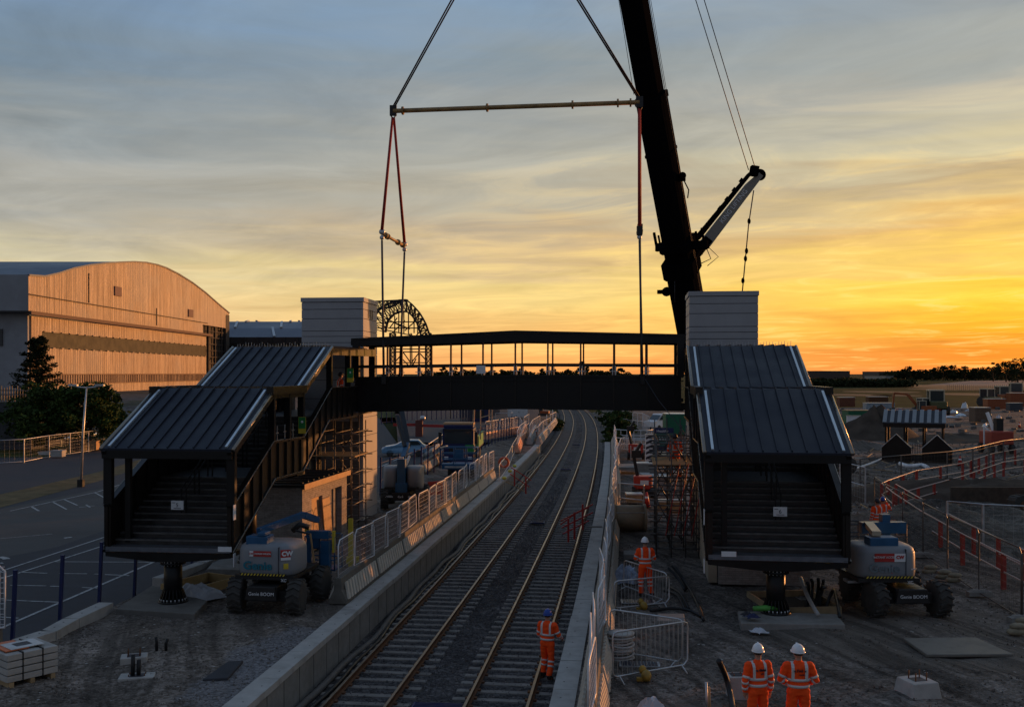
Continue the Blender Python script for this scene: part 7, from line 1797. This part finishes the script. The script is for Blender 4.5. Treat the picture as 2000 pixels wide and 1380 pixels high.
for i,(px,py,w_,h,m_,lab) in enumerate(((110,894,1.0,.6,M_conc,'pale block at the foot of the left fence'),(181,880,.7,.9,M_wood,'tan box at the foot of the left fence'),(98,890,2.2,.3,M_galv,'low grey slab by the left fence'),(150,882,1.4,1.1,M_chas,'dark utility box by the left fence'))):
    cbox(lab,px,py,w_,.8,h,m_,m_,name='utility_box',cat='box',ribs=False,z=.3)
for k in range(3):
    q=P(37+k*0,890,86); 
t=thing('rooftop_railing_block','low dark building with railings at the left edge behind the trees','building',P(20,870,100))
mb=MB(); a=P(-60,0,100);b=P(60,0,100); mb.bx(a.x,b.x,100,112,.3,P(0,785,100).z); mb.build('walls',mat('dark_wall',(.06,.062,.066),.8),t)
mb=MB()
for k in range(24): x_=a.x+(b.x-a.x)*k/23; mb.bar((x_,100,P(0,785,100).z),(x_,100,P(0,757,100).z+rg.uniform(-.1,.25)),.07)
for zz in (785,770,762): mb.bar((a.x,100,P(0,zz,100).z),(b.x,100,P(0,zz,100).z),.1)
mb.build('railing',M_scaf,t)
# ---- trees ----
def leaves(mb,c,r,n,s,rg,flat=.8,shell=.55):
    for _ in range(n):
        while True:
            v=V((rg.uniform(-1,1),rg.uniform(-1,1),rg.uniform(-1,1)))
            if 0.05<v.length<=1: break
        v=v.normalized()*(shell+(1-shell)*rg.random()**.5) if rg.random()<.7 else v
        p_=V(c)+V((v.x*r[0],v.y*r[1],v.z*r[2])); a=V((rg.uniform(-1,1),rg.uniform(-1,1),rg.uniform(-flat,flat))).normalized(); b=a.cross(V((rg.uniform(-1,1),rg.uniform(-1,1),rg.uniform(-1,1)))).normalized(); q=s*rg.uniform(.5,1.3)
        mb.add([p_-a*q-b*q*.2,p_+b*q*.55,p_+a*q-b*q*.1,p_-b*q*.6],[(0,1,2,3)])
def broad(label,base,h,w_,n,s,seed,m,group=None,nb=14,name='broadleaf_tree',low=.25,cat='tree'):
    rg=random.Random(seed); t=thing(name,label,cat,base,0,group); base=V(base)
    mb=MB(); mb.tube([base,base+V((.1,0,h*.3)),base+V((-.1,.1,h*.6))],[h*.035,h*.025,h*.012],8)
    cl=[]
    for k in range(nb):
        a=2.4*k+rg.uniform(-.4,.4); f=low+(.93-low)*(k+.5)/nb; rr_=w_/2*math.sin(PI*min(1,(f*.85+.12)))*rg.uniform(.45,.85); c=base+V((math.cos(a)*rr_,math.sin(a)*rr_,h*f)); cl.append((c,w_*rg.uniform(.16,.27)))
        mb.tube([base+V((0,0,h*f*.55)),base.lerp(c,.7)+V((0,0,h*f*.22)),c],[h*.014,h*.008,h*.003],5)
    mb.build('trunk',M_bark,t); mb=MB(); sub=7 if n>2000 else 3
    for c,r_ in cl:
        for k in range(sub):
            d_=V((rg.gauss(0,1),rg.gauss(0,1),rg.gauss(0,.7))); d_.normalize(); rr_=r_*rg.uniform(.28,.6)
            leaves(mb,c+d_*r_*rg.uniform(.3,.95),(rr_*1.1,rr_*1.1,rr_*.7),n//nb//sub,s,rg)
    mb.build('crown',m,t); return t
def conifer(label,base,h,w_,n,s,seed):
    rg=random.Random(seed); t=thing('conifer_tree',label,'tree',base); base=V(base)
    mb=MB(); mb.tube([base,base+V((0,0,h*.97))],[h*.03,h*.006],8); mc=MB()
    for k in range(n):
        f=(k+.5)/n; z_=h*(.08+.9*f); L=w_/2*(1-f*.82)*rg.uniform(.55,1.1); a=2.4*k
        e=base+V((math.cos(a)*L,math.sin(a)*L,z_+L*.22)); b0_=base+V((0,0,z_)); mb.tube([b0_,b0_.lerp(e,.6)-V((0,0,L*.05)),e],[h*.008,h*.005,h*.002],4)
        for j in range(5):
            f2=.35+.65*j/4; c=b0_.lerp(e,f2)+V((rg.uniform(-.2,.2),rg.uniform(-.2,.2),rg.uniform(-.1,.2))); leaves(mc,c,(L*.17+.2,L*.17+.2,.24),34,s,rg,.5,.2)
    mb.build('trunk',M_bark,t); mc.build('crown',M_leafd,t)
conifer('dark conifer with ragged branches in front of the hangar',(P(72,0,108).x,108,.3),11.6,8.4,72,.15,4)
broad('broad dark green tree right of the lamp post, before the hangar',(P(175,0,100).x,100,.3),6.7,7.6,9000,.2,5,M_leaf)
broad('wide low dark tree left of the lamp post, under the conifer',(P(92,0,99).x,99,.3),6.0,8.2,9000,.2,6,M_leaf)
broad('dark bushy tree at the left edge under the conifer',(P(30,0,101).x,102,.3),4.4,5.5,5000,.2,8,M_leaf)
broad('round bush at the foot of the stone embankment',(P(225,0,125).x,125,.3),3.4,5,3000,.22,9,M_leaf,name='bush',low=.1,cat='bush')
broad('green scrub beside the far track, left of the rails',(G(1083,835,.2).x,G(1083,835,.2).y,0),1.6,3.2,2500,.14,10,M_leaf,name='bush',low=.05,cat='bush')
broad('larger scrub bush right of the far track under the bridge',(G(1212,842,.9).x,G(1212,842,.9).y,.7),1.3,4.2,3500,.2,11,M_leaf,name='bush',low=.05,cat='bush')
broad('second scrub bush right of the far track nearer the rail',(G(1203,822,.6).x,G(1203,822,.6).y,.4),1.5,5,3500,.2,12,M_leaf,name='bush',low=.05,cat='bush')
broad('small weeds at the far end of the right platform wall',(G(1198,862,.9).x,G(1198,862,.9).y,.85),.9,2.4,1500,.1,13,M_leaf,name='bush',low=.05,cat='bush')
# far tree line and fields
tr=[(1138,560,703,26),(1085,900,722,26),(1060,850,720,20),(1110,900,721,24),(1150,800,719,22),(1172,850,722,22),(1195,820,720,24),(1214,800,716,26),(1018,900,722,26),(868,800,717,22),(888,850,719,24),(905,850,719,20),(930,900,722,24),(960,900,721,24),(985,900,722,26)]
for i,(px,D,top,wpx) in enumerate(tr):
    q=P(px,0,D); broad('far tree seen under the bridge roof, %s of the row from the left'%ordn([13,9,8,10,11,14,12,14,7,0,1,2,3,4,5][i]) if i not in(0,4,5,6,7) else ['tall round topped far tree standing out right of the bridge middle','','','','far tree right of the round topped one','small far tree further right under the bridge roof','far tree in the last but one bay of the bridge','far tree nearest the right lifting strap'][i],(q.x,D,-.6),P(0,top,D).z+.6,wpx*D/F*1.1,1300,.75,100+i,M_leaff,'far trees under the bridge roof',8)
tr=[(1775,1100,717,30),(1800,1150,723,28),(1822,1100,720,30),(1842,1100,715,34),(1862,1100,716,36),(1885,1100,716,32),(1905,1100,719,30),(1922,1100,719,26),(1940,1000,711,38),(1965,950,706,44),(1988,900,701,52),(2010,880,702,50),(1755,1200,724,22),(2035,880,706,50)]
for i,(px,D,top,wpx) in enumerate(tr):
    q=P(px,0,D); broad('dark far tree on the right skyline, %s from the left'%ordn([1,2,3,4,5,6,7,8,9,10,11,12,0,13][i]),(q.x,D,-.6),P(0,top,D).z+.6,wpx*D/F*1.25,1600,.85,200+i,M_leaff,'far trees on the right skyline',9)
def wood(name,px0,px1,D,top,n,seed,label,s=1.6,dep=60):
    rg=random.Random(seed); mb=MB(); z1=P(0,top,D).z
    for _ in range(n):
        px=rg.uniform(px0,px1); dd=D+rg.uniform(0,dep); X=(px-1000)*D/F; hh=(z1+.6)*(.6+.4*(.5+.5*math.sin(px*.11+seed)*math.sin(px*.037)))
        c=V((X,dd,-.6+rg.random()**.6*hh)); leaves(mb,c,(3,3,2),9,s*.7,rg)
    return tag(mb.build(name,M_leaff,loc=(0,0,0)),label,'wood',kind='stuff')
wood('far_wood',1750,2080,1180,722,1500,1,'dark far wood along the right skyline')
wood('far_wood',820,1240,950,724,1600,2,'dark far wood seen under the bridge roof')
wood('scrub_bank',1560,1790,600,742,1500,3,'dark scrub bank across the field right of the right stairway',1.3,30)
sheet_=lambda n,l,z,m: sheet(n,[gp(a,b,z) for a,b in l],z,m)
for i,(px0,px1,D,top,lab) in enumerate(((1578,1660,1400,724,'long flat far warehouse just right of the right stairway'),(1716,1762,1300,725,'flat far shed left of the right skyline trees'),(1730,1745,1000,733,'small pale far shed at the edge of the field'))):
    a=P(px0,0,D);b=P(px1,0,D); t=thing('warehouse',lab,'warehouse',((a.x+b.x)/2,D,-.6)); mb=MB(); mb.bx(a.x,b.x,D,D+60,-.6,P(0,top,D).z-.4); mb.build('walls',mat('far_shed_%d'%(i==2),(.09,.06,.05) if i<2 else (.3,.29,.28),.7),t); mb=MB(); mb.bx(a.x-.5,b.x+.5,D-.5,D+60,P(0,top,D).z-.4,P(0,top,D).z); mb.build('roof',mat('far_roof',(.06,.06,.065),.6),t)
mb=MB()
rows=[(745,737,1800,2100),]
A=P(1720,0,1);
def strip(l,m,z,nm): 
    mb=MB(); mb.add([(*gp(a,b,z),z) for a,b in l],[tuple(range(len(l)))]); return struct(mb.build(nm,m,loc=(0,0,0)))
strip([(1800,752),(2100,757),(2100,742),(1900,743)],mat('far_road',(.16,.14,.13),.9,var=.2,scale=.05),-.58,'far_road')
strip([(1600,752),(1800,751),(2100,757),(2100,764),(1800,757)],mat('field_edge',(.05,.045,.025),.9,var=.3,scale=.05),-.57,'field_edge')
for i,(px,py,w_) in enumerate(((1670,771,14),(1750,772,9),(1900,755,12),(1925,770,20),(1720,765,16),(1855,760,20))):
    q=G(px,py,-.56); mb=MB(); mb.add([(q.x+w_*math.cos(a),q.y+w_*1.4*math.sin(a),-.55) for a in [2*PI*k/14 for k in range(14)]],[tuple(range(14))]); struct(mb.build('dark_grass_patch',MC['field_edge'],loc=(0,0,0)))
mb=MB()
t=thing('field_fence','thin far fence along the road at the edge of the field','fence',P(1860,748,500))
for k in range(60): x_=150+k*2.0; 
mb=MB()
for k in range(50): px=1850+k*4; q=P(px,0,480); mb.bar((q.x,480,-.5),(q.x,480,2.4),.12)
mb.build('post',M_scaf,t)
